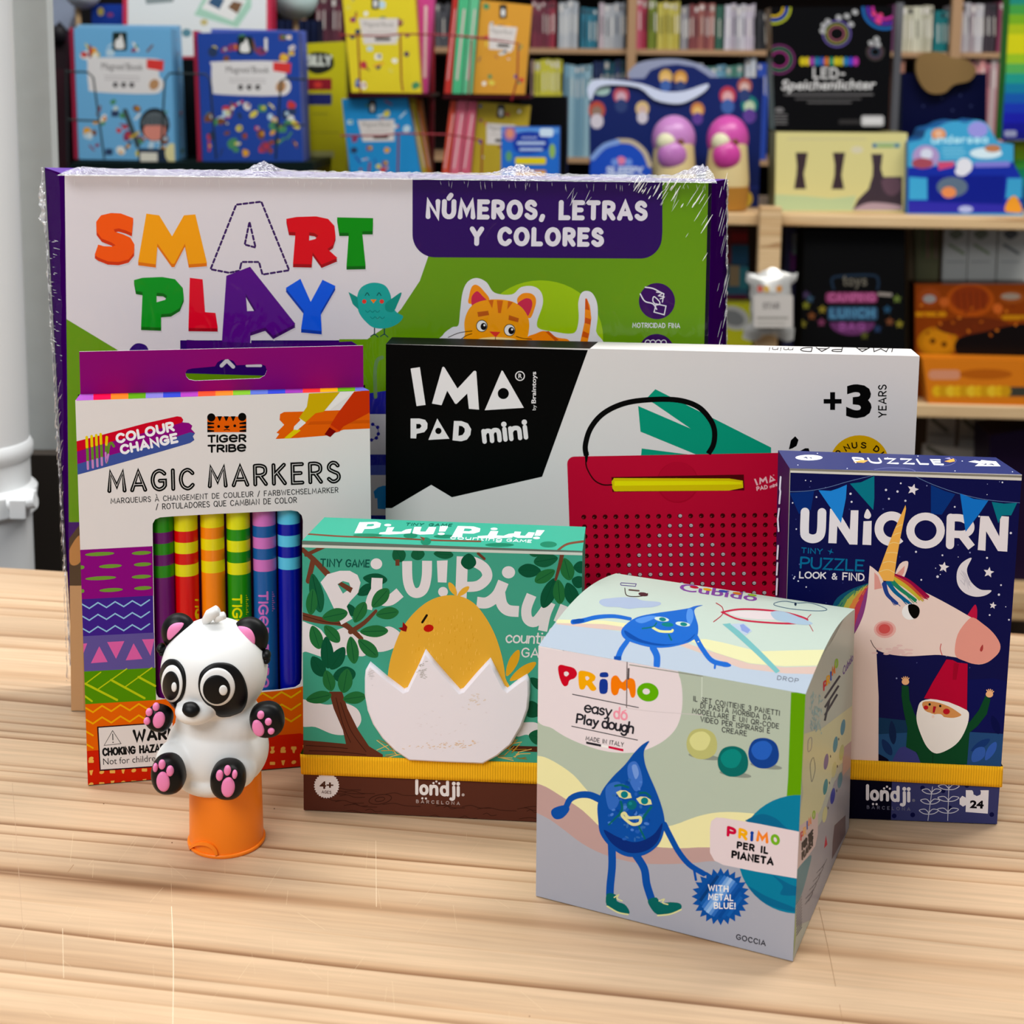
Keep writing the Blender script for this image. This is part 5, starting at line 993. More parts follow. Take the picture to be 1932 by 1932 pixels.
a.poly([(318, 703), (900, 705), (970, 716), (972, 752), (900, 766), (320, 770), (310, 755), (306, 720)], 'c9b42c'); a.poly([(320, 718), (900, 718), (965, 725), (965, 735), (320, 742)], 'ded23c')
a.line([(175, 600), (180, 650), (215, 710), (260, 736), (306, 737)], 7, '2a0c10')
a.line([(178, 590), (173, 535), (200, 450), (265, 375), (370, 325), (500, 306), (640, 308), (740, 340), (800, 400), (826, 460), (822, 530), (795, 580)], 27, '101010', cap=False)
a.line([(178, 575), (178, 620)], 24, '101010', taper=(1, .3))
PK = 'e0a8ac'
a.view(1380, 830, 12.075)
a.poly([(515, 890), (550, 882), (612, 1030), (572, 1040)], PK); a.poly([(640, 855), (655, 855), (715, 905), (775, 835), (795, 840), (832, 985), (798, 992), (772, 905), (725, 965), (705, 965), (672, 925), (672, 1005), (635, 1018)], PK)
a.poly([(882, 803), (1008, 915), (858, 978)], PK, [ell(915, 890, 20)]); a.ell(960, 802, 18, c='c8707a', n=12)
a.st('PAD', (585, 1150), (820, 1105), (-10, -75), 24, PK, sp=.3); a.st('mini', (885, 1095), (1040, 1040), (-12, -62), 20, PK)
a.view(1040, 640, 2.6833)
for j in range(13):
    y0 = 900+49.2*j
    for k in range(20):
        x = 165+54.1*k+j*1.2-(k-9)*j*.25; y = y0-k*.55+j*k*.0
        if x > 1150 or x < 150-0*j+(0 if j < 6 else 0): continue
        a.ell(x, y, 12.5, 12, '3a0a12', n=12)
        if abs(k-9) <= j: a.ell(x+1, y-1, 9.5, 8.5, 'b8aeb0', n=10); a.line([(x-6, y+1), (x+7, y+1)], 2.2, '5a4448', False, cap=False)
        else: a.ell(x-4, y+4, 3.2, c='8a3a40', n=6)
a.poly([(1379, 303), (1412, 303), (1412, 268), (1437, 268), (1437, 303), (1470, 303), (1470, 326), (1437, 326), (1437, 358), (1412, 358), (1412, 326), (1379, 326)], BK)
a.text('3', (1493, 388), (1622, 388), (0, -152), BK, off=.045)
a.text('YEARS', (1695, 394), (1695, 233), (-37, 0), BK, off=.01)
a.poly([(1203, 558), (1213, 512), (1235, 491), (1252, 510), (1242, 540), (1222, 552)], BK); a.poly([(1255, 568), (1285, 552), (1303, 552), (1310, 575)], BK)
a.ell(1560, 628, 150, 142, 'c4982c', n=40)
for ch, x, y, rt in (('O', 1462, 580, -50), ('N', 1503, 555, -32), ('U', 1537, 545, -8), ('S', 1580, 545, 8), ('D', 1640, 562, 38), ('U', 1670, 590, 55)):
    c_, s_ = math.cos(math.radians(rt)), math.sin(math.radians(rt)); a.st(ch, (x-11*c_, y-11*s_+5), (x+11*c_, y+11*s_+5), (24*s_, -26*c_), 7, '201808')
a.line([(1545, 600), (1562, 568), (1580, 600)], 6, '201808', False)
mb.build('carton', T, bevel=0)
# ================= egg game carton (teal)
YP = -.08119; U = Vector((math.cos(YP), math.sin(YP), 0)); V = Vector((-math.sin(YP), math.cos(YP), 0))
pl = Plane((-.07697, .53095, 0), U, (0, 0, 1))
FTL, FTR, FBL, FBR = pl.hit(570, 1021), pl.hit(1099, 1038), pl.hit(573, 1527), pl.hit(1091, 1556)
zt = (FTL.z+FTR.z)/2; FTL.z = FTR.z = zt; FBL.z = FBR.z = .0004
BTL, BTR = on_table(612, 976, zt), on_table(1105, 994, zt); BBL = Vector((BTL.x, BTL.y, .0004)); BBR = Vector((BTR.x, BTR.y, .0004))
T = thing('game_box', ((FBL.x+FBR.x)/2, FBL.y+.015, 0), 'teal game carton with a yellow chick in a raised white eggshell', 'box', None)
mb = MB(); TE = '46907b'
mb.hexa([FBL, FBR, BBR, BBL, FTL, FTR, BTR, BTL], [pm('4a2c22'), mat(ph('4a9f88', 1.0), .45, s=.1), pm(TE), pm('2f6e5c'), pm(TE), pm('2f6e5c')])
tpl = setquad(Plane(FTL, FTR-FTL, BTL-FTL), FTL, FTR, BTR, BTL); ta = Art(tpl, mb); ta.g = 1.05; ta.view(560, 960, 3.45); ta.rough = .45
BR_ = '6a4030'
ta.line([(60, 172), (75, 165), (300, 180), (600, 190), (900, 205), (1200, 212)], 10, BR_, cap=False); ta.line([(1700, 270), (1760, 230), (1865, 212)], 14, BR_)
for x, y, w_, h_ in ((460, 172, 95, 11), (740, 175, 46, 18), (840, 212, 34, 26), (1320, 235, 95, 13), (1638, 232, 55, 20), (960, 180, 70, 12)): ta.ell(x, y, w_, h_, '2c7258', n=16)
ta.poly([(800, 180), (835, 190), (825, 210)], BR_)
WT = 'dfe4e6'
for pts, hl in (([(408, 88), (520, 85), (548, 95), (540, 120), (500, 130), (440, 132), (425, 158), (375, 158)], [[(460, 100), (500, 98), (505, 108), (490, 114), (452, 116)]]), ([(590, 120), (635, 120), (618, 148), (680, 150), (710, 135), (748, 130), (738, 160), (600, 168), (535, 165), (540, 155), (578, 150)], []),
 ([(765, 118), (812, 118), (802, 148), (838, 149), (860, 118), (908, 120), (888, 165), (800, 168), (752, 160)], []), ([(932, 112), (988, 112), (966, 148), (925, 148)], []), ([(1048, 112), (1150, 115), (1195, 128), (1190, 150), (1150, 162), (1080, 160), (1075, 185), (1008, 182)], [[(1092, 128), (1135, 130), (1140, 140), (1120, 147), (1085, 145)]]),
 ([(1262, 144), (1312, 146), (1300, 173), (1345, 176), (1380, 163), (1412, 160), (1402, 188), (1280, 192), (1180, 190), (1176, 178), (1242, 174)], []), ([(1418, 148), (1460, 150), (1452, 174), (1486, 176), (1508, 152), (1550, 155), (1530, 190), (1438, 190), (1406, 180)], []), ([(1562, 138), (1614, 140), (1584, 176), (1546, 175)], [])): ta.poly(pts, WT, hl)
for x, y in ((592, 106), (940, 163), (1284, 131), (1560, 190)): ta.ell(x, y, 23, 8, WT)
ta.st('TINY GAME', (708, 108), (1005, 114), (8, -15), 5, '1f5a48', sp=.3); ta.st('counting', (1000, 196), (1330, 210), (6, -22), 5, WT); ta.st('GAME', (1365, 212), (1525, 220), (4, -16), 4, WT)
a = Art(pl, mb); a.view(560, 960, 3.45); setquad(pl, FTL, FTR, FBR, FBL); a.rough = .5
CW = 'cbc6c8'; LG, LD, LM = '2a6138', '1a4a34', '1f5238'
# clouds
a.blob([(20, 745), (80, 748), (150, 780), (200, 830), (260, 790), (330, 770), (400, 800), (520, 790), (600, 765), (665, 800), (680, 840), (640, 900), (560, 930), (480, 930), (430, 960), (330, 950), (230, 980), (150, 960), (60, 930), (20, 930)], CW)
a.blob([(20, 1250), (100, 1255), (200, 1275), (300, 1262), (390, 1300), (420, 1370), (390, 1430), (320, 1470), (230, 1465), (120, 1420), (20, 1405)], CW)
a.blob([(1420, 1400), (1480, 1390), (1570, 1400), (1570, 1500), (1500, 1470), (1430, 1480)], CW)
# trunk and branches
a.poly([(210, 1190), (295, 1190), (330, 1300), (400, 1440), (470, 1545), (560, 1600), (560, 1640), (30, 1610), (30, 1505), (160, 1515), (320, 1530), (300, 1440), (240, 1300)], '593226')
for p in ([(255, 1230), (300, 1400), (350, 1520)], [(285, 1260), (350, 1440), (450, 1580)], [(60, 1540), (200, 1548), (330, 1560)], [(80, 1575), (260, 1580), (450, 1600)]): a.line(p, 5, '38201a')
a.line([(20, 695), (150, 725), (290, 745), (360, 790), (420, 845)], 46, '5f382a', taper=(1.1, .6)); a.line([(350, 800), (440, 740), (515, 665)], 34, '5f382a', taper=(1, .6))
a.line([(30, 690), (180, 735), (300, 750)], 5, '3d231b'); a.line([(20, 250), (110, 330), (200, 425)], 40, '5f382a', False, taper=(.7, 1)); a.line([(105, 340), (75, 470)], 34, '5f382a', False); a.line([(60, 300), (190, 240)], 24, '5f382a', False)
a.line([(1410, 1560), (1570, 1565)], 36, '46271e', False)
# lettering
L_ = lambda *q: a.line(*q)
for lf in ((430, 450, 160, 5, 75, LD), (395, 560, 130, -30, 70, LD), (330, 620, 90, 60, 60, LD), (100, 420, 260, 78, 90, LM), (105, 520, 170, 95, 75, LG)): a.leaf(*lf, '16402c')
a.poly([(155, 478), (200, 425), (280, 403), (345, 403), (395, 430), (415, 480), (400, 545), (345, 605), (325, 635), (345, 690), (362, 715), (290, 755), (240, 645), (195, 550)], CW, [[(265, 490), (300, 470), (340, 480), (352, 515), (300, 552)]])
a.poly([(268, 492), (290, 475), (365, 515), (350, 548)], '5f382a'); a.ell(518, 358, 38, 36, CW)
a.line([(523, 450), (522, 540), (555, 590), (610, 592), (672, 545)], 72, CW, cap=False); a.line([(512, 520), (480, 585), (465, 655)], 50, CW, cap=False)
a.line([(718, 340), (722, 460), (745, 530), (785, 548), (825, 520), (845, 440), (848, 338)], 64, CW, cap=False)
a.poly([(912, 338), (982, 335), (975, 480), (918, 478)], CW); a.ell(952, 540, 32, c=CW)
a.line([(1078, 310), (1068, 585)], 74, CW, False, cap=False); a.line([(1090, 350), (1150, 345), (1220, 385), (1238, 445), (1180, 500), (1085, 508)], 66, CW, cap=False)
a.ell(1378, 413, 43, 40, CW); a.line([(1172, 608), (1240, 610), (1305, 560), (1345, 475)], 72, CW, cap=False); a.line([(1320, 545), (1335, 620), (1375, 660), (1445, 668)], 72, CW, cap=False)
a.line([(1528, 560), (1495, 650), (1505, 720), (1560, 730), (1640, 625)], 66, CW, cap=False); a.line([(1655, 610), (1622, 690), (1600, 795)], 60, CW, cap=False); a.line([(1745, 630), (1700, 740)], 62, CW, cap=False); a.ell(1670, 800, 30, c=CW)
a.st('TINY', (155, 374), (290, 376), (2, -46), 9, '1d4a40', sp=.28); a.st('GAME', (320, 376), (470, 378), (2, -44), 9, '1d4a40', sp=.25)
a.st('counting', (1362, 868), (1690, 880), (6, -72), 10, CW, sp=.14); a.st('GAME', (1465, 962), (1690, 972), (2, -55), 9, CW, sp=.22)
# leaves
for lf in ((490, 640, 160, -48, 90, LG), (375, 740, 150, -62, 80, LG), (165, 710, 170, -12, 88, LG), (515, 690, 150, -8, 80, LG), (410, 800, 185, -2, 78, LG), (100, 760, 160, 72, 85, LG), (180, 760, 145, 48, 80, LG), (400, 850, 170, 42, 85, LG), (350, 830, 180, 82, 80, LG),
 (190, 830, 210, 86, 85, LD), (310, 900, 170, 122, 90, LD), (100, 960, 150, 60, 90, LD), (235, 1095, 150, -10, 110, LD), (190, 1050, 140, 75, 80, LG), (330, 1040, 160, 100, 95, LG), (60, 1245, 170, -12, 80, LG), (300, 1240, 150, -8, 80, LG),
 (640, 255, 100, 62, 90, LM), (780, 255, 80, 80, 90, LM), (890, 290, 130, 5, 60, LM), (1120, 290, 105, 92, 100, LD), (1600, 270, 90, 165, 60, LM), (1590, 405, 150, 182, 90, LD), (1700, 320, 160, 170, 90, LM), (1680, 400, 150, 150, 80, LG), (1740, 320, 150, 75, 90, LG), (1680, 450, 210, 112, 90, LD), (1700, 460, 160, 85, 80, LG), (1760, 480, 160, 70, 90, LD), (1800, 380, 90, 0, 80, LD), (1790, 460, 90, 20, 80, LD),
 (1520, 1100, 120, 40, 60, LD), (1520, 1250, 110, 70, 90, LD), (1500, 1350, 110, -30, 70, LD), (1510, 1470, 120, 15, 100, LM)): a.leaf(*lf, '17432c')
a.line([(1735, 250), (1715, 350), (1685, 460)], 32, '5f382a', taper=(1, .5)); a.line([(655, 330), (655, 370)], 26, '5f382a', False, cap=False); a.line([(1180, 290), (1220, 325)], 18, '5f382a')
# chick
r = random.Random(4)
for k in range(46):
    x, an = (590+k*3, 200) if k % 2 else (1290+k*3.6, -20); y = 1590+r.uniform(-60, 40); q = math.radians(an+r.uniform(-45, 35)); L2 = r.uniform(40, 110); a.line([(x, y), (x+L2*math.cos(q), y+L2*math.sin(q))], 5, r.choice(['b08a48', 'c9a868', '8a6a30']), False)
a.leaf(1365, 1090, 190, -65, 60, 'c4943c'); a.leaf(1385, 1120, 210, -35, 60, 'c4943c')
CH = 'cc9d48'
a.blob([(590, 1120), (605, 1000), (640, 880), (690, 770), (770, 670), (860, 600), (960, 565), (1060, 568), (1150, 612), (1225, 700), (1290, 820), (1335, 960), (1358, 1100), (1362, 1200), (960, 1260), (600, 1200)], CH)
for k in range(120):
    u, v = r.uniform(-.8, .8), r.uniform(0, 1); x = 985+u*(160+230*v); y = 640+v*420; a.line([(x, y), (x-2, y+r.uniform(12, 26))], 3.5, r.choice(['d8ac5c', 'c4923c']), False, cap=False)
a.leaf(1040, 565, 100, -120, 40, CH); a.leaf(1045, 570, 100, -40, 36, CH)
a.line([(817, 738), (846, 693)], 15, '1c1410', False); a.ell(858, 777, 33, 24, 'a82420', -10); a.poly([(690, 735), (720, 768), (712, 800), (690, 795), (660, 776), (688, 770)], '7c1c1c')
# lower wood strip
a.view(560, 1280, 3.45)
a.poly([(20, 600), (1900, 700), (1900, 1000), (20, 900)], '512f26')
for k in range(26):
    x = r.uniform(60, 1500); y = 690+x*.05+r.uniform(0, 170); L2 = r.uniform(80, 260); a.line([(x, y), (x+L2*.3, y-8), (x+L2*.6, y+8), (x+L2, y+L2*.05)], 4, '35201a')
a.line(ell(543, 787, 74, 30, -10, 16), 5, '35201a', closed=True); a.line(ell(541, 787, 32, 13, -10, 12), 5, '35201a', closed=True)
a.poly([(194+(84 if i % 2 else 76)*math.cos(i*math.pi/30), 698+(84 if i % 2 else 76)*math.sin(i*math.pi/30)) for i in range(60)], 'd6d0ce')
a.text('4+', (148, 716), (238, 718), (0, -46), '4a2c22', off=.03); a.text('AGES', (163, 746), (223, 750), (0, -17), '4a2c22', off=.02)
def londji(a, x0, y0, x1, y1, h, c, c2):
    D = lambda t: (x0+(x1-x0)*t, y0+(y1-y0)*t)
    up = (0, -h); w_ = h*.24; sgs = (('l', 0, .02), ('o', .10, .24), ('n', .325, .46), ('d', .56, .70), ('j', .775, .84), ('i', .93, .95))
    for ch, t0, t1 in sgs: a.st(ch, D(t0), D(t1), up, w_, c)
    for t, yy in ((.135, -.36), (.215, -.36), (.385, .86), (.45, 1.0), (.515, .86)): q = D(t); a.ell(q[0], q[1]-h*yy, w_*.36, c=c, n=10)
    q = D(1.05); a.ell(q[0], q[1]-h*.06, w_*.5, c=c2, n=10)
    a.st('BARCELONA', (x0, y0+h*.72), (x1-h*.1, y1+h*.72), (0, -h*.22), h*.045, c2, sp=.75)
londji(a, 778, 748, 1068, 762, 84, 'd6d0ce', 'a89a96')
# lid gap: dark line above the pale board edge
a.view(560, 960, 3.45); a.poly([(20, 208), (1880, 264), (1880, 285), (20, 232)], '5f6a62'); a.poly([(20, 232), (1880, 285), (1880, 303), (20, 250)], 'bcc0b8')
mb.build('carton', T)
# eggshell
egg = [(447, 1090), (452, 1040), (480, 992), (590, 1085), (700, 1168), (722, 1160), (800, 1000), (840, 910), (900, 985), (1000, 1100), (1065, 1172), (1085, 1165), (1170, 1065), (1262, 966), (1300, 1040), (1355, 1150), (1372, 1163), (1440, 1110), (1500, 1072), (1518, 1110), (1520, 1190), (1510, 1290), (1470, 1400), (1400, 1520), (1310, 1595), (1215, 1646), (960, 1636), (735, 1624), (640, 1560), (560, 1480), (500, 1390), (465, 1300), (447, 1200)]
def slab(mb, pl, pts, view, t, m, inset=.0006):
    A = Art(pl, mb); A.view(*view); P = [A.uv(p) for p in pts]; n = len(P)
    def ins(d):
        o = []
        ar = sum(P[i-1][0]*P[i][1]-P[i][0]*P[i-1][1] for i in range(n)); sg = 1 if ar > 0 else -1
        for i in range(n):
            a_, b_, c_ = P[i-1], P[i], P[(i+1) % n]; d1 = math.dist(a_, b_); d2 = math.dist(b_, c_); n1 = (-(b_[1]-a_[1])/d1*sg, (b_[0]-a_[0])/d1*sg); n2 = (-(c_[1]-b_[1])/d2*sg, (c_[0]-b_[0])/d2*sg)
            mx, my = n1[0]+n2[0], n1[1]+n2[1]; ml = math.hypot(mx, my) or 1; k = min(1/max((mx*n1[0]+my*n1[1])/ml, .5), 1.6); o.append((b_[0]+mx/ml*d*k, b_[1]+my/ml*d*k))
        return o
    lv = [(ins(0), 0), (ins(0), t*.55), (ins(inset*.35), t*.85), (ins(inset), t)]
    mb.grid([[pl.P(u, v, h) for u, v in q] for q, h in lv], m, True)
    for tr in tessellate_polygon([[Vector(q+(0,)) for q in lv[-1][0]]]):
        q = [lv[-1][0][i] for i in tr]; ar = (q[1][0]-q[0][0])*(q[2][1]-q[0][1])-(q[2][0]-q[0][0])*(q[1][1]-q[0][1])
        if ar < 0: q = q[::-1]
        mb.face([pl.P(u, v, t) for u, v in q], m)
pl.quad = None; mb = MB(); EG = pm('d9d4da', .45); slab(mb, pl, egg, (560, 960, 3.45), .0026, EG, .0009)
pl2 = Plane(pl.P(0, 0, .0026), pl.U, pl.V); a = Art(pl2, mb); a.view(560, 960, 3.45)
for k in range(170):
    z = r.choice([((900, 1545), 160, 26, 'cdb8a6'), ((1060, 1535), 130, 24, 'cdb49c'), ((820, 1060), 24, 70, 'b5b0b0'), ((1170, 1250), 60, 50, 'cfc2b8'), ((980, 1400), 330, 170, 'd3ccd0'), ((490, 1080), 20, 40, 'c6c2c6')]); (x, y), sx2, sy2, c = z; a.ell(x+r.gauss(0, .5)*sx2, y+r.gauss(0, .5)*sy2, r.uniform(4, 13), r.uniform(1.5, 4), c, r.uniform(-30, 20), 6)
mb.build('eggshell', T, label='raised white eggshell with brown smudges')
# elastic band round the carton
def band(T, q, back, t=.0007, nm='elastic_band'):
    """q: four photo corners on the front plane; back: depth vector"""
    m = bpy.data.materials.get('ribbed_elastic')
    if not m:
        m = bpy.data.materials.new('ribbed_elastic'); m.use_nodes = True; n = m.node_tree.nodes; l = m.node_tree.links; b = n['Principled BSDF']; b.inputs['Base Color'].default_value = lin('ffbc1c')+(1,); b.inputs['Roughness'].default_value = .8; b.inputs['Specular IOR Level'].default_value = .1
        tc = n.new('ShaderNodeTexCoord'); wv = n.new('ShaderNodeTexWave'); wv.bands_direction = 'X'; wv.inputs['Scale'].default_value = 330; wv.inputs['Distortion'].default_value = .4; l.new(tc.outputs['Object'], wv.inputs['Vector'])
        bp = n.new('ShaderNodeBump'); bp.inputs['Strength'].default_value = .4; bp.inputs['Distance'].default_value = .0002; l.new(wv.outputs['Fac'], bp.inputs['Height']); l.new(bp.outputs[0], b.inputs['Normal'])
        mp = n.new('ShaderNodeMapRange'); mp.inputs['To Min'].default_value = .8; mp.inputs['To Max'].default_value = 1.08; sc = n.new('ShaderNodeVectorMath'); sc.operation = 'SCALE'; sc.inputs[0].default_value = lin('ffbc1c'); l.new(wv.outputs['Fac'], mp.inputs['Value']); l.new(mp.outputs[0], sc.inputs['Scale']); l.new(sc.outputs[0], b.inputs['Base Color'])
    TL, TR, BR, BL = q; mb = MB(); N = pl.N; rows = []
    n_ = 24
    for A, B in ((TL, BL), (TR, BR)): pass
    d = back; cor = []
    def ring(L, Rr):
        f = [L+(Rr-L)*(i/n_)+N*t for i in range(n_+1)]
        out = (Rr-L).normalized()*t
        return [L-out+d]+[L-out+d*.5]+[L-out+N*t*.3]+f+[Rr+out+N*t*.3, Rr+out+d*.5, Rr+out+d]
    nr = 5; R_ = []
    for j in range(nr+1):
        v = j/nr; R_.append(ring(TL*(1-v)+BL*v, TR*(1-v)+BR*v))
    inner = lambda row: [p-N*t*.9 for p in row]
    mb.grid([inner(R_[0])]+R_+[inner(R_[-1])], m, False); return mb.build(nm, T)
back = V*.036
P4 = [pl.hit(570, 1423), pl.hit(1098, 1443), pl.hit(1098, 1482), pl.hit(570, 1459)]
P4[0] = P4[0]; band(T, [pl.hit(569.5, 1423), pl.hit(1096, 1442), pl.hit(1094, 1481), pl.hit(571.5, 1459.5)], back)
# ================= unicorn puzzle carton
YU = -.058847; U = Vector((math.cos(YU), math.sin(YU), 0)); V = Vector((-math.sin(YU), math.cos(YU), 0))
pl = Plane((.10283, .53091, 0), U, (0, 0, 1))
FTL, FTR, FBR = pl.hit(1490, 883), pl.hit(1928, 896), pl.hit(1881, 1556); FBL = pl.hit(1474, 1538)
zt = (FTL.z+FTR.z)/2; FTL.z = FTR.z = zt; FBL.z = FBR.z = .0004
BTL, BTR = on_table(1468, 849.5, zt), on_table(1879, 863, zt); BBL = Vector((FBL.x, FBL.y, .0004))+V*.0325; BBR = Vector((FBR.x, FBR.y, .0004))+V*.0325
T = thing('puzzle_box', ((FBL.x+FBR.x)/2, FBL.y+.015, 0), 'navy puzzle carton picturing a unicorn head above a bearded gnome in a red hat', 'box')
NV = '0e1240'; mb = MB()
mb.hexa([FBL, FBR, BBR, BBL, FTL, FTR, BTR, BTL], [pm('2a2c50'), pm('2f335e', .4), pm(NV), pm('141238'), pm(NV), pm('2a1440')])
ta = Art(setquad(Plane(FTL, FTR-FTL, BTL-FTL), FTL, FTR, BTR, BTL), mb); ta.view(1450, 840, 4.0083); ta.rough = .45
ta.ell(306, 94, 103, 21, 'd8dce4'); ta.text('4+', (265, 100), (345, 104), (-10, -14), '33355a', off=.02)
ta.st('PUZZLE', (660, 130), (1320, 146), (-24, -34), 12, 'dfe0e6', sp=.34)
ta.poly([(640, 128), (700, 112), (755, 116), (720, 134)], 'd89858'); ta.poly([(1330, 122), (1400, 100), (1410, 122), (1370, 130)], 'd89858'); ta.poly([(1330, 100), (1370, 92), (1380, 108)], '8a86a8')
ta.line([(1380, 92), (1420, 115), (1380, 148), (1300, 160)], 2.5, '6a6e98'); ta.line([(800, 185), (900, 172), (1050, 178), (1110, 196)], 2.5, '6a6e98')
ta.poly([(1510, 125), (1560, 115), (1600, 122), (1610, 112), (1660, 118), (1720, 122), (1755, 160), (1560, 158), (1590, 138)], 'e4e6ec'); ta.text('24', (1620, 148), (1715, 152), (-14, -12), '33355a', off=.02)
for x, y in ((370, 62), (222, 150), (595, 176), (1130, 82), (1465, 120), (1845, 202), (1410, 195), (1560, 72), (900, 95)): ta.ell(x, y, 5, 3, 'c8cce0', n=8)
# spine side
sa = Art(setquad(Plane(FTL, BTL-FTL, FBL-FTL), FTL, BTL, BBL, FBL), mb); sa.view(1450, 840, 4.0083)
for pts in ([(92, 240), (86, 330), (90, 350), (82, 440)], [(80, 480), (70, 560), (76, 650)], [(72, 760), (66, 860)], [(68, 890), (62, 980)], [(66, 1010), (60, 1130)]): sa.line(pts, 13, 'd0ccd8', False)
a = Art(pl, mb); setquad(pl, FTL, FTR, FBR, FBL); a.view(1450, 840, 4.0083); a.rough = .5
# clip right edge by the slanting side is slight; keep prints inside
r = random.Random(9)
for k in range(90):
    x, y = r.uniform(140, 1870), r.uniform(230, 2000); a.ell(x, y, r.choice([3.5, 4, 5, 6.5]), c=r.choice(['7a80a8', '4a5080', 'c8cce0', '2c3264']), n=8)
a.line([(150, 352), (300, 345), (450, 318), (600, 275), (790, 228)], 4, '5c7098'); a.line([(1100, 232), (1250, 300), (1450, 368), (1650, 412), (1900, 436)], 4, '5c7098')
a.poly([(160, 362), (345, 345), (320, 490), (230, 520)], '102a66'); a.poly([(1228, 300), (1330, 345), (1412, 370), (1310, 525), (1228, 520)], '10306e')
WT = 'd3ced2'
a.line([(276, 505), (272, 650), (285, 690), (330, 708), (375, 695), (398, 650), (404, 508)], 66, WT)
a.poly([(465, 480), (520, 482), (615, 640), (622, 492), (680, 492), (672, 752), (612, 750), (520, 610), (514, 742), (452, 740)], WT)
a.poly([(718, 575), (780, 572), (776, 755), (710, 752)], WT); a.blob([(748, 482), (775, 525), (765, 552), (745, 556), (724, 545), (728, 515)], WT)
a.line(ell(930, 632, 95, 98, 0, 20, 45, 315)[0:], 66, WT, cap=False)
a.poly(ell(1187, 645, 146, 136, n=32), WT, [ell(1187, 645, 84, 78, n=28)])
a.line([(1378, 548), (1372, 755)], 62, WT); a.line([(1380, 548), (1460, 552), (1520, 590), (1525, 640), (1480, 672), (1390, 672)], 56, WT); a.line([(1460, 675), (1535, 772)], 62, WT, False, cap=False)
a.poly([(1602, 535), (1665, 537), (1745, 690), (1752, 535), (1818, 540), (1805, 805), (1735, 800), (1645, 650), (1640, 798), (1582, 792)], WT)
a.poly([(378, 340), (470, 345), (530, 325), (592, 298), (585, 400), (548, 588)], '2f78c0'); a.poly([(615, 290), (700, 280), (800, 232), (800, 400), (792, 490)], '1f6a7a')
a.poly([(1448, 365), (1550, 405), (1662, 418), (1600, 510), (1490, 655)], '2668b4'); a.poly([(1688, 428), (1780, 442), (1880, 435), (1835, 530), (1765, 530), (1738, 590)], '1f6a7a')
a.star(1092, 335, 45, WT, rot=-75)
for x, y, s_ in ((888, 338, 9), (975, 350, 9), (910, 405, 8), (1035, 420, 8), (620, 367, 9), (628, 428, 8), (362, 392, 7), (182, 436, 6), (1000, 288, 7), (1408, 466, 7), (1592, 538, 7), (1832, 664, 9), (1278, 994, 10), (1115, 806, 8), (1315, 832, 7), (1652, 852, 8), (1758, 1058, 7), (1742, 1130, 9), (1672, 1284, 7), (1818, 1320, 7), (285, 1072, 6), (1155, 1018, 7), (198, 995, 6), (210, 634, 6), (280, 266, 5)): a.ell(x, y, s_, c='c4c4d2', n=10)
for x, y, s_ in ((1325, 922, 42), (1665, 962, 42), (1697, 1212, 28)): a.star(x, y, s_, WT, rot=-80)
a.blob([(1535, 852), (1462, 890), (1425, 960), (1430, 1050), (1480, 1115), (1560, 1145), (1640, 1135), (1685, 1098), (1600, 1090), (1530, 1030), (1500, 940)], 'cdc9ce', n=6)
for k in range(14): a.line([(1470+r.uniform(-20, 25), 960+r.uniform(-30, 60)), (1480+r.uniform(-10, 60), 1060+r.uniform(-30, 30))], 5, r.choice(['b4b0b8', 'bdb9c0']), False)
TQ = '1f5f84'
a.st('TINY', (250, 812), (405, 822), (2, -36), 8, TQ, sp=.3); a.star(470, 805, 26, TQ, 4, .3, 20)
a.st('PUZZLE', (243, 926), (716, 950), (4, -78), 14, TQ, sp=.2); a.st('LOOK', (235, 1002), (430, 1008), (2, -44), 10, WT, sp=.22); a.st('&', (480, 1012), (515, 1012), (2, -42), 9, WT); a.st('FIND', (562, 1016), (720, 1024), (2, -50), 10, WT, sp=.25)
# far leaves and ground
a.view(1450, 1200, 4.0083)
a.poly([(780, 610), (1060, 640), (1060, 760), (780, 760)], '1a3350'); a.poly([(780, 745), (1060, 730), (1080, 960), (780, 950)], '27476e'); a.poly([(1520, 725), (1775, 740), (1760, 1000), (1480, 1000)], '27446f')
a.poly([(1500, 330), (1700, 320), (1800, 340), (1780, 730), (1520, 725)], '14174a')
for lf in ((930, 640, 180, 85, 55, '162444'), (860, 780, 140, 60, 60, '1a2c54'), (1530, 870, 170, -32, 55, '1c3468'), (1640, 940, 160, -60, 60, '3555a0'), (1540, 950, 140, -50, 90, '35559c'), (1690, 600, 150, 70, 60, '101440')): a.leaf(*lf)
a.blob([(980, 860), (1040, 835), (1090, 850), (1150, 940), (1150, 990), (940, 990)], '383a72'); a.blob([(660, 930), (720, 890), (790, 880), (860, 905), (900, 950), (660, 960)], '0a0a22')
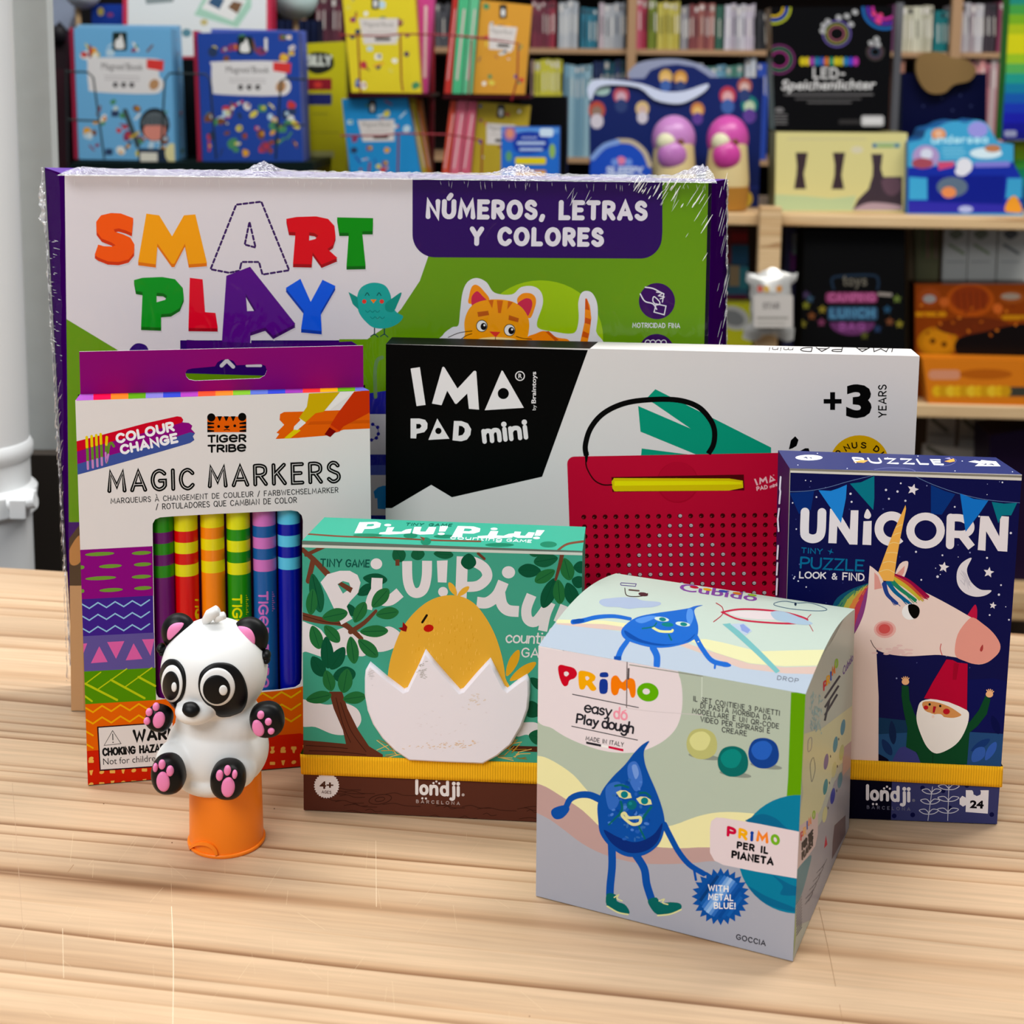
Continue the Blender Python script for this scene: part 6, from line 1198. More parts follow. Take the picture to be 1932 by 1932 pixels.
# unicorn
SK = 'd6c3bc'
a.view(1450, 840, 4.0083)
mane = ['1c4a64', '4a7a5a', 'a8a050', 'c07848', 'a83c4c', '7a3c72']
P0 = [(760, 1040), (600, 1100), (500, 1180), (470, 1320), (480, 1560)]; P1 = [(760, 1060), (745, 1150), (730, 1250), (700, 1330), (670, 1400)]
for i, c in enumerate(mane):
    t0, t1 = i/6, (i+1)/6; A = [(p[0]*(1-t0)+q[0]*t0, p[1]*(1-t0)+q[1]*t0) for p, q in zip(P0, P1)]; B = [(p[0]*(1-t1)+q[0]*t1, p[1]*(1-t1)+q[1]*t1) for p, q in zip(P0, P1)]; a.poly(cr(A, n=4)+cr(B, n=4)[::-1], c)
for k in range(90):
    t, u = r.random(), r.random(); j = min(int(u*4), 3); f = u*4-j; A = [(p[0]*(1-t)+q[0]*t, p[1]*(1-t)+q[1]*t) for p, q in zip(P0, P1)]; x, y = A[j][0]*(1-f)+A[j+1][0]*f, A[j][1]*(1-f)+A[j+1][1]*f
    a.line([(x, y), (x-16, y+r.uniform(16, 34))], 5, mane[min(5, int(t*6+r.uniform(-.6, .6)))] if 0 <= t*6 < 6 else mane[5], False)
a.poly(cr([(1450, 1350), (1500, 1290), (1540, 1230), (1565, 1205), (1578, 1250), (1575, 1330)], n=3), 'a82440')
a.poly(cr([(765, 910), (800, 935), (850, 985), (876, 1060)], n=4)+cr([(940, 1020), (990, 900), (1052, 876), (1050, 930), (1022, 1005), (1010, 1030)], n=3)+cr([(1100, 1075), (1180, 1110), (1280, 1160), (1400, 1225), (1530, 1300), (1620, 1350), (1700, 1420), (1750, 1500), (1745, 1560), (1700, 1610), (1640, 1648), (1560, 1655), (1440, 1610), (1380, 1598), (1290, 1585), (1200, 1588), (1060, 1595), (940, 1585), (860, 1565), (815, 1545)], n=3)+[(822, 1700), (832, 1900), (830, 2400), (560, 2400), (560, 1500)]+cr([(640, 1440), (680, 1370), (720, 1270), (745, 1150), (755, 1050)], n=4), SK)
a.poly(cr([(1420, 1600), (1408, 1540), (1430, 1430), (1490, 1340), (1545, 1302), (1620, 1350), (1700, 1420), (1750, 1500), (1745, 1560), (1700, 1610), (1640, 1648), (1560, 1655), (1480, 1630)], True, 3), 'cf8f84')
a.blob([(1605, 1525), (1620, 1508), (1622, 1540), (1610, 1560), (1598, 1550)], '983c3c'); a.line([(1305, 1502), (1298, 1540), (1312, 1585)], 6, 'b04848'); a.line([(772, 1474), (795, 1520), (830, 1555)], 5, '3a2020')
a.poly([(800, 960), (830, 990), (860, 1080), (800, 1092)], 'c99088'); a.poly([(960, 980), (1030, 910), (1025, 960), (1000, 1005)], 'c99088')
fr = [((875, 1050), (900, 1130), (970, 1195), '283c7c'), ((905, 1035), (960, 1110), (1060, 1190), '1f5a84'), ((930, 1025), (1000, 1090), (1110, 1170), '2f7a5c'), ((945, 1010), (1040, 1070), (1145, 1160), 'b8a84a'), ((950, 1000), (1050, 1050), (1180, 1150), 'b8503c'), ((960, 990), (1060, 1030), (1205, 1145), '8a1c40')]
for (x0, y0), (x1, y1), (x2, y2), c in fr[::-1]: a.line([(x0, y0), (x1, y1), (x2, y2)], 46, c, taper=(.8, .5))
for (x0, y0), (x1, y1), (x2, y2), c in fr:
    for k in range(5): d = r.uniform(-16, 16); a.line([(x1+d, y1+d), (x2+d*1.6, y2+r.uniform(0, 22))], 5, c, False)
a.ell(880, 1392, 84, 66, 'd0a29c'); a.ell(878, 1390, 66, 52, 'c47c78'); a.ell(876, 1388, 44, 36, 'b8504e')
for k in range(26): a.ell(960+r.gauss(0, 60), 1560+r.gauss(0, 14), 24, 8, 'd0b4b0')
a.ell(1070, 1260, 62, 60, 'f0eeec'); a.blob([(1060, 1205), (1100, 1202), (1135, 1225), (1142, 1262), (1125, 1300), (1095, 1308), (1065, 1270), (1055, 1230)], '0c0808')
a.poly([(1035, 452), (1040, 480), (1000, 680), (970, 850), (945, 1028), (868, 1024), (830, 960), (900, 770), (950, 640)], 'dda45a')
for q in ([(960, 622), (985, 608), (1010, 600)], [(945, 680), (970, 668), (1000, 660)], [(915, 745), (945, 735), (985, 742)], [(890, 815), (930, 810), (975, 815)], [(865, 890), (910, 878), (962, 890)], [(840, 955), (900, 940), (955, 965)]): a.line(q, 4, 'f0c890')
# gnome
a.view(1450, 1200, 4.0083); GN2 = '184028'
a.poly([(1008, 372), (1058, 378), (1065, 480), (1100, 580), (1130, 640), (1520, 650), (1590, 560), (1640, 450), (1678, 478), (1650, 590), (1580, 680), (1520, 730), (1500, 970), (1150, 960), (1120, 880), (1040, 840), (1050, 700), (1020, 560), (1005, 450)], GN2)
a.line([(1243, 880), (1240, 965)], 4, '0c2418')
for hx, hy, an in ((1035, 345, 0), (1670, 440, 12)):
    a.ell(hx, hy, 28, 24, 'd8a880')
    for k in (-2, -1, 0, 1, 2): q = math.radians(-90+an+k*22); a.line([(hx+12*math.cos(q), hy+12*math.sin(q)), (hx+38*math.cos(q), hy+38*math.sin(q))], 8, 'd8a880', False)
a.poly(cr([(1160, 490), (1290, 475), (1420, 510), (1500, 560), (1515, 600), (1500, 680), (1450, 780), (1380, 845), (1272, 888), (1200, 840), (1150, 740), (1120, 640), (1125, 560)], True, 4), 'dcd8d4')
a.poly(cr([(1165, 500), (1250, 495), (1360, 530), (1440, 580), (1455, 600), (1400, 618), (1330, 612), (1250, 590), (1180, 560)], True, 3), 'c08858')
a.ell(1190, 540, 18, 16, 'a8242c'); a.ell(1345, 570, 26, 22, 'a8242c'); a.ell(1218, 516, 9, 10, '141414'); a.ell(1298, 528, 9, 10, '141414')
a.blob([(1140, 600), (1200, 575), (1245, 595), (1240, 625), (1180, 640), (1145, 630)], 'dcd8d4'); a.blob([(1250, 595), (1300, 590), (1330, 615), (1370, 645), (1310, 655), (1255, 630)], 'dcd8d4')
a.poly([(1245, 530), (1268, 532), (1255, 580), (1240, 578)], '98202c'); a.ell(1244, 608, 11, c='e0c8c0', n=12)
a.poly([(1345, 175), (1390, 180), (1430, 200), (1505, 208), (1500, 560), (1440, 530), (1360, 498), (1270, 480), (1175, 470), (1240, 350)], 'a01c34')
a.poly([(1400, 200), (1440, 210), (1420, 330), (1390, 330)], '8c142c')
# lower strip
a.poly([(560, 1000), (940, 1040), (930, 1400), (560, 1400)], '08081c'); a.poly([(935, 1050), (1800, 1080), (1800, 1500), (925, 1420)], '383a62')
for x, y in ((1165, 1148), (1320, 1170), (1090, 1352), (1688, 1350), (1500, 1130), (950, 1360), (1370, 1300)): a.ell(x, y, 18, c='14163c')
for bx, by, tx, ty, s_ in ((1205, 1395, 1240, 1140, 1), (1355, 1395, 1365, 1100, 1.1)):
    a.line([(bx, by), ((bx+tx)/2, (by+ty)/2), (tx, ty)], 5, 'b8b8c4')
    for k in range(3):
        t = .2+.3*k; x, y = bx+(tx-bx)*t, by+(ty-by)*t
        for sg in (-1, 1): a.line([(x, y), (x+sg*28*s_, y-34), (x+sg*72*s_, y-26), (x+sg*40*s_, y-2), (x, y)], 6, 'b8b8c4')
a.poly([(1492, 1165), (1540, 1166), (1548, 1180), (1550, 1198), (1575, 1210), (1602, 1200), (1606, 1182), (1602, 1166), (1665, 1166), (1658, 1343), (1490, 1330), (1492, 1278), (1470, 1290), (1445, 1272), (1445, 1230), (1465, 1208), (1492, 1222)], 'd6d2d6')
a.text('24', (1522, 1298), (1626, 1302), (2, -54), '101014', off=.045)
londji(a, 745, 1232, 1080, 1248, 100, 'd6d2d6', '686878')
a.view(1450, 840, 4.0083)
a.poly([(140, 172), (1935, 228), (1935, 246), (140, 192)], '7a766c'); a.poly([(140, 168), (1935, 223), (1935, 229), (140, 173)], 'c9c7c4'); a.poly([(140, 190), (1935, 246), (1935, 268), (140, 206)], 'c6c2ba')
a.poly([(150, 190), (166, 190), (124, 1700), (110, 1700)], '9a968c')
mb.build('carton', T)
back = V*.031
pl.quad = None; band(T, [pl.hit(1478, 1427), pl.hit(1889, 1446), pl.hit(1887, 1484), pl.hit(1477, 1462)], back)
# ================= play dough cube carton
YR = -.4225; U = Vector((math.cos(YR), math.sin(YR), 0)); V = Vector((-math.sin(YR), math.cos(YR), 0))
pl = Plane((.0100, .47285, 0), U, (0, 0, 1))
FTL, FTR, FBL, FBR = pl.hit(1016, 1219), pl.hit(1520, 1309), pl.hit(1011, 1691), pl.hit(1496, 1812); FBL.z = FBR.z = .0004
zt = (FTL.z+FTR.z)/2; FTL.z = FTR.z = zt
BTL, BTR = on_table(1162, 1085, zt), on_table(1613, 1149, zt); _s = Plane(FTR, BTR-FTR, FTR-FBR); BBR = _s.hit(1599, 1608); BBR.z = .0004; BBL = FBL+(BBR-FBR)
T = thing('play_dough_box', ((FBL.x+BBR.x)/2, (FBL.y+BBR.y)/2, 0), 'cube-shaped mint and grey carton picturing a blue water drop figure, nearest the camera', 'box')
mb = MB(); MI = 'a9b5a8'
c = Curved(FTL, FTR-FTL, BTL-FTL); c.D = (BTL-FTL).dot(c.V); c.b = .0052; NR = 12
c.cuts = [c.D*k/NR for k in range(1, NR)]
FR, SD = pm(MI, .42), pm('a3a9a0', .35)
mb.face([FBL, FBR, FTR, FTL], FR); mb.face([BBR, BBL, BTL, BTR], FR); mb.face([BBL, FBL, FTL, BTL], FR); mb.face([FBL, BBL, BBR, FBR], FR)
def edge(A, B, z=True): return [A+(B-A)*(k/NR)+c.N*c.b*math.sin(math.pi*k/NR) for k in range(NR+1)]
cuv = lambda p: ((Vector(p)-c.O).dot(c.U), (Vector(p)-c.O).dot(c.V))
def edge(A, B):
    (u0, v0), (u1, v1) = cuv(A), cuv(B); return [c.P(u0+(u1-u0)*k/NR, v0+(v1-v0)*k/NR) for k in range(NR+1)]
c.D = max(cuv(BTL)[1], cuv(BTR)[1]); c.cuts = [c.D*k/24 for k in range(1, 24)]
eR, eL = edge(FTR, BTR), edge(FTL, BTL)
mb.face([BBR, FBR]+eR, SD); mb.face([FBL, BBL]+eL[::-1], SD)
mb.face([FBR, BBR]+eR[::-1], SD)
ta = Art(c, mb); ta.g = .76; ta.rough = .38; ta.view(1000, 1070, 3.01875)
c.quad = [cuv(p) for p in (FTL, FTR, BTR, BTL)]; q_ = c.quad; ta.tris([[q_[0], q_[1], q_[2]], [q_[0], q_[2], q_[3]]], mat(ph('c3cfc4', .76), .4, s=.1), lay=0); ta.bbs = []
ta.poly([(0, 240), (0, 800), (1900, 800), (1900, 600), (1560, 600), (1300, 575), (1000, 500), (800, 430), (600, 380), (400, 350), (160, 320)], 'b6c0cc')
ta.poly([(150, 302), (420, 320), (560, 340), (800, 400), (1000, 470), (1250, 550), (1450, 570), (1660, 565), (1640, 610), (1450, 605), (1200, 575), (950, 480), (750, 410), (560, 365), (380, 350), (150, 325)], 'd3b9ae')
ta.poly([(150, 298), (430, 305), (560, 322), (560, 345), (420, 325), (150, 318)], 'e0dcb0'); ta.poly([(900, 415), (1000, 410), (1100, 430), (1300, 480), (1700, 470), (1680, 560), (1450, 565), (1250, 548), (1050, 485)], 'e0dcb0')
ta.blob([(395, 205), (405, 185), (450, 178), (520, 172), (600, 175), (640, 190), (730, 198), (745, 212), (700, 228), (620, 232), (560, 238), (500, 228), (430, 225)], 'aab6cc')
ta.line([(515, 95), (520, 90), (605, 96), (600, 110), (518, 103)], 4, '4a3c7c', False, closed=True); ta.text('Cubido', (848, 132), (1290, 196), (10, -40), '7a4a94', off=.02)
for x, y, c_ in ((935, 115, 'b02838'), (1010, 128, 'd0a038'), (1100, 138, '2c4a9c'), (1180, 150, 'c87838'), (1265, 160, '8cae48')): ta.ell(x, y, 26, 7, c_, 8)
ta.line([(540, 120), (550, 160), (600, 168), (660, 160), (670, 150)], 5, '3c2c2c'); ta.line([(565, 130), (620, 135)], 9, '5a4a48', False); ta.ell(645, 155, 28, 11, '4a2c34', 8)
DB, DM, DL = '1f4a98', '2f66bc', '5a8cd4'
ta.line([(570, 295), (480, 280), (380, 285), (300, 305), (245, 312)], 24, DM, taper=(.8, 1.2)); ta.ell(275, 307, 36, 13, DB, -8)
ta.line([(945, 400), (985, 470), (1040, 535), (1120, 555)], 28, DM); ta.ell(1110, 555, 36, 14, DM, 8); ta.line([(1055, 550), (1052, 575)], 12, DM, False)
ta.line([(555, 420), (520, 470), (500, 520)], 34, DM, taper=(.8, 1)); ta.rect(478, 508, 520, 530, DB); ta.line([(700, 460), (722, 505), (722, 558)], 38, DM)
ta.poly(cr([(985, 217), (940, 222), (900, 235), (820, 248), (720, 262), (620, 282), (560, 315), (520, 360), (535, 405), (600, 435), (700, 458), (800, 455), (900, 430), (950, 395), (958, 340), (945, 290), (935, 250), (950, 230)], True, 4), DM)
ta.blob([(540, 360), (560, 400), (640, 432), (760, 448), (880, 425), (940, 380), (900, 420), (780, 440), (640, 415)], DB); ta.blob([(900, 238), (925, 245), (930, 290), (910, 330), (890, 290)], DL); ta.blob([(600, 300), (680, 278), (720, 285), (640, 320)], DL)
for x, y in ((750, 297), (870, 325)): ta.ell(x, y, 42, 13, 'c8d8d0', 8); ta.ell(x+5, y+1, 20, 11, '177a78', 8)
ta.ell(783, 328, 34, 12, '177a78', 5); ta.line([(700, 345), (740, 365), (800, 368), (812, 360)], 14, 'd8d89c'); ta.line([(720, 318), (700, 340), (640, 350)], 8, '1c6a6c'); ta.line([(790, 385), (805, 415)], 10, '1c6a6c')
ta.line([(1105, 255), (1200, 240), (1340, 245), (1480, 265), (1580, 300), (1520, 320), (1380, 318), (1200, 300), (1105, 262)], 10, 'b83048', closed=True)
ta.blob([(1130, 258), (1220, 250), (1400, 255), (1500, 280), (1400, 300), (1220, 290)], 'dcd0d0'); ta.line([(1060, 205), (1095, 230), (1095, 270), (1045, 312)], 5, 'a83040'); ta.line([(1600, 270), (1580, 300), (1612, 365)], 4, 'a83040')
ta.blob([(1370, 262), (1400, 250), (1450, 255), (1520, 280), (1610, 320), (1560, 330), (1480, 318), (1400, 300)], 'a8bccc')
ta.poly([(1095, 325), (1140, 320), (1425, 592), (1400, 605)], '7cb4b4'); ta.poly([(1140, 325), (1220, 320), (1265, 365), (1225, 390)], 'b8c4d4'); ta.poly([(1195, 330), (1215, 325), (1255, 358), (1240, 378), (1205, 362)], '8c9ccc')
ta.line([(1395, 205), (1450, 195), (1520, 205), (1600, 205), (1690, 240), (1640, 250), (1500, 240), (1400, 220)], 4, '4a6478', closed=True); ta.ell(1512, 212, 7, 10, '203040', n=8)
ta.text('DROP', (1408, 640), (1525, 658), (4, -22), '3c3c44')
# side
sp = Plane(FTR, BTR-FTR, FTR-FBR); sp.quad = None; sa = Art(sp, mb); sa.rough = .32; sa.view(1450, 1200, 4.0083)
sq = [((Vector(p)-sp.O).dot(sp.U), (Vector(p)-sp.O).dot(sp.V)) for p in (FBR, BBR, BTR, FTR)]; sp.quad = sq
sa.poly([(200, 760), (400, 700), (640, 520), (640, 900), (500, 1000), (400, 1300), (300, 1500), (200, 1500), (260, 1200), (240, 900)], 'b8b898')
sa.poly([(500, 1100), (640, 900), (640, 2000), (200, 2200), (200, 1700), (400, 1400)], '8c8c94'); sa.poly([(560, 850), (640, 780), (640, 960), (560, 1060)], 'a48c8c')
r = random.Random(12)
for k in range(60): x = r.uniform(315, 400); y = r.uniform(450, 740); sa.line([(x, y), (x+r.uniform(-14, 14), y-r.uniform(10, 28))], 7, r.choice(['7c9aa0', '8aa4a4', '9cb0ac']), False)
for x, y, c_ in ((428, 380, 'ac2434'), (452, 340, 'c89838'), (472, 310, '2c4c9c'), (492, 265, 'c87434'), (514, 215, '86a848')): sa.st('PRIMO'[('ac2434', 'c89838', '2c4c9c', 'c87434', '86a848').index(c_)], (x-10, y+30), (x+8, y+14), (0, -60), 11, c_)
for k, y in enumerate((470, 540, 600, 640)): sa.line([(425, y), (540-k*10-(k == 3)*50, y-170+k*5)], 15, '33343a', False, cap=False)
sa.text('Cubido', (562, 300), (640, 180), (0, -60), '5a3c7c', off=.02)
for x, y, c_ in ((562, 690, '4c7c90'), (505, 820, '4f7f8c'), (435, 950, '6c6488'), (552, 880, 'a8ac78'), (495, 1010, 'b0b088'), (430, 1140, '4a7c80'), (485, 1210, '3c4088'), (540, 1090, '5c7c88'), (425, 1350, 'b0b088')): sa.ell(x, y, 17, 62, c_, 8, 16)
for x, y in ((530, 780), (468, 910), (520, 985), (460, 1110), (515, 1170), (450, 1300)): sa.ell(x, y, 4, 12, '3c3c44', n=8)
sa.line([(335, 920), (315, 970), (320, 1060), (328, 1100), (352, 1010), (345, 940)], 4, '3c4450', closed=True); sa.line([(300, 790), (325, 770), (322, 850), (298, 872)], 4, '5c5c78', closed=True)
sa.view(1440, 1560, 7.1545)
sa.poly([(420, 40), (740, -200), (735, 100), (700, 260), (400, 690)], 'b8a8a8')
sa.blob([(400, 690), (640, 380), (600, 620), (520, 900), (440, 1060), (400, 1140)], '4c7480'); sa.poly([(395, 1130), (440, 1080), (440, 1480), (400, 1800)], '8a9a6a')
for ch, x, y, c_ in (('P', 520, 180, 'ac2434'), ('R', 555, 120, 'd0a068'), ('I', 590, 40, '2c4c9c'), ('M', 625, -20, 'c87434'), ('O', 680, -100, '86a848')): sa.st(ch, (x-12, y), (x+16, y-24), (0, -100), 16, c_)
for t, x0, y0, x1, y1 in (('FOR THE', 525, 310, 665, 130), ('PLANET', 525, 440, 665, 240)): sa.text(t, (x0, y0), (x1, y1), (0, -88), '26262c', off=.03)
sa.poly([(845, 110), (865, 240), (820, 290)], 'a02c40')
for k in range(26): y = 460+k*38; x = 860-k*16; L_2 = 60+(k % 3)*26; sa.line([(x-L_2, y+90), (x, y-30)], 8, '5c5c64', False, cap=False) if k < 14 else sa.line([(max(x-200, 445), y+60), (max(x-120, 520), y-60)], 8, '5c5c64', False, cap=False)
sa.poly([(960, -20), (1110, -160), (1110, 100), (925, 440), (935, 200)], '5c5058')
# front
setquad(pl, FTL, FTR, FBR, FBL); a = Art(pl, mb); a.rough = .42; a.view(1000, 1380, 3.01875)
CRM, RSE, GRY = 'd5d2a4', 'a98f8c', '9a9ca6'
a.poly([(0, -500), (1700, -500), (1700, 1500), (0, 1500)], 'a3afa1')
a.poly(cr([(20, 138), (80, 145), (160, 185), (250, 250), (330, 340), (420, 420), (560, 500), (700, 540), (810, 535), (950, 485), (1080, 460), (1250, 465), (1560, 500)], n=3)+[(1560, 1400), (20, 1400)], CRM)
a.poly(cr([(20, 290), (90, 315), (180, 370), (300, 450), (420, 560), (550, 620), (700, 655), (860, 665), (1040, 660), (1560, 680)], n=3)+[(1560, 1400), (20, 1400)], RSE)
a.poly(cr([(20, 455), (110, 500), (200, 565), (300, 640), (420, 700), (560, 740), (700, 755), (900, 752), (1100, 740), (1560, 800)], n=3)+[(1560, 1400), (20, 1400)], GRY)
a.view(1000, 1070, 3.01875)
a.blob([(30, 440), (500, 480), (800, 560), (850, 620), (868, 720), (862, 830), (830, 920), (760, 990), (660, 1040), (560, 1058), (440, 1050), (330, 1020), (220, 975), (130, 920), (30, 840)], 'd0c8cc', n=6)
a.poly([(1487, 714), (1600, 714), (1500, 1900), (1418, 1900), (1470, 1200)], '5c8e24')
K_ = '24242a'
for k, pts, c_, hl in ((0, [(160, 570), (175, 556), (205, 562), (250, 575), (268, 605), (255, 632), (225, 645), (215, 672), (195, 678), (178, 655), (165, 615)], 'b0182c', [(195, 598), (212, 595), (222, 608), (208, 622), (195, 615)]),
 (1, [(285, 590), (340, 598), (372, 620), (368, 645), (355, 655), (378, 690), (365, 705), (345, 700), (322, 672), (308, 695), (282, 690), (275, 620)], 'dc9c24', [(315, 625), (330, 622), (338, 635), (322, 645)]),
 (3, [(462, 705), (462, 640), (480, 618), (500, 622), (525, 655), (550, 635), (575, 632), (598, 650), (602, 715), (592, 742), (575, 738), (560, 690), (540, 705), (512, 690), (500, 722), (478, 730)], 'd87424', None),
 (4, ell(671, 712, 62, 53, 12, 14), '5e9e28', ell(662, 708, 21, 17, 8, 10))): a.blob(pts, c_, [hl] if hl else (), n=3)
a.blob([(402, 602), (440, 600), (444, 625), (400, 625)], '1c3484', n=3); a.blob([(400, 642), (440, 645), (440, 712), (410, 722), (395, 705)], '1c3484', n=3)
a.line([(242, 724), (618, 800)], 5, K_, False); a.line([(238, 906), (612, 985)], 5, K_, False)
a.st('easy', (310, 822), (460, 850), (8, -58), 10, K_, sp=.12); a.st('do', (478, 858), (550, 870), (4, -62), 11, 'd48c9c', sp=.2); a.line([(525, 825), (545, 815)], 7, 'd48c9c', False)
a.st('Play', (265, 885), (385, 906), (6, -48), 11, K_, sp=.2); a.st('dough', (410, 912), (585, 945), (8, -58), 11, K_, sp=.12)
a.text('MADE IN ITALY', (318, 985), (532, 1022), (2, -22), K_, off=.012)
a.poly([(320, 993), (405, 1010), (405, 1023), (320, 1006)], K_); a.poly([(405, 1010), (447, 1018), (447, 1031), (405, 1023)], 'dcdcdc'); a.poly([(447, 1018), (532, 1036), (532, 1050), (447, 1031)], 'b0183c')
for t, x0, y0, x1, y1 in (('IL SET CONTIENE 3 PANETTI', 932, 762, 1420, 845), ('DI PASTA MORBIDA DA', 972, 802, 1372, 873), ('MODELLARE E UN QR-CODE', 925, 830, 1416, 920), ('VIDEO PER ISPIRARSI E', 972, 878, 1365, 946), ('CREARE', 1094, 938, 1233, 962)): a.text(t, (x0, y0), (x1, y1), (1, -27), K_, off=.012)
# fold seams and tuck flap
a.line([(553, 540), (550, 800)], 6, '6a6264', False, cap=False); a.line([(562, 575), (560, 640)], 10, '4a4446', False, cap=False); a.line([(550, 802), (700, 822), (985, 842)], 3, 'bcb4b8'); a.line([(980, 620), (978, 760)], 3.5, 'c6d0c6', False); a.line([(190, 474), (188, 462)], 6, '3a3638', False)
a.line([(40, 450), (190, 478)], 4, 'dcd8da', False, cap=False); a.line([(565, 556), (985, 622)], 5, '7c8078', False, cap=False)
a.view(1000, 1380, 3.01875)
for x, y, c_, c2 in ((978, 72, 'a8aa72', 'c2c48c'), (1155, 172, '10605c', '1c7a74'), (1330, 125, '1c3c80', '2c58ac')):
    a.ell(x+15, y+72, 92, 16, '7c847c', 8); a.blob([(x-85, y-20), (x-55, y-75), (x+10, y-88), (x+68, y-60), (x+88, y), (x+75, y+55), (x+25, y+84), (x-35, y+80), (x-78, y+40)], c_); a.blob([(x-70, y-20), (x-40, y-62), (x+15, y-70), (x+50, y-30), (x+20, y+30), (x-40, y+30)], c2)
# drop figure
DB, DM, DL = '0d2a6c', '1b4894', '6c8cc8'
a.line([(395, 385), (340, 362), (280, 362), (230, 385), (205, 430), (180, 465)], 38, DM, taper=(1.1, .8)); a.blob([(122, 450), (150, 430), (205, 420), (225, 445), (190, 490), (150, 500), (125, 480)], DM)
a.line([(765, 530), (800, 600), (850, 690), (910, 760), (990, 810)], 34, DM, taper=(1, .9)); a.line([(935, 790), (945, 845)], 14, DM, False)
a.line([(465, 640), (468, 760), (458, 870), (455, 930)], 44, DM); a.line([(600, 700), (650, 780), (665, 870), (690, 950)], 44, DM)
a.poly(cr([(680, 55), (640, 75), (595, 120), (540, 190), (470, 260), (410, 340), (385, 420), (388, 500), (400, 580), (450, 650), (520, 700), (590, 715), (670, 695), (735, 640), (765, 560), (765, 490), (745, 410), (715, 330), (680, 250), (655, 180), (650, 110)], True, 4), DM)
a.blob([(420, 560), (470, 640), (560, 690), (660, 680), (730, 620), (755, 520), (700, 590), (600, 630), (500, 600)], DB); a.blob([(560, 190), (600, 170), (630, 220), (640, 300), (600, 340), (560, 260)], '3f68b4'); a.blob([(430, 330), (470, 290), (520, 300), (500, 420), (450, 440)], '3560ac'); a.blob([(580, 200), (605, 190), (620, 240), (600, 270)], DL)
r = random.Random(21)
for k in range(60):
    an = r.uniform(0, 6.28); rr_ = r.uniform(.1, .9); x = 580+rr_*150*math.cos(an); y = 450+rr_*200*math.sin(an); a.ell(x, y, r.uniform(6, 16), r.uniform(5, 12), r.choice(['2a56a4', '34609f', '173f88', '4a74bc']), r.uniform(0, 180), 8)
TL2, CR2 = '0c5c60', 'c8c896'
for x, y, rt in ((535, 360, 15), (650, 396, 15)): a.poly([(x-45, y-14), (x-20, y-26), (x+12, y-24), (x+38, y-8), (x+45, y+18), (x+5, y+24), (x-25, y+14)], CR2); a.ell(x+3, y-1, 21, 20, '1c6f78', n=14)
a.line([(485, 310), (520, 305), (560, 318)], 12, TL2); a.line([(625, 350), (660, 350), (685, 372)], 12, TL2)
a.ell(580, 418, 28, c='10606c'); a.ell(572, 410, 10, c='2a7c84', n=10); a.line([(518, 400), (525, 440), (505, 480)], 14, TL2); a.line([(690, 430), (660, 470), (640, 500)], 14, TL2); a.line([(500, 480), (450, 530)], 10, TL2); a.line([(620, 540), (655, 610)], 10, TL2)
a.line([(540, 465), (560, 490), (600, 490), (628, 490), (625, 520), (585, 528), (545, 500), (525, 475)], 17, CR2, closed=True)
a.poly(cr([(438, 925), (490, 930), (495, 965), (540, 985), (565, 1020), (560, 1040), (500, 1030), (438, 995)], True, 3), '105c58'); a.line([(440, 995), (500, 1030), (558, 1042)], 9, CR2); a.line([(480, 945), (505, 930), (495, 950), (525, 965)], 7, CR2)
a.poly(cr([(672, 960), (720, 945), (745, 975), (800, 972), (855, 980), (860, 1010), (800, 1035), (725, 1042), (685, 1000)], True, 3), '105c58'); a.line([(728, 1048), (800, 1040), (860, 1015)], 9, CR2); a.line([(735, 965), (765, 955), (755, 975), (785, 985)], 7, CR2)
# globe, sticker band, star seal
a.poly(ell(1530, 700, 345, 338, n=50), '22708e'); 
for q in ([(1240, 500), (1320, 470), (1400, 495), (1450, 540), (1520, 590), (1480, 600), (1250, 520)], [(1385, 820), (1480, 870), (1560, 900), (1560, 930), (1430, 930), (1440, 880)], [(1240, 880), (1350, 940), (1520, 1010), (1520, 1030), (1340, 980)]): a.blob(q, '185c80')
a.poly([(1025, 550), (1032, 510), (1060, 490), (1100, 492), (1300, 525), (1540, 572), (1525, 838), (1300, 800), (1100, 760), (1050, 735), (1025, 690)], 'cbbfc3')
for ch, t, c_ in (('P', 0, 'b0183c'), ('R', 1, 'e0a03c'), ('i', 2, '1c3c8c'), ('M', 3, 'dc7c3c'), ('O', 4, '6ea038')):
    x = 1120+(0, 66, 132, 168, 250)[t]; a.st(ch, (x+8, 590+(x-1120)*.17), (x+44 if ch not in 'iM' else x+(14 if ch == 'i' else 62), 595+(x-1084)*.17), (2, -44), 17, c_)
a.st('PER IL', (1182, 662), (1352, 694), (2, -32), 11, '101014', sp=.4); a.st('PIANETA', (1152, 716), (1382, 758), (2, -34), 12, '101014', sp=.36)
a.poly([(1086+(166 if i % 2 == 0 else 134)*math.cos(math.radians(i*7.5)), 940+(164 if i % 2 == 0 else 132)*math.sin(math.radians(i*7.5))) for i in range(48)], '1c4a90')
for k, c_ in enumerate(['1a4488', '16386f', '24569c', '3a6cb4', '6c94c8', '8cacd4', '5c88c4', '3464ac', '1f4c94', '1a4488', '1f5098', '2458a0']):
    t = -99+k*18; h_ = math.sqrt(max(120**2-t*t, 0)); a.line([(1086+t*.81-h_*.58, 940+t*.58+h_*.81), (1086+t*.81+h_*.58, 940+t*.58-h_*.81)], 18.5, c_, False, cap=False)
for t, x0, y0, x1, y1 in (('WITH', 1017, 904, 1128, 912), ('METAL', 1018, 956, 1155, 962), ('BLUE!', 1050, 1006, 1168, 1008)): a.text(t, (x0, y0), (x1, y1), (0, -31), 'e0e0e8', off=.02)
a.text('GOCCIA', (1176, 1182), (1340, 1220), (1, -27), K_, off=.025)
mb.build('carton', T)
